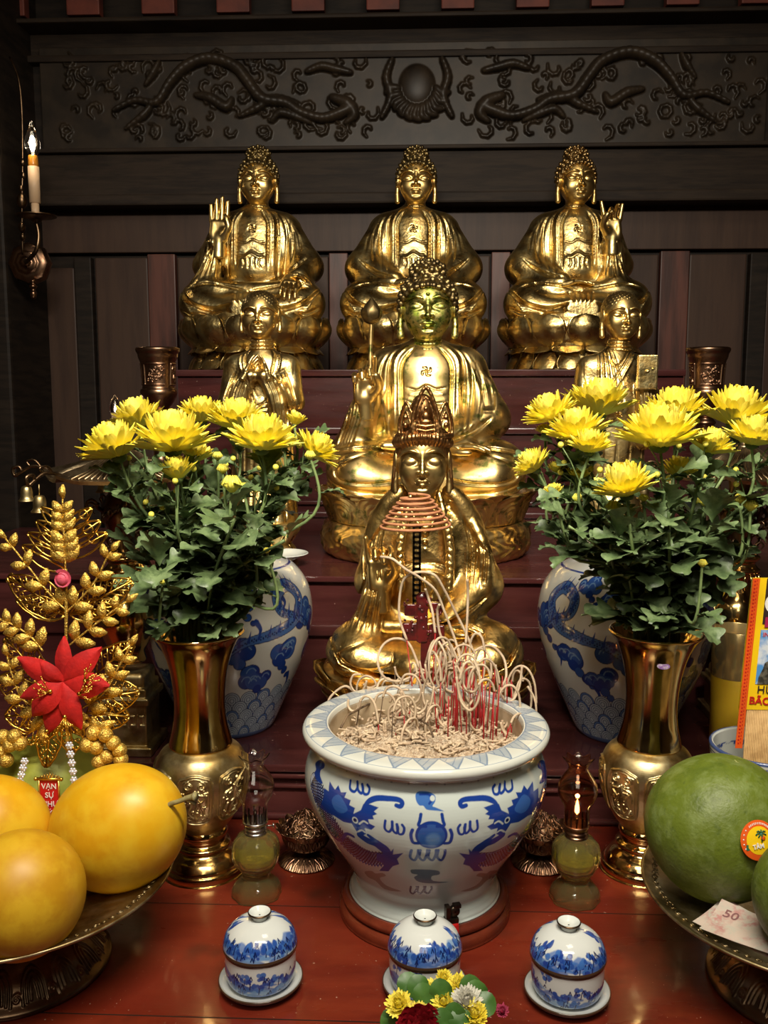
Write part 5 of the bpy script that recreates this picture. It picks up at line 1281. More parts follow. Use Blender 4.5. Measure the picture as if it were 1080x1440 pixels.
# ---------------------------------------------------------------- small lotus burners
def lotus_burner(px, py, label, seed):
    c = onz(px, py, 0); o = empty('lotus_incense_burner', c, seed, label, 'burner', 'copper lotus burners beside the big bowl')
    def dr(Rl):
        for k in range(-12, 12):
            a = k * .0105; Rl.st([(a - .0042, .002), (a - .0045, .009), (a, .0145), (a + .0045, .009), (a + .0042, .002)], .0006, 1); Rl.st([(a - .002, .003), (a, .0105), (a + .002, .003)], .0006, 1)
    V, F = lathe_relief([(.040, .0), (.0415, .002), (.040, .004), (.033, .010), (.024, .015), (.016, .0175), (.014, .020), (.016, .023)], .036, dr, .0013, 420, 200, 90); link('foot', mesh_np('foot', V, F), o, mats=M['copper'])
    def dr2(Rl):
        for k in range(-7, 8):
            a = k * .0175; Rl.st([(a, .028), (a - .006, .035), (a - .0055, .043), (a, .047), (a + .0055, .043), (a + .006, .035), (a, .028)], .0008, 1); Rl.st([(a - .0025, .035), (a, .043), (a + .0025, .035), (a, .032), (a - .0025, .035)], .001, 1)
            Rl.st([(a + .00875, .046), (a + .00875, .028)], .0007, .7)
    V, F = lathe_relief([(.012, .021), (.022, .0225), (.029, .027), (.0335, .035), (.036, .046), (.0375, .051), (.035, .050), (.028, .047), (.001, .045)], .033, dr2, .0015, 420, 200, 110); link('cup', mesh_np('cup', V, F), o, mats=M['bronze'])
    b = MB()
    for k in range(16): petal(b, 2 * PI * k / 16, PI / 16, lambda v: .036 + .009 * v, .044, .058, .0012, tip=.002, rim=.0005, thick=.0008, nu=6, nv=6, point=.6)
    b.build('petal_rim', M['copper'], o)
    rn = random.Random(seed * 7 + 3); b = MB()                          # knotted openwork dome
    for k in range(150):
        a = rn.uniform(0, 2 * PI); u = rn.random() ** .6; h = lambda u: .051 + .030 * (1 - u) ** .9
        r = .037 * u; p = Vector((r * math.cos(a), r * math.sin(a), h(u))); pts = [p]
        for j in range(4):
            a += rn.uniform(-.5, .5); r = min(.037, max(.001, r + rn.uniform(-.009, .009))); u2 = r / .037; pts.append(Vector((r * math.cos(a), r * math.sin(a), h(u2) + rn.uniform(-.0015, .003))))
        b.tube(crm(pts, 3), .0011, 5)
    b.build('openwork_dome', M['copper'], o)
    b = MB(); b.lathe(sprof([(.036, .047), (.026, .060), (.012, .072), (.001, .077)], 4), 32); b.build('ash_heap', M['bronze'], o)
lotus_burner(431, 1210, 'small copper lotus-shaped burner with knotted dome, left of the incense bowl', 0)
lotus_burner(759, 1213, 'small copper lotus-shaped burner with knotted dome, right of the incense bowl', 1)
# ---------------------------------------------------------------- incense in the bowl
top = CEN.z + .200
def in_bowl(px, py): p = onz(px, py, top); return p
o = empty('coil_incense_holder', in_bowl(598, 985), 0, 'dark perforated metal strip on red lacquered post rising from the ash', 'incense holder')
Bc = Vector(o.location)
def lz(py): return at(590, py, Bc.y).z - Bc.z
def lx(px, py=800): return at(px, py, Bc.y).x - Bc.x
b = MB(); b.box((lx(592), -.003, -.03), (lx(606), .003, lz(892)), bev=.001); b.build('post', M['lacq'], o)
b = MB()
x0, x1 = lx(580), lx(592)
zs = [lz(852), lz(740)]; b.box((x0, -.0012, zs[0]), (x0 + .0035, .0012, zs[1])); b.box((x1 - .0035, -.0012, zs[0]), (x1, .0012, zs[1]))
for k in range(16): z = zs[0] + (zs[1] - zs[0]) * k / 15; b.box((x0, -.0012, z - .0022), (x1, .0012, z + .0022))
b.box((x0 - .002, -.002, zs[1] - .001), (x1 + .002, .002, zs[1] + .004)); b.build('perforated_strip', M['iron'], o)
F = SDF((-.036, -.014, 0), (.036, .014, .085), .0006)
F.rbox((0, 0, .042), (.0085, .006, .036), .003); F.ell((0, 0, .074), (.010, .007, .010), .003)
F.rbox((-.018, 0, .056), (.009, .005, .009), .002, .002); F.rbox((.021, 0, .060), (.010, .005, .008), .002, .002); F.rbox((-.019, 0, .022), (.011, .005, .014), .003, .002); F.rbox((.022, 0, .020), (.012, .005, .013), .003, .002)
rn = random.Random(2)
for i in range(46): F.ell((rn.uniform(-.028, .030), rn.uniform(-.007, -.003), rn.uniform(.006, .082)), rn.uniform(.0016, .003), .001)
F.build('carved_ornament', None, M['lacq'], o).location = (lx(594), 0, lz(908))
# coil
bt = at(585, 742, Bc.y - .004); tp = at(585, 696, Bc.y - .004); pts = []
kpx = ppm(bt); N = 7 * 36
for i in range(N + 1):
    t = i / N; a = t * 2 * PI * 7 + 2.2; r = kpx * (50 - 33 * t ** 1.15); pts.append(Vector((r * math.cos(a), r * math.sin(a), (tp.z - bt.z) * (t ** .95))))
b = MB(); b.tube(pts + [Vector((0, 0, tp.z - bt.z + .001))], .0021, 8); co = b.build('incense_coil', M['coil'], None, bt); tag(co, 'brown cone-shaped spiral incense coil on top of the metal strip', 'incense coil')
# burnt sticks
rn = random.Random(11); gs = 'burnt incense sticks in the big bowl'
def stick(px, py, h, ash, label, group=gs, col='redstick', lean=(0, 0)):
    p = in_bowl(px, py); p.z -= .012; e = Vector((lean[0] * h, lean[1] * h, h + .012))
    b = MB(); b.tube([(0, 0, 0), e * .5, e], [.0009, .0009, .0008], 5); o = b.build('incense_stick', M[col], None, p); tag(o, label, 'incense stick', group)
    if ash:
        b = MB(); b.tube(crm([e] + [Vector(a) for a in ash], 5), [.0018] * (len(ash) * 5 + 1), 6); b.build('ash_curl', M['ashcurl'], o)
    return o
def curl(e, rad, turns, drop, a0, elong=1.0, ydir=0):
    n = max(5, int(turns * 8)); out = []
    ux = Vector((math.cos(ydir), math.sin(ydir), 0))
    cx = e + ux * rad * math.cos(a0 + PI) + Vector((0, 0, rad * math.sin(a0 + PI)))
    for i in range(1, n + 1):
        a = a0 + turns * 2 * PI * i / n; q = i / n; out.append(cx + ux * rad * math.cos(a) * (1 - .15 * q) + Vector((-math.sin(ydir), math.cos(ydir), 0)) * (.006 * q * (1 if drop > 0 else -1)) + Vector((0, 0, elong * rad * math.sin(a) - abs(drop) * q)))
    return out
G2 = 'incense sticks with pale curled ash'
L2 = 'thin incense stick topped by pale curled ash, in the crowded centre-right of the bowl'
for i in range(62):
    px = rn.gauss(632, 52); px = min(720, max(490, px)); py = rn.uniform(975, 1040); h = rn.uniform(.02, .085) * (1.15 if 590 < px < 700 else .6)
    e = Vector((0, 0, h + .012)); le = (rn.uniform(-.12, .12), rn.uniform(-.15, .1)); e = Vector((le[0] * h, le[1] * h, h + .012))
    stick(px, py, h, curl(e, rn.uniform(.010, .027), rn.choice((.3, .4, .5, .5, .7, .95)) * rn.choice((-1, 1)), rn.uniform(-.01, .02), rn.choice((0, PI)), rn.uniform(1.1, 2.4), rn.uniform(-.8, .8)), L2, G2, lean=le)
for i in range(26):
    px = rn.uniform(540, 720); py = rn.uniform(985, 1050); h = rn.uniform(.008, .03); le = (rn.uniform(-.5, .5), rn.uniform(-.3, .2)); e = Vector((le[0] * h, le[1] * h, h + .012))
    stick(px, py, h, curl(e, rn.uniform(.010, .026), rn.uniform(.4, 1.0) * rn.choice((-1, 1)), rn.uniform(-.01, .01), rn.choice((0, PI)), rn.uniform(.6, 1.2), rn.uniform(-1.2, 1.2)), 'short incense stick with pale ash curling low over the ash bed, centre-right of bowl', 'low curled incense sticks', lean=le)
L3 = 'thin burnt incense stick leaning at left side of the bowl, dark and bent'
for i in range(22):
    px = rn.uniform(480, 600); py = rn.uniform(975, 1045); h = rn.uniform(.015, .05)
    le = (rn.uniform(-.35, .35), rn.uniform(-.2, .2)); e = Vector((le[0] * h, le[1] * h, h + .012))
    stick(px, py, h, curl(e, rn.uniform(.008, .02), rn.uniform(.4, .8) * rn.choice((-1, 1)), .01, rn.choice((0, PI)), 1.2, rn.uniform(-.6, .6)), L3, 'burnt sticks at the left of the bowl', 'darkstick', le)
L4 = 'bare red incense stick stub standing upright in the ash, right half of bowl'
for i in range(44):
    px = rn.choice((rn.gauss(625, 10), rn.gauss(665, 14), rn.gauss(672, 8), rn.gauss(700, 18), rn.uniform(560, 720))); py = rn.uniform(985, 1050)
    stick(px, py, rn.uniform(.02, .075), None, L4, 'red stick stubs', rn.choice(('redstick', 'redstick', 'darkstick')), (rn.uniform(-.05, .05), 0))
def px3(px, py, dy=0.): p = at(px, py, Bc.y - .02 + dy); return p
def hero(path, base, label, r=.0020):
    p = in_bowl(*base); b = MB(); q0 = px3(*path[0]); b.tube([(0, 0, -.01), q0 - p], .0009, 5); o = b.build('incense_stick', M['redstick'], None, p); tag(o, label, 'incense stick', G2)
    b = MB(); pts = [px3(x, y, .012 * math.sin(i)) - p for i, (x, y) in enumerate(path)]; b.tube(crm(pts, 6), r, 7); b.build('ash_curl', M['ashcurl'], o)
hero([(572, 900), (562, 870), (562, 840), (568, 815), (585, 805), (610, 808), (625, 830), (640, 860), (655, 890), (665, 915)], (585, 1000), 'incense stick whose pale ash arches high over the red post')
hero([(612, 890), (608, 860), (602, 840), (598, 828)], (606, 1000), 'incense stick with short pale ash rising beside the red post')
hero([(655, 905), (657, 870), (658, 835), (657, 815)], (655, 1000), 'tallest straight pale incense stick at right of the red post')
hero([(590, 940), (575, 905), (555, 898), (538, 908), (531, 930), (540, 952), (560, 958), (578, 952)], (592, 1000), 'incense stick whose pale ash makes a wide round loop at left')
hero([(657, 930), (668, 915), (690, 908), (708, 925), (712, 950), (706, 965)], (655, 1010), 'incense stick whose pale ash makes a wide arch at right')
hero([(640, 925), (620, 895), (615, 862), (618, 850)], (640, 1000), 'incense stick with pale ash leaning left toward the red post')
hero([(648, 930), (640, 900), (625, 860), (612, 830), (590, 812), (570, 800), (552, 786), (535, 783)], (640, 1000), 'incense stick whose ash tip bends far left in front of the raised hand')
hero([(700, 975), (715, 960), (722, 985), (715, 1005), (700, 1012)], (690, 1015), 'incense stick with low pale loop near the right lip')
hero([(500, 975), (485, 965), (465, 980), (458, 1000)], (505, 1000), 'incense stick whose pale ash droops toward the left lip')
b = MB(); rn = random.Random(8)                                       # crumbled ash pieces lying on the bed
for i in range(420):
    a = rn.uniform(0, 2 * PI); r_ = .125 * rn.random() ** .5; p = Vector((r_ * math.cos(a), r_ * math.sin(a), .2035 + rn.uniform(-.001, .004))); t = rn.uniform(0, 2 * PI); l = rn.uniform(.005, .016); c_ = rn.uniform(-.7, .7)
    b.tube([p, p + Vector((math.cos(t), math.sin(t), rn.uniform(-.1, .35))) * l * .5, p + Vector((math.cos(t + c_), math.sin(t + c_), rn.uniform(-.1, .35))) * l], rn.uniform(.0012, .002), 5)
cr_ = b.build('ash_crumbs', M['ashcurl'], cen); cr_['kind'] = 'stuff'
# dark sticks lying over the lip
def lying(a, b_, label):
    A = in_bowl(*a); A.z = CEN.z + .21; B = in_bowl(*b_); B.z = CEN.z + .240
    q = B + (B - A).normalized() * .03 + Vector((0, 0, -.012)); mb = MB(); mb.tube([Vector((0, 0, 0)), B - A, q - A], .0016, 6); o = mb.build('incense_stick', M['darkstick'], None, A); tag(o, label, 'incense stick', 'sticks lying over the lip')
lying((535, 990), (489, 1046), 'brown burnt stick lying over the left front lip of the bowl')
lying((588, 1020), (604, 1062), 'pale burnt stick hanging over the front lip of the bowl')
# ---------------------------------------------------------------- fruit on footed brass platters
def px_len(px, py, Y): return ppm(at(px, py, Y))
def platter(px, label, seed):
    c = at(px, 1239, 1.037); c.z = 0
    o = empty('footed_platter', c, seed, label, 'platter', 'footed brass platters of fruit')
    def dr(Rl):
        for k in range(-9, 9):
            a = k * .036
            for s in (.0, .005, .010): Rl.st([(a - .012 + s * .8, .012 + s * .3), (a - .011 + s * .8, .032 - s * .5), (a, .040 - s * .8), (a + .011 - s * .8, .032 - s * .5), (a + .012 - s * .8, .012 + s * .3)], .0011, 1)
            Rl.st(spiral(a + .018, .018, .005, 1.3), .001, 1, sm=0)
    V, F = lathe_relief([(.100, .0), (.109, .001), (.110, .006), (.104, .011), (.101, .014), (.088, .030), (.066, .046), (.045, .056), (.036, .066), (.036, .074), (.045, .084)], .09, dr, .0018, 500, 300, 160)
    link('foot', mesh_np('foot', V, F), o, mats=M['bronze'])
    def dr2(Rl):
        for k in range(-32, 33):
            a = k * .018; Rl.st(spiral(a, .1155, .0045, 1.2, k), .0008, 1, sm=0); Rl.st([(a - .008, .1195), (a + .008, .1195)], .0006, .7)
    b = MB(); b.lathe(sprof([(.040, .080), (.08, .088), (.13, .099), (.165, .1085), (.184, .1165), (.190, .1205), (.1905, .1225), (.188, .1235), (.180, .1205), (.163, .1125), (.13, .1035), (.08, .0965), (.001, .093)], 5), 128); d = b.build('dish', M['dish'], o)
    # engraved rim band, real ridges
    b = MB()
    for k in range(96):
        a = 2 * PI * k / 96; cx, cy = .174 * math.cos(a), .174 * math.sin(a); ca, sa = math.cos(a), math.sin(a)
        b.tube([(cx + (u * ca - v * sa), cy + (u * sa + v * ca), .1187 + u * .40) for u, v in spiral(0, 0, .0048, 1.2, k, n=10)], .0007, 4)
    b.build('engraved_band', M['dish'], d); return o, c
M['dish'] = mat('tarnished_brass', (.36, .27, .12), rough=.38, metal=1, var=[(.20, .14, .06), (.42, .34, .20)], vs=18, rvar=.08)
PL, pcL = platter(20, 'wide footed brass platter of yellow fruit at the left front corner', .2)
PR, pcR = platter(1139, 'wide footed brass platter of green pomelos at the right front corner', 1.1)
def fruit(name, px, py, Y, rpx, sc, rot, m, label, cat, grp=None, lump=0, seed=0, stemdir=None):
    P = at(px, py, Y); r = rpx * ppm(P); rn = random.Random(seed)
    V, F = [], []; b = MB(); b.ball((0, 0, 0), (1, 1, 1), 64, 40); ph = [rn.uniform(0, 6) for _ in range(6)]
    for i, v in enumerate(b.V):
        x, y, z = v; k = 1 + lump * (math.sin(2.3 * x + ph[0]) * math.sin(2.1 * y + ph[1]) + .6 * math.sin(3.1 * z + ph[2]) * math.cos(2.7 * x + ph[3]))
        k -= .035 * math.exp(-((1 - z) / .03) ** 1) if stemdir else 0
        b.V[i] = (x * k * r * sc[0], y * k * r * sc[1], z * k * r * sc[2])
    root = empty(name, P, 0, label, cat, grp); root.rotation_euler = [R(a) for a in rot]
    b.build('rind', m, root); return root, r
f, r = fruit('yellow_melon', 166, 1164, 1.055, 88, (1.0, .92, 1.22), (20, 58, 0), M['mango'], 'largest smooth yellow melon with short stem, at right of the left platter', 'fruit', lump=.012, seed=1)
b = MB(); b.tube(crm([(0, 0, r * 1.19), (0, 0, r * 1.26), (.001, 0, r * 1.40), (.002, 0, r * 1.62), (.004, 0, r * 1.75)], 4), [.0036, .0032, .0029, .0029, .003, .003, .003, .003, .003, .003, .003, .003, .0034, .0036, .0042, .005, .006], 8)
b.tube([(.0, 0, r * 1.55), (.009, .002, r * 1.60), (.013, .002, r * 1.64)], [.003, .0025, .003], 6); sto = b.build('stem', mat('dry_stem', (.34, .30, .13), rough=.6, var=(.2, .16, .07), vs=60), f)
f2, r2 = fruit('yellow_melon', 30, 1258, .915, 88, (1.0, .95, 1.04), (10, 30, 0), M['mango_dull'], 'duller yellow melon nearest the camera on the left platter', 'fruit', lump=.008, seed=2)
f3, r3 = fruit('yellow_melon', -12, 1170, 1.045, 80, (1.0, .92, 1.05), (20, -20, 0), M['mango'], 'yellow melon cut by left picture edge, behind the nearest one', 'fruit', lump=.01, seed=3)
f4, r4 = fruit('yellow_pomelo', 72, 1108, 1.185, 78, (1.0, .9, 1.0), (0, 0, 0), M['pomelo_y'], 'yellow-green pomelo under the gold ornament at back of the left platter', 'fruit', lump=.02, seed=4)
f5, r5 = fruit('green_pomelo', 1010, 1163, 1.05, 101, (1.01, .95, 1.0), (0, 14, 0), M['pomelo'], 'large green pomelo with round fruit sticker beside the right brass vase', 'fruit', lump=.018, seed=5, stemdir=1)
f6, r6 = fruit('green_pomelo', 1152, 1262, .90, 90, (1, .95, 1), (0, 0, 0), M['pomelo'], 'green pomelo cut by right picture edge, lying on the banknotes', 'fruit', lump=.018, seed=6)
b = MB(); b.lathe([(.001, .0), (.004, .001), (.0075, .0), (.009, -.0015)], 14, mod=lambda r, z, a: (r * (1 + .25 * math.cos(5 * a)), z)); so = b.build('stem_scar', mat('stem_scar', (.40, .42, .16), rough=.7), f5); so.location = (-.0, 0, r5 * .972)
def decal_on(parent, r, px, py, Y0, size, name):
    """frame on the sphere facing the viewer"""
    P0 = Vector(parent.location); d = Vector(ray(px, py)).normalized(); C0 = Vector(CAM); oc = C0 - P0; bb = oc.dot(d); cc = oc.dot(oc) - (r * 1.0) ** 2; t = -bb - math.sqrt(max(0, bb * bb - cc)); H = C0 + d * t; n = (H - P0).normalized(); return H, n
def flat_disc(b, r0, r1, z, mi, seg=48):
    b.mi = mi; b.lathe([(r0, z), (r1, z)], seg)
def text_mesh(body, size, ext=.0002, align='CENTER', bold=0.):
    c = bpy.data.curves.new('lettering', 'FONT'); c.body = body; c.size = size; c.extrude = ext; c.align_x = align; c.align_y = 'CENTER'; c.offset = bold; c.resolution_u = 4
    o = bpy.data.objects.new('lettering', c); COL.objects.link(o); bpy.context.view_layer.update()
    me = bpy.data.meshes.new_from_object(o.evaluated_get(bpy.context.evaluated_depsgraph_get())); bpy.data.objects.remove(o); return me
def put_text(body, size, m, parent, loc, rot, bold=0., sx=1., name='lettering'):
    me = text_mesh(body, size, bold=bold); o = link(name, me, parent, loc, rot, m); o.scale = (sx, 1, 1); return o
H, n = decal_on(f5, r5 * 1.0, 1068, 1182, 0, .024, 's')
b = MB(); R0 = .0215
def dome(x, y): return -(x * x + y * y) / (2 * r5) * .95
def patch(b, pts, lift, mi):
    b.mi = mi; b.add([(x, y, dome(x, y) + lift) for x, y in pts], [list(range(len(pts)))], False)
def discp(b, r0, r1, lift, mi, seg=48, rings=6):
    b.mi = mi; V = []; F = []
    for j in range(rings + 1):
        rr = r0 + (r1 - r0) * j / rings
        for k in range(seg): a = 2 * PI * k / seg; V.append((rr * math.cos(a), rr * math.sin(a), dome(rr, 0) + lift))
    for j in range(rings):
        for k in range(seg): F.append((j * seg + k, (j + 1) * seg + k, (j + 1) * seg + (k + 1) % seg, j * seg + (k + 1) % seg))
    b.add(V, F)
discp(b, .0001, R0, .0006, 0); discp(b, .0001, .0150, .0008, 1)
for k in range(5): a = 2.4 + k * .28; b.mi = 3; b.ball((.0182 * math.cos(a), .0182 * math.sin(a), dome(.0182, 0) + .0008), (.0009, .0009, .0003), 8, 4)
for k in range(16):
    a = .3 + k * .118; x, y = .0180 * math.cos(a), .0180 * math.sin(a); b.mi = 3; b.box((x - .0005, y - .0011, dome(x, y) + .0006), (x + .0005, y + .0011, dome(x, y) + .0011))
patch(b, [(-.0165, -.0085), (.0165, -.0085), (.0165, -.0025), (-.0165, -.0025)], .0013, 2)
b.mi = 2; b.tube([(.002, -.002, .0012), (.003, .005, .0013), (.0025, .008, .0012)], .0008, 5)
for k in range(7): a = k * .9 - .4; b.tube([(.0025, .008, .0013), (.0025 + .004 * math.cos(a), .008 + .0035 * math.sin(a), .0013), (.0025 + .0065 * math.cos(a), .0065 + .004 * math.sin(a), .001)], .0007, 4)
b.mi = 4; b.ball((.004, .002, .001), (.003, .003, .001), 10, 5)
q = Vector((0, 0, 1)).rotation_difference(n); f5m = f5.rotation_euler.to_matrix().to_4x4(); f5m.translation = f5.location
st = b.build('fruit_sticker', [M['orangeprint'], M['yellowprint'], M['greenprint'], M['white'], M['orangeprint']], f5)
right = Vector((1, 0, 0)); yax = n.cross(right).normalized(); xax = yax.cross(n).normalized(); Wm = Matrix(((xax.x, yax.x, n.x, H.x), (xax.y, yax.y, n.y, H.y), (xax.z, yax.z, n.z, H.z), (0, 0, 0, 1)))
if yax.z < 0: Wm = Wm @ Matrix.Rotation(PI, 4, 'Z')
st.matrix_local = f5m.inverted() @ Wm @ Matrix.Rotation(R(8), 4, 'Z'); tag(st, 'round red and yellow sticker with a palm tree')
put_text('TÂM', .0066, M['white'], st, (-.003, -.0058, .0015), (0, 0, 0), .0002)
# banknotes
def note(c, rz, L, Wd, seed, label, lift):
    rn = random.Random(seed); V = []; F = []; nu, nv = 30, 14
    for j in range(nv + 1):
        for i in range(nu + 1):
            u, v = i / nu - .5, j / nv - .5; V.append((u * L, v * Wd, lift + .004 * math.sin(u * 5 + seed) * math.cos(v * 3) + .012 * max(0, -u - .2) * (1 + v)))
    for j in range(nv):
        for i in range(nu): a = j * (nu + 1) + i; F.append((a, a + 1, a + nu + 2, a + nu + 1))
    V2 = V + [(x, y, z - .0003) for x, y, z in V]; n0 = len(V); F2 = F + [tuple(n0 + k for k in reversed(f_)) for f_ in F]
    o = link('banknote', mesh_np('banknote', V2, np.array(F2)), None, c, (R(4), R(-3), rz), M['paper']); tag(o, label, 'banknote', 'banknotes on the right platter')
    zf = lambda x, y: lift + .0005 + .004 * math.sin(x / L * 5 + seed) * math.cos(y / Wd * 3) + .012 * max(0, -x / L - .2) * (1 + y / Wd)
    t = text_mesh('50', .017, .0, bold=.0002)
    for v in t.vertices: v.co.x -= L * .36; v.co.y += Wd * .2; v.co.z = zf(v.co.x, v.co.y)
    link('printed_numeral', t, o, None, None, M['ink'])
    return o
cn = at(1082, 1306, .925); cn.z = .127
note(cn, R(-40), .125, .06, 1, 'pinkish banknote on top, lying over the rim of the right platter', .004)
note(cn + Vector((-.004, .014, -.004)), R(-50), .125, .06, 2, 'banknote under the top one, only its folded edge showing', 0)
# ---------------------------------------------------------------- gold glitter ornament on the yellow pomelo
OY = 1.115; orn = empty('gold_glitter_ornament', at(95, 1062, OY), 0, 'gold glitter leaf ornament with red poinsettia and pink rose standing in the left platter', 'ornament')
OB = Vector(orn.location); KO = ppm(OB)
def op(x, y, d=0.): return at(x, y, OY) - OB + Vector((0, d, 0))
def gleaf(mb, x, y, ang, ln, wd, d=0., th=.0007):
    """pointed glitter leaf; photo px, ang degrees counter-clockwise from right"""
    a = R(ang); ux, uy = math.cos(a), -math.sin(a); V = []; F = []; n = 7
    for side in (0, 1):
        for i in range(n + 1):
            t = i / n; w = wd * .5 * math.sin(PI * (t * .93 + .03)) ** .8 * (1 + .14 * (i % 2)); cx, cy = x + ux * ln * t, y + uy * ln * t; bow = -.004 * math.sin(PI * t)
            for s in (-1, 0, 1): p = op(cx - uy * w * s, cy + ux * w * s, d + bow + (.0018 if s else 0) + side * th * 2); V.append(p)
    m = (n + 1) * 3
    for i in range(n):
        for s in (0, 1): q = i * 3 + s; F += [(q, q + 1, q + 4, q + 3), (m + q + 3, m + q + 4, m + q + 1, m + q)]
        q = i * 3; F += [(q, q + 3, m + q + 3, m + q), (q + 2, m + q + 2, m + q + 5, q + 5)]
    mb.add(V, F)
def branch(name, pts, n, ln, wd, m='glitter', d=0., r=.0013, end=True, spread=48):
    b = MB(); P = crm([op(x, y, d) for x, y in pts], 5); b.tube(P, r, 6)
    px = crm([(x, y, 0) for x, y in pts], 8); N = len(px)
    for i in range(n):
        t = .14 + .82 * i / n; k = int(t * (N - 1)); q = px[k]; q2 = px[min(k + 1, N - 1)]; ang = math.degrees(math.atan2(-(q2.y - q.y), q2.x - q.x)); s = 1.12 - .45 * t
        for sg in (-1, 1): gleaf(b, q.x, q.y, ang + sg * spread, ln * s * 1.12, wd * s * 1.3, d - .001 * (i % 3))
    if end: q = px[-1]; q2 = px[-3]; gleaf(b, q.x, q.y, math.degrees(math.atan2(-(q.y - q2.y), q.x - q2.x)), ln * .8, wd * .8, d)
    return b.build(name, M[m], orn)
branch('leafy_spray', [(92, 800), (91, 770), (89, 735), (88, 702)], 6, 26, 12, spread=40)
branch('leafy_spray', [(95, 860), (72, 838), (42, 800), (18, 770), (8, 758)], 4, 24, 11)
branch('leafy_spray', [(92, 862), (115, 840), (135, 815), (150, 785), (156, 776)], 4, 24, 11)
branch('leafy_spray', [(62, 915), (45, 895), (20, 878), (4, 872)], 4, 24, 11, d=-.003)
branch('leafy_spray', [(97, 908), (125, 885), (155, 862), (178, 846)], 4, 25, 11, d=-.003)
branch('leafy_spray', [(110, 1000), (145, 975), (165, 940), (182, 910)], 4, 24, 11, d=.004)
branch('leafy_spray', [(60, 1000), (30, 985), (15, 950), (8, 925)], 4, 24, 11, d=.004)
b = MB(); b.tube(crm([op(92, 800), op(93, 840), op(93, 900), op(94, 960), op(95, 1064)], 5), .0022, 8); b.build('main_stem', M['glitter'], orn)
def filigree(pts, d, wave=3, ribs=True, r=.0011, rings=()):
    """openwork leaf: outline, midrib, ribs and lattice"""
    b = MB(); (x0, y0), (x1, y1), wd = pts; L = math.hypot(x1 - x0, y1 - y0); ux, uy = (x1 - x0) / L, (y1 - y0) / L
    w = lambda t: wd * .5 * math.sin(PI * min(1, t ** .8 * .98 + .01)) ** .75
    for sg in (-1, 1):
        b.tube([op(x0 + ux * L * t - uy * sg * w(t) * (1 + .10 * abs(math.sin(t * wave * PI))), y0 + uy * L * t + ux * sg * w(t) * (1 + .10 * abs(math.sin(t * wave * PI))), d) for t in np.linspace(0, 1, 20)], r * 1.3, 5)
    b.tube([op(x0, y0, d), op(x1, y1, d)], r * 1.3, 5)
    if ribs:
        n = max(3, int(L / 9))
        for i in range(1, n):
            t = i / n
            for sg in (-1, 1):
                t2 = min(1, t + .16); b.tube([op(x0 + ux * L * t, y0 + uy * L * t, d), op(x0 + ux * L * t2 - uy * sg * w(t2), y0 + uy * L * t2 + ux * sg * w(t2), d)], r, 4)
                if w(t) > 7: t3 = min(1, t + .06); cx, cy = x0 + ux * L * t3 - uy * sg * w(t) * .55, y0 + uy * L * t3 + ux * sg * w(t) * .55; b.tube([op(cx + 2.6 * math.cos(a), cy + 2.6 * math.sin(a), d) for a in np.linspace(0, 5.4, 8)], r * .8, 4, closed=True)
    for (cx, cy, rr) in rings: b.tube([op(cx + rr * math.cos(a), cy + rr * math.sin(a), d) for a in np.linspace(0, 5.7, 14)], r * 1.3, 5, closed=True)
    return b
for (a, c_, wd, rg) in (((92, 745), (128, 715), 20, ((116, 724, 6),)), ((92, 765), (140, 733), 24, ((122, 745, 7),)), ((92, 782), (150, 750), 26, ((130, 757, 7.5),)), ((90, 765), (50, 733), 24, ((66, 742, 6),)), ((90, 782), (38, 750), 26, ((60, 757, 7.5),)), ((90, 800), (30, 768), 28, ((52, 772, 7.5),)), ((92, 745), (56, 714), 20, ())):
    filigree((a, c_, wd), .003, 0, False, rings=rg).build('loop_leaf', M['goldfoil'], orn)
for (a, c_, wd) in (((92, 866), (8, 812), 46), ((88, 866), (20, 845), 30), ((95, 866), (184, 818), 46), ((97, 866), (170, 852), 30), ((60, 960), (4, 898), 40), ((58, 985), (-6, 955), 46), ((60, 1005), (4, 1010), 44), ((80, 1010), (18, 1045), 40), ((120, 960), (186, 905), 40), ((125, 985), (194, 975), 48), ((120, 1005), (180, 1010), 44), ((110, 1010), (150, 1045), 36), ((95, 1010), (100, 1062), 36), ((70, 1010), (62, 1082), 34)):
    filigree((a, c_, wd), .006).build('filigree_leaf', M['goldfoil'], orn)
b = MB()
for k in range(22): rn = random.Random(k); gleaf(b, 92 + rn.uniform(-45, 45), 985 + rn.uniform(-30, 45), rn.uniform(0, 360), 30, 13, .004 + rn.uniform(-.004, .004))
b.build('leaf_cluster', M['glitter'], orn)
b = MB()                                                                # poinsettia
for (x1, y1, wd, d) in ((146, 908, 34, -.014), (28, 922, 30, -.012), (92, 893, 24, -.008), (32, 978, 26, -.014), (50, 1003, 34, -.018), (118, 1022, 30, -.016), (157, 962, 40, -.014), (70, 1030, 34, -.010), (60, 925, 22, -.016)):
    x0, y0 = 93, 955; L = math.hypot(x1 - x0, y1 - y0); ux, uy = (x1 - x0) / L, (y1 - y0) / L; V = []; F = []; n = 9
    for side in (0, .0012):
        for i in range(n + 1):
            t = i / n; w = wd * .5 * math.sin(PI * (t ** .9 * .96 + .03)) ** .85
            for s in (-1, -.5, 0, .5, 1): V.append(op(x0 + ux * L * t - uy * w * s, y0 + uy * L * t + ux * w * s, d * (1 - (t - .5) ** 2 * 2) - .004 + .004 * abs(s) + side))
    m = (n + 1) * 5
    for i in range(n):
        for s in range(4): q = i * 5 + s; F += [(q, q + 1, q + 6, q + 5), (m + q + 5, m + q + 6, m + q + 1, m + q)]
    b.add(V, F)
b.build('poinsettia', M['redcloth'], orn)['label'] = 'red felt poinsettia'
rn = random.Random(5)
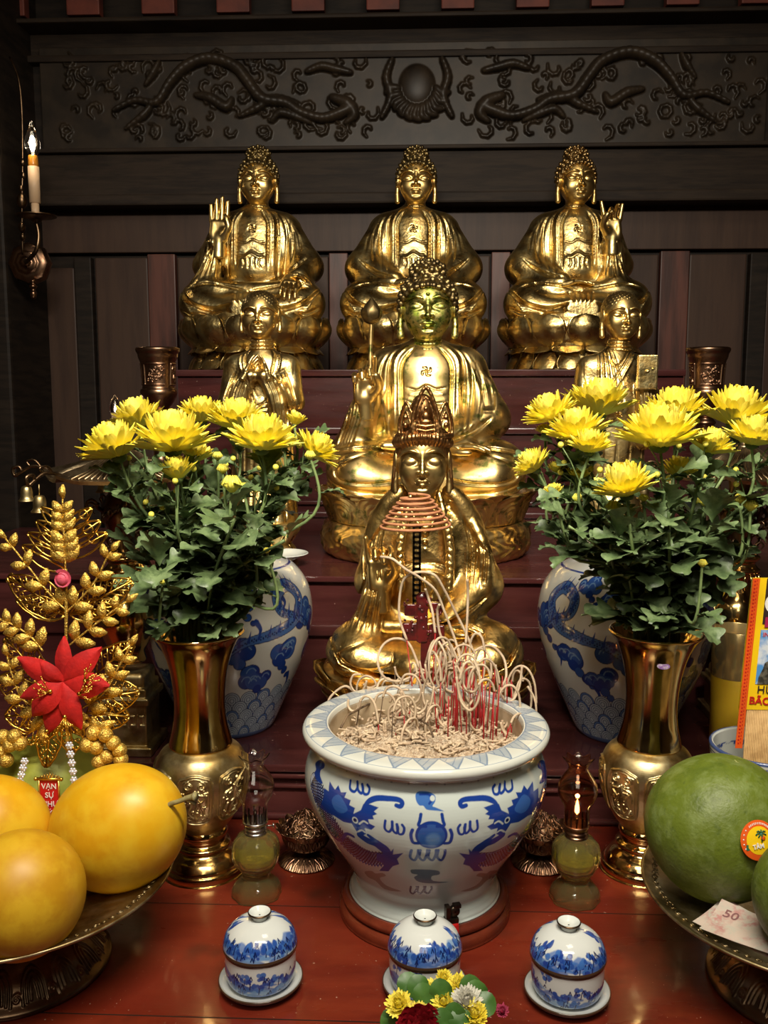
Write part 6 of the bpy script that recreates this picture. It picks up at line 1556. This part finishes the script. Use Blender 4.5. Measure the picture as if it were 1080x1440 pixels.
for (cx, cy, an) in ((120, 968, 20), (80, 965, 160), (128, 950, 50), (75, 1020, 250), (100, 1000, 280)):
    b = MB(); b.ball(op(cx, cy, -.021), .003, 8, 6)
    for k in range(9):
        a = R(an + rn.uniform(-45, 45)); l = rn.uniform(12, 26); p = [op(cx, cy, -.022), op(cx + l * .6 * math.cos(a), cy - l * .6 * math.sin(a), -.026), op(cx + l * math.cos(a), cy - l * math.sin(a), -.026)]; b.tube(p, .0005, 4); b.ball(p[2], .0014, 6, 4); b.ball(p[1] + Vector((.001, 0, .001)), .0012, 6, 4)
    b.build('gold_stamens', M['goldfoil'], orn)
b = MB(); c = op(92, 812, -.010)
for k in range(26):
    a = k * .55; rr = .0012 + .00042 * k; V = []; 
    for z in (-1, 1):
        for j in range(4): aa = a + j * .35; V.append(c + Vector((rr * math.cos(aa) * (1.1 if z > 0 else .8), -.006 * (1 - k / 30) * (1 if z > 0 else .2), rr * math.sin(aa) * (1.1 if z > 0 else .8))))
    b.add(V, [(j, j + 1, j + 5, j + 4) for j in range(3)])
b.ball(c + Vector((0, .003, 0)), .009, 14, 8); b.build('pink_rose', M['pinkrose'], orn)
for (cl, pts) in enumerate((((4, 1036), (16, 1046), (2, 1056), (22, 1034), (10, 1068), (-6, 1046), (30, 1044)), ((132, 1030), (150, 1032), (124, 1046), (136, 1050), (160, 1044), (150, 1064), (168, 1055), (140, 1070), (170, 1068)))):
    for (x, y) in pts:
        b = MB(); b.ball(op(x, y, -.004 + .006 * ((x + y) % 3) / 3), .0096, 16, 10); b.build('gold_ball', M['glitter'], orn)
for (p0, p1) in (((106, 1040), (114, 1100)), ((44, 1062), (33, 1108))):
    b = MB()
    for k in range(6):
        t = k / 5; c = op(p0[0] + (p1[0] - p0[0]) * t, p0[1] + (p1[1] - p0[1]) * t, -.020)
        for j in range(7): a = j * PI / 3; b.ball(c + (Vector((.0036 * math.cos(a), 0, .0036 * math.sin(a))) if j < 6 else Vector((0, -.001, 0))), .0021 if j < 6 else .0026, 6, 4)
    b.build('rhinestone_strand', M['crystal'], orn)
bn = empty('blessing_banner', at(70, 1122, 1.098), 0, 'tiny red vertical banner with gold frame reading four Vietnamese words on yellow-green pomelo', 'banner'); kb = KO
b = MB(); b.box((-13 * kb, 0, -30 * kb), (13 * kb, .0015, 26 * kb)); b.build('panel', M['redpaint'], bn)
b = MB()
for s in (-1, 1): b.tube([(s * 14 * kb, -.001, -24 * kb), (s * 14 * kb, -.001, 26 * kb)], .0013, 6)
b.tube([(-17 * kb, -.001, 28 * kb), (17 * kb, -.001, 28 * kb)], .002, 8); b.tube([(-14 * kb, -.001, -24 * kb), (0, -.001, -36 * kb), (14 * kb, -.001, -24 * kb)], .0013, 6)
for s in (-1, 1): b.ball((s * 18 * kb, -.001, 28 * kb), .0026, 8, 6)
for k in range(7): b.tube([(-12 * kb + k * 4 * kb, -.001, 30 * kb), (-10 * kb + k * 4 * kb, -.001, (33 + 5 * (1 - abs(k - 3) / 3)) * kb), (-8 * kb + k * 4 * kb, -.001, 30 * kb)], .0008, 5)
b.build('frame', M['goldfoil'], bn)
for i, (t, z) in enumerate((('VẠN', 17), ('SỰ', 4), ('NHƯ', -9), ('Ý', -22))): put_text(t, 11 * kb, M['white'], bn, (0, -.0009, z * kb), (R(90), 0, 0), .0001, .95)
# ---------------------------------------------------------------- joss stick packet in the pot
pk = empty('joss_stick_packet', Vector((pc.x, 1.285, .06)), 0, 'yellow and orange printed packet of joss sticks standing in the porcelain pot', 'joss stick packet')
A = at(1030, 1040, 1.285); kk = ppm(A)
def kx(px, py=1000): return at(px, py, 1.285).x - pc.x
def kz(py): return at(1060, py, 1.285).z - .06
xl0, xl1 = kx(1033, 1040), kx(1057, 812)
def edge(z): t = (z - kz(1040)) / (kz(812) - kz(1040)); return xl0 + (xl1 - xl0) * t
def quad(b, xa, xb, za, zb, y, mi, y2=None):
    b.mi = mi; e0, e1 = edge(za), edge(zb); y2 = y + .0004 if y2 is None else y2
    V = [(e0 + xa, y, za), (e0 + xb, y, za), (e1 + xb, y, zb), (e1 + xa, y, zb)]; V += [(v[0], y2, v[2]) for v in V]
    b.add(V, [(0, 1, 2, 3), (7, 6, 5, 4), (0, 4, 5, 1), (1, 5, 6, 2), (2, 6, 7, 3), (3, 7, 4, 0)], False)
Wp = .080; zt, zm, zb_ = kz(812), kz(995), kz(1045)
b = MB(); quad(b, 0, Wp, kz(996), zt, -.006, 0, -.001); b.build('wrapper', [M['yellowprint']], pk)
b = MB(); quad(b, -.0005, .0095, kz(1050), zt, -.0068, 0, -.0062); b.build('orange_strip', [M['orangeprint']], pk)
b = MB()
for k in range(46): z = kz(1044) + (zt - kz(1044)) * k / 46; e = edge(z); b.box((e + .002, -.0072, z), (e + .0042, -.0068, z + .0022)); b.box((e + .0056, -.0072, z + .001), (e + .0066, -.0068, z + .0036))
b.build('strip_lettering', M['redpaint'], pk)
b = MB(); quad(b, .019, Wp - .002, kz(876), kz(812), -.0068, 0); b.build('black_header', [M['blackprint']], pk)
b = MB(); quad(b, .018, Wp - .004, kz(960), kz(884), -.0068, 0); b.build('sky_picture', [M['skyprint']], pk)
b = MB(); b.mi = 0; e = edge(kz(950)) + .018
b.add([(e + x * .0011, -.0073, kz(y)) for x, y in ((2, 960), (3, 950), (8, 938), (10, 930), (16, 926), (22, 924), (26, 918), (34, 920), (45, 922), (54, 930), (54, 960))] , [list(range(11))], False); b.build('island_print', [M['rockprint']], pk)
b = MB(); b.lathe([(.0001, 0), (.0150, 0)], 40, M=Matrix.Translation((edge(kz(840)) + .034, -.0074, kz(847))) @ Matrix.Rotation(R(90), 4, 'X')); b.build('round_emblem', [M['white']], pk)
b = MB(); b.lathe([(.0001, 0), (.0100, 0)], 40, M=Matrix.Translation((edge(kz(840)) + .036, -.0078, kz(849))) @ Matrix.Rotation(R(90), 4, 'X')); b.build('emblem_centre', [M['redpaint']], pk)
b = MB(); quad(b, .022, .050, kz(880), kz(866), -.0078, 0); b.build('crimson_patch', [mat('crimson_print', (.35, .02, .08), rough=.4)], pk)
put_text('HƯƠNG', .0155, M['blackprint'], pk, (edge(kz(968)) + .050, -.0074, kz(969)), (R(90), R(3), 0), .0001)
put_text('BÃO T', .0150, M['redpaint'], pk, (edge(kz(982)) + .0335, -.0074, kz(984)), (R(90), R(3), 0), .0003)
put_text('INST', .0085, M['redpaint'], pk, (edge(kz(890)) + .030, -.0074, kz(891)), (R(90), R(2), 0), .0001)
b = MB(); rn = random.Random(4)
for k in range(56):
    x = .012 + (k % 28) * .0024; y = -.0045 + (k // 28) * .0025; b.tube([(edge(kz(1048)) + x + rn.uniform(-.0004, .0004), y, -.02), (edge(kz(990)) + x, y, kz(985))], .0011, 6)
b.build('stick_bundle', M['bamboo'], pk)['kind'] = 'stuff'
# ---------------------------------------------------------------- yellow candle in glass
c = Vector((at(1034, 960, 1.56).x, 1.56, Z1)); o = empty('glass_candle', c, 0, 'tall yellow candle in gold-rimmed glass beside the joss stick pot', 'candle')
ht = at(1040, 884, 1.56).z - Z1
b = MB(); b.lathe([(.001, .0), (.036, .0), (.0385, .003), (.0405, ht * .62), (.034, ht * .655), (.001, ht * .65)], 40); b.build('wax', M['candle'], o)
b = MB(); b.lathe([(.0407, ht * .60), (.0425, ht), (.0415, ht + .001), (.0408, ht), (.0398, ht * .62)], 48); b.build('gold_rim', mat('gold_tinted_glass', (.80, .60, .26), rough=.22, metal=.75), o)
# ---------------------------------------------------------------- bronze pagoda burners
def pagoda(cx, Y, label, sg):
    c = Vector((at(cx, 1000, Y).x, Y, Z1)); o = empty('pagoda_incense_burner', c, 0, label, 'pagoda burner', 'pagoda burners at both sides'); z = lambda py: at(cx, py, Y).z - Z1; k = ppm(at(cx, 850, Y))
    def dr(Rl): 
        for q in range(-10, 10): a = q * .026; Rl.st([(a - .009, .035), (a - .009, .055), (a + .009, .055), (a + .009, .035), (a - .004, .035), (a - .004, .049), (a + .004, .049), (a + .003, .040)], .0016, 1, sm=0)
    F = SDF((-.056, -.056, 0), (.056, .056, z(930) + .01), .0011)
    zt0 = z(930)
    F.rbox((0, 0, .008), (.050, .050, .008), .003); F.rbox((0, 0, zt0 * .42), (.040, .040, zt0 * .34), .003); F.rbox((0, 0, zt0 * .62), (.046, .046, .006), .003); F.rbox((0, 0, zt0 * .82), (.036, .036, zt0 * .1), .008, .004)
    for q in range(-2, 3):
        for pts in ([(-6, -10), (-6, 8), (6, 8), (6, -6), (-1, -6), (-1, 2)],):
            F.fold([(q * .0155 + a * .0009, zt0 * .40 + b_ * .0011) for a, b_ in pts], .0010, .0024, sm=0, prof='e')
    F.build('square_base', None, M['brass_matte'], o)
    b = MB(); b.lathe(sprof([(20 * k, zt0), (26 * k, zt0 + .004), (24 * k, z(915)), (31 * k, z(900)), (38 * k, z(880)), (39 * k, z(865)), (33 * k, z(845)), (20 * k, z(828)), (14 * k, z(818)), (16 * k, z(812)), (22 * k, z(806)), (22 * k, z(800))], 5), 64); b.build('belly', M['brass'], o)
    b = MB(); b.lathe(sprof([(18 * k, z(806)), (27 * k, z(803)), (29 * k, z(799)), (25 * k, z(795)), (22 * k, z(790)), (27 * k, z(785)), (28 * k, z(781)), (22 * k, z(776)), (14 * k, z(770)), (.001, z(770))], 4), 64)
    for q in range(20): a = q * PI / 10; b.tube([(27 * k * math.cos(a), 27 * k * math.sin(a), z(803)), (29 * k * math.cos(a), 29 * k * math.sin(a), z(812)), (27 * k * math.cos(a), 27 * k * math.sin(a), z(818))], [.0022, .0026, .001], 5)
    b.build('cap', M['brass'], o)
    rn = random.Random(6); b = MB()                                       # dragons coiled round the chamber
    for q in range(5):
        a0 = q * 2 * PI / 5; pts = []
        for j in range(12): t = j / 11; a = a0 + 2.6 * t; r = (22 + 13 * math.sin(t * 7 + q)) * k; pts.append((r * math.cos(a), r * math.sin(a), z(768 - 62 * t)))
        b.tube(crm(pts, 4), .0034, 7)
        for j in range(0, 12): x, y, h = pts[j]; b.tube(crm([(x, y, h), (x * 1.25, y * 1.25, h + .008), (x * 1.5, y * 1.4, h + .002), (x * 1.35, y * 1.3, h - .006)], 3), [.0022] * 4 + [.0018] * 4 + [.0008] * 2, 5)
    b.build('coiled_dragons', M['bronze'], o)
    b = MB(); b.lathe(sprof([(15 * k, z(770)), (18 * k, z(755)), (26 * k, z(735)), (30 * k, z(715)), (24 * k, z(700)), (18 * k, z(690)), (18 * k, z(672)), (.001, z(672))], 4), 6); b.build('chamber', M['bronze'], o)
    rf = None; b = MB(); Rr = 112 * k; zr, ze = z(630), z(668); V = []; n = 6
    for ring, (f, h) in enumerate(((.12, zr), (.35, zr - (zr - ze) * .42), (.65, zr - (zr - ze) * .74), (.9, ze + .002), (.98, ze), (.96, ze - .006), (.3, ze - .006))):
        for q in range(n * 8):
            a = 2 * PI * q / (n * 8) + PI / 6 * 0; s = (q % 8) / 8; cr = math.cos(PI / n) / math.cos((s - .5) * 2 * PI / n); corner = abs(s - .5) * 2; V.append((Rr * f * cr * math.cos(a), Rr * f * cr * math.sin(a), h + .010 * corner ** 4 * f))
    m = n * 8; b.add(V, [(r * m + q, r * m + (q + 1) % m, (r + 1) * m + (q + 1) % m, (r + 1) * m + q) for r in range(6) for q in range(m)], False); rf = b.build('roof', M['brass_roof'], o)
    b = MB()
    for q in range(n):
        for j in range(1, 12):
            s = j / 12; a = 2 * PI * (q + s) / n; cr = math.cos(PI / n) / math.cos((s - .5) * 2 * PI / n); P_ = []
            for f, h in ((.14, zr), (.35, zr - (zr - ze) * .42), (.65, zr - (zr - ze) * .74), (.97, ze + .002)): P_.append((Rr * f * cr * math.cos(a), Rr * f * cr * math.sin(a), h + .0014))
            b.tube(P_, .0014, 5)
    b.lathe(sprof([(.014, zr - .002), (.016, zr + .004), (.008, zr + .010), (.011, zr + .018), (.001, zr + .028)], 3), 20); b.build('roof_ribs', M['brass_roof'], rf)
    for q in range(n):
        a = 2 * PI * q / n; ca, sa = math.cos(a), math.sin(a); T = lambda r, h: (r * ca, r * sa, ze + h)
        b = MB(); b.tube(crm([T(Rr * .8, .004), T(Rr * .98, .012), T(Rr * 1.12, .014), T(Rr * 1.26, .004), T(Rr * 1.34, -.002), T(Rr * 1.36, .010), T(Rr * 1.28, .013), T(Rr * 1.25, .006)], 4), .0028, 7)
        b.tube(crm([T(Rr * 1.0, .012), T(Rr * 1.08, .024), T(Rr * 1.18, .022), T(Rr * 1.14, .014)], 4), .0022, 6); b.build('corner_curl', M['bronze'], rf)
        b = MB(); x, y, h = T(Rr * 1.20, -.002); b.tube([(x, y, h), (x, y, h - .016)], .0010, 5); b.lathe(sprof([(.001, -.016), (.007, -.018), (.0095, -.026), (.010, -.036), (.0135, -.041), (.0125, -.042), (.009, -.037), (.001, -.024)], 3), 20, c=(x, y, h)); b.build('bell', M['brass_matte'], rf)
    return o
M['brass_roof'] = mat('roof_bronze', (.42, .33, .20), rough=.35, metal=1, var=(.22, .15, .08), vs=50)
pagoda(183, 1.50, 'bronze pagoda-roofed incense burner with bells, behind the gold ornament at left', 1)
pagoda(1028, 1.70, 'brass and bronze pagoda incense burner at right, behind the right bouquet', -1)
# ---------------------------------------------------------------- tall bronze candlesticks
def candlestick(cx, label, Y=2.24):
    c = Vector((at(cx, 600, Y).x, Y, Z3)); o = empty('bronze_candlestick', c, 0, label, 'candlestick', 'tall bronze candlesticks'); z = lambda py: at(cx, py, Y).z - Z3; k = ppm(at(cx, 540, Y))
    def dr(Rl):
        rn = random.Random(int(cx))
        for q in (-2, -1, 0, 1, 2):
            a0 = q * 40 * k
            Rl.st([(a0 - 15 * k, z(541)), (a0 - 15 * k, z(512)), (a0 + 15 * k, z(512)), (a0 + 15 * k, z(541)), (a0 - 15 * k, z(541))], .0012, 1, sm=0)
            for _ in range(22):
                a = a0 + rn.uniform(-12, 12) * k; h = z(rn.uniform(516, 538)); t = rn.uniform(0, 6); Rl.st([(a, h), (a + .006 * math.cos(t), h + .006 * math.sin(t)), (a + .008 * math.cos(t + 1.3), h + .008 * math.sin(t + 1.3))], .0013, 1, sm=2)
    V, F = lathe_relief([(10 * k, z(578)), (17 * k, z(570)), (22 * k, z(562)), (25.5 * k, z(554)), (25 * k, z(548)), (22.5 * k, z(545)), (22.5 * k, z(530)), (24 * k, z(512)), (27 * k, z(503)), (28 * k, z(498)), (30 * k, z(494)), (30 * k, z(490)), (26 * k, z(489)), (22 * k, z(500)), (.001, z(505))], 23 * k, dr, .0022, 420, 160, 260)
    link('cup', mesh_np('cup', V, F), o, mats=M['bronze_brown'])
    b = MB(); b.lathe(sprof([(11 * k, z(578)), (16 * k, z(580)), (16 * k, z(585)), (11 * k, z(588)), (15 * k, z(594)), (12 * k, z(602)), (10 * k, z(640)), (16 * k, z(652)), (10 * k, z(664)), (9 * k, z(700)), (18 * k, z(715)), (24 * k, z(730)), (40 * k, .03), (48 * k, .012), (48 * k, 0), (.001, 0)], 5), 56); b.build('stem_and_foot', M['bronze_brown'], o)
M['bronze_brown'] = mat('brown_bronze', (.34, .20, .12), rough=.30, metal=1, var=(.20, .115, .07), vs=25)  # paler, browner bronze for candlesticks and sconce parts
candlestick(225, 'tall bronze candlestick with relief cup left of the old monk statue')
candlestick(991, 'tall bronze candlestick with relief cup right of the young monk statue')
c = Vector((at(163, 600, 2.3).x, 2.3, Z3)); o = empty('electric_candle', c, 0, 'electric candle whose clear bulb peeks over the left bouquet', 'candle'); zb = at(163, 575, 2.3).z - Z3
b = MB(); b.lathe(sprof([(.03, 0), (.03, .01), (.012, .016), (.011, zb - .03), (.001, zb - .028)], 3), 24); b.build('candle_sleeve', M['sleeve'], o)
b = MB(); b.lathe(sprof([(.008, zb - .028), (.012, zb - .012), (.014, zb + .004), (.009, zb + .022), (.001, zb + .036)], 4), 24); b.build('bulb', M['glass'], o)
b = MB(); b.ball((0, 0, zb), (.002, .002, .007), 8, 6); b.build('filament', M['filament'], o)
# ---------------------------------------------------------------- wall sconce
Ys = 2.78; o = empty('wall_sconce', at(40, 370, Ys + .02), 0, 'bronze wall sconce with one lit candle bulb on the dark left post', 'wall lamp'); B = Vector(o.location); s_ = ppm(at(40, 370, Ys))
sp_ = lambda x, y, d=0.: at(x, y, Ys) - B + Vector((0, d, 0))
b = MB(); b.lathe(sprof([(.001, -.03), (.012, -.028), (.018, -.020), (.030, -.018), (.036, -.014), (.046, -.012), (.058, -.006), (.060, .0), (.060, .03), (.001, .03)], 4), 8, M=Matrix.Rotation(R(-90), 4, 'X') @ Matrix.Scale(-1, 4, (0, 0, 1)) @ Matrix.Scale(-1, 4, (0, 0, 1))); b.build('rosette', M['bronze_brown'], o)
b = MB(); b.lathe(sprof([(.001, -.002), (.008, -.006), (.005, -.014), (.012, -.022), (.006, -.032), (.010, -.042), (.007, -.056), (.001, -.060)], 4), 16, c=sp_(46, 392)); b.build('finial', M['bronze_brown'], o)
b = MB(); b.tube(crm([sp_(40, 368, -.02), sp_(52, 372, -.07), sp_(70, 360, -.10), sp_(74, 340, -.10), sp_(71, 322, -.10)], 5), .006, 8); b.build('arm', M['bronze'], o)
b = MB(); b.lathe(sprof([(.001, -.012), (.012, -.010), (.020, -.002), (.052, .004), (.056, .008), (.052, .009), (.02, .003), (.001, .003)], 4), 40, c=sp_(71, 316, -.10)); b.build('drip_dish', M['bronze'], o)
zc = sp_(70, 316, -.10); zt_ = sp_(67, 246, -.10); b = MB(); b.tube([zc, zc.lerp(zt_, .3)], .011, 16); b.tube([zc.lerp(zt_, .3), zt_], .0155, 20); b.build('candle_sleeve', M['sleeve'], o)
b = MB(); h = zt_; b.lathe(sprof([(.013, 0), (.014, .006), (.013, .028), (.010, .03)], 3), 20, c=h); b.build('bulb_collar', mat('amber', (.45, .18, .02), rough=.2), o)
b = MB(); b.lathe(sprof([(.012, .030), (.018, .042), (.0215, .058), (.019, .078), (.010, .100), (.004, .118), (.001, .124)], 4), 28, c=h); b.build('bulb', M['glass'], o)
b = MB(); b.ball(h + Vector((0, 0, .062)), (.0055, .0055, .020), 12, 8); b.build('filament', M['filament'], o)
d = bpy.data.lights.new('bulb_glow', 'POINT'); d.energy = .6; d.color = (1, .8, .55); d.shadow_soft_size = .02; l = bpy.data.objects.new('bulb_glow', d); COL.objects.link(l); l.location = B + h + Vector((0, -.03, .062))
b = MB()
for (x, y, r) in ((38, 232, .010), (39, 250, .008), (36, 268, .009), (37, 285, .018), (38, 305, .008), (37, 322, .012), (38, 335, .009)): b.ball(sp_(x, y, -.03), (r * .9, r * .9, r * 1.3), 14, 10)
b.tube(crm([sp_(36, 360, -.02), sp_(37, 300, -.03), sp_(38, 230, -.03), sp_(37, 160, -.03), sp_(32, 115, -.03), sp_(18, 84, -.02)], 5), .0035, 6); b.build('turned_spindle', M['bronze'], o)
# ---------------------------------------------------------------- small things in front
c = onz(634, 1342, 0); o = empty('lighter', c, .3, 'red gas lighter with dark metal head behind the middle cup', 'lighter')
b = MB(); b.box((-.009, -.006, 0), (.009, .006, .044), bev=.003); b.build('lighter_body', M['redpaint'], o)
b = MB(); b.box((-.0085, -.0055, .044), (.0085, .0055, .050), bev=.001); b.box((-.008, -.005, .050), (-.002, .005, .066), bev=.001); b.lathe([(.001, -.0035), (.0062, -.0035), (.0068, -.002), (.0068, .002), (.0062, .0035), (.001, .0035)], 24, M=Matrix.Translation((.004, 0, .058)) @ Matrix.Rotation(R(90), 4, 'X')); b.box((.002, -.004, .062), (.012, .004, .067), bev=.001); b.build('lighter_head', M['iron'], o)
c = Vector((at(398, 792, 1.93).x, 1.93, Z3)); o = empty('small_dish', c, 0, 'small white-rimmed dish on the step beside the left jar', 'dish')
b = MB(); b.lathe(sprof([(.001, .0), (.022, .0), (.024, .004), (.020, .010), (.034, .018), (.052, .026), (.054, .028), (.050, .028), (.03, .020), (.001, .016)], 4), 48); b.build('dish_bowl', M['white_porc'], o)
# posy
c = onz(622, 1445, 0); c = Vector((at(622, 1430, .925).x, .905, 0)); o = empty('flower_posy', c, 0, 'small mixed flower posy at the bottom edge, yellow, white, pink and dark red blooms', 'posy')
def pl(x, y, d=0.): return at(x, y, .905 + d) - c
rn = random.Random(3)
b = MB(); b.lathe(sprof([(.001, 0), (.03, 0), (.034, .012), (.026, .02), (.042, .035), (.001, .034)], 4), 32); b.build('posy_base', M['freshleaf'], o)
for (x, y, w_, d, op_) in ((563, 1416, 44, 0, .75), (610, 1398, 42, .02, .7), (645, 1388, 38, .03, .7), (588, 1430, 40, -.012, .8), (668, 1430, 44, -.02, .75), (622, 1378, 30, .04, .6), (625, 1412, 40, .0, .7), (652, 1444, 36, -.02, .8)):
    b = MB(); bloom(b, pl(x, y, d), (rn.uniform(-.4, .4), -.7, 1), w_ * .5 * ppm(at(x, y, .905)), rn, op_, 5); b.build('yellow_flower', M['petal'], o)
for (x, y, w_, d, op_, m, nm) in ((655, 1412, 50, -.008, .7, 'whitepetal', 'white_flower'), (690, 1418, 26, .0, .4, 'pinkpetal', 'pink_flower'), (706, 1424, 26, .004, .4, 'pinkpetal', 'pink_flower'), (682, 1402, 22, .01, .4, 'pinkpetal', 'pink_flower')):
    b = MB(); bloom(b, pl(x, y, d), (rn.uniform(-.3, .3), -.7, 1), w_ * .5 * ppm(at(x, y, .905)), rn, op_, 5); b.build(nm, M[m], o)
b = MB(); cc_ = pl(592, 1436, -.018)
for k in range(60):
    a = k * 2.4; el = 1 - k / 60; rr = .004 + .019 * (k / 60) ** .7; d_ = Vector((math.cos(a), 0, math.sin(a))); t = Vector((-math.sin(a), 0, math.cos(a))); p = cc_ + d_ * rr * .6 + Vector((0, -.014 * el, 0)); V = []
    for i in range(4):
        for j in range(4): u = (i / 3 - .5) * .016; v = j / 3 * .013; V.append(p + t * u + d_ * v * (.9) + Vector((0, -.006 * (v / .013) ** .5 + .0016 * math.sin(i * 2.5 + k), 0)))
    b.add(V, [(i * 4 + j, i * 4 + j + 1, i * 4 + j + 5, i * 4 + j + 4) for i in range(3) for j in range(3)])
b.ball(cc_, (.016, .012, .016), 14, 10); b.build('red_carnation', M['rose'], o)
b = MB()
for (x, y, d) in ((588, 1388, .01), (596, 1400, .0), (620, 1394, .0), (662, 1388, .01), (670, 1396, .0), (682, 1412, -.01), (640, 1428, -.025), (622, 1436, -.03), (562, 1436, -.005), (550, 1436, .0), (648, 1436, -.03), (574, 1384, .02)):
    p = pl(x, y, d); a = rn.uniform(0, 6); nrm = Vector((rn.uniform(-.4, .4), -1, rn.uniform(.2, .9))).normalized(); u = nrm.orthogonal().normalized(); v = nrm.cross(u); V = [p + nrm * .002] + [p + (u * math.cos(t) + v * math.sin(t)) * .0125 - nrm * .002 * math.cos(3 * t) for t in np.linspace(0, 2 * PI, 15)[:-1]]
    b.add(V, [(0, 1 + k, 1 + (k + 1) % 14) for k in range(14)])
    b.add([q - nrm * .001 for q in V], [(0, 1 + (k + 1) % 14, 1 + k) for k in range(14)])
b.build('button_leaves', M['freshleaf'], o)
# ---------------------------------------------------------------- light
def area(name, loc, tgt, size, e, col=(1, .91, .77), sy=None):
    d = bpy.data.lights.new(name, 'AREA'); d.energy = e; d.color = col; d.size = size
    if sy: d.shape = 'RECTANGLE'; d.size_y = sy
    o = bpy.data.objects.new(name, d); COL.objects.link(o); o.location = loc
    o.rotation_euler = (Vector(loc) - Vector(tgt)).to_track_quat('Z', 'Y').to_euler(); return o
area('lamp', (0.05, .25, 1.75), (0, 1.9, .5), .9, 23, sy=.16)
area('room_fill', (-.2, -.9, 2.2), (0, 1.5, .3), 1.1, 17, col=(1, .90, .76))  # added soft fill from behind the camera, stands for room ambience
area('ambient_fill', (.3, .9, 2.5), (0, 1.9, 0), .5, 8, col=(1, .82, .6))  # added weak warm ambient from overhead
bpy.data.objects['lamp'].data.spread = R(105)
w = bpy.data.worlds.new('world'); S.world = w; w.use_nodes = True
w.node_tree.nodes['Background'].inputs[0].default_value = (1, .8, .6, 1); w.node_tree.nodes['Background'].inputs[1].default_value = .02
S.view_settings.view_transform = 'Standard'; S.view_settings.look = 'None'; S.view_settings.gamma = 1; S.view_settings.exposure = 0
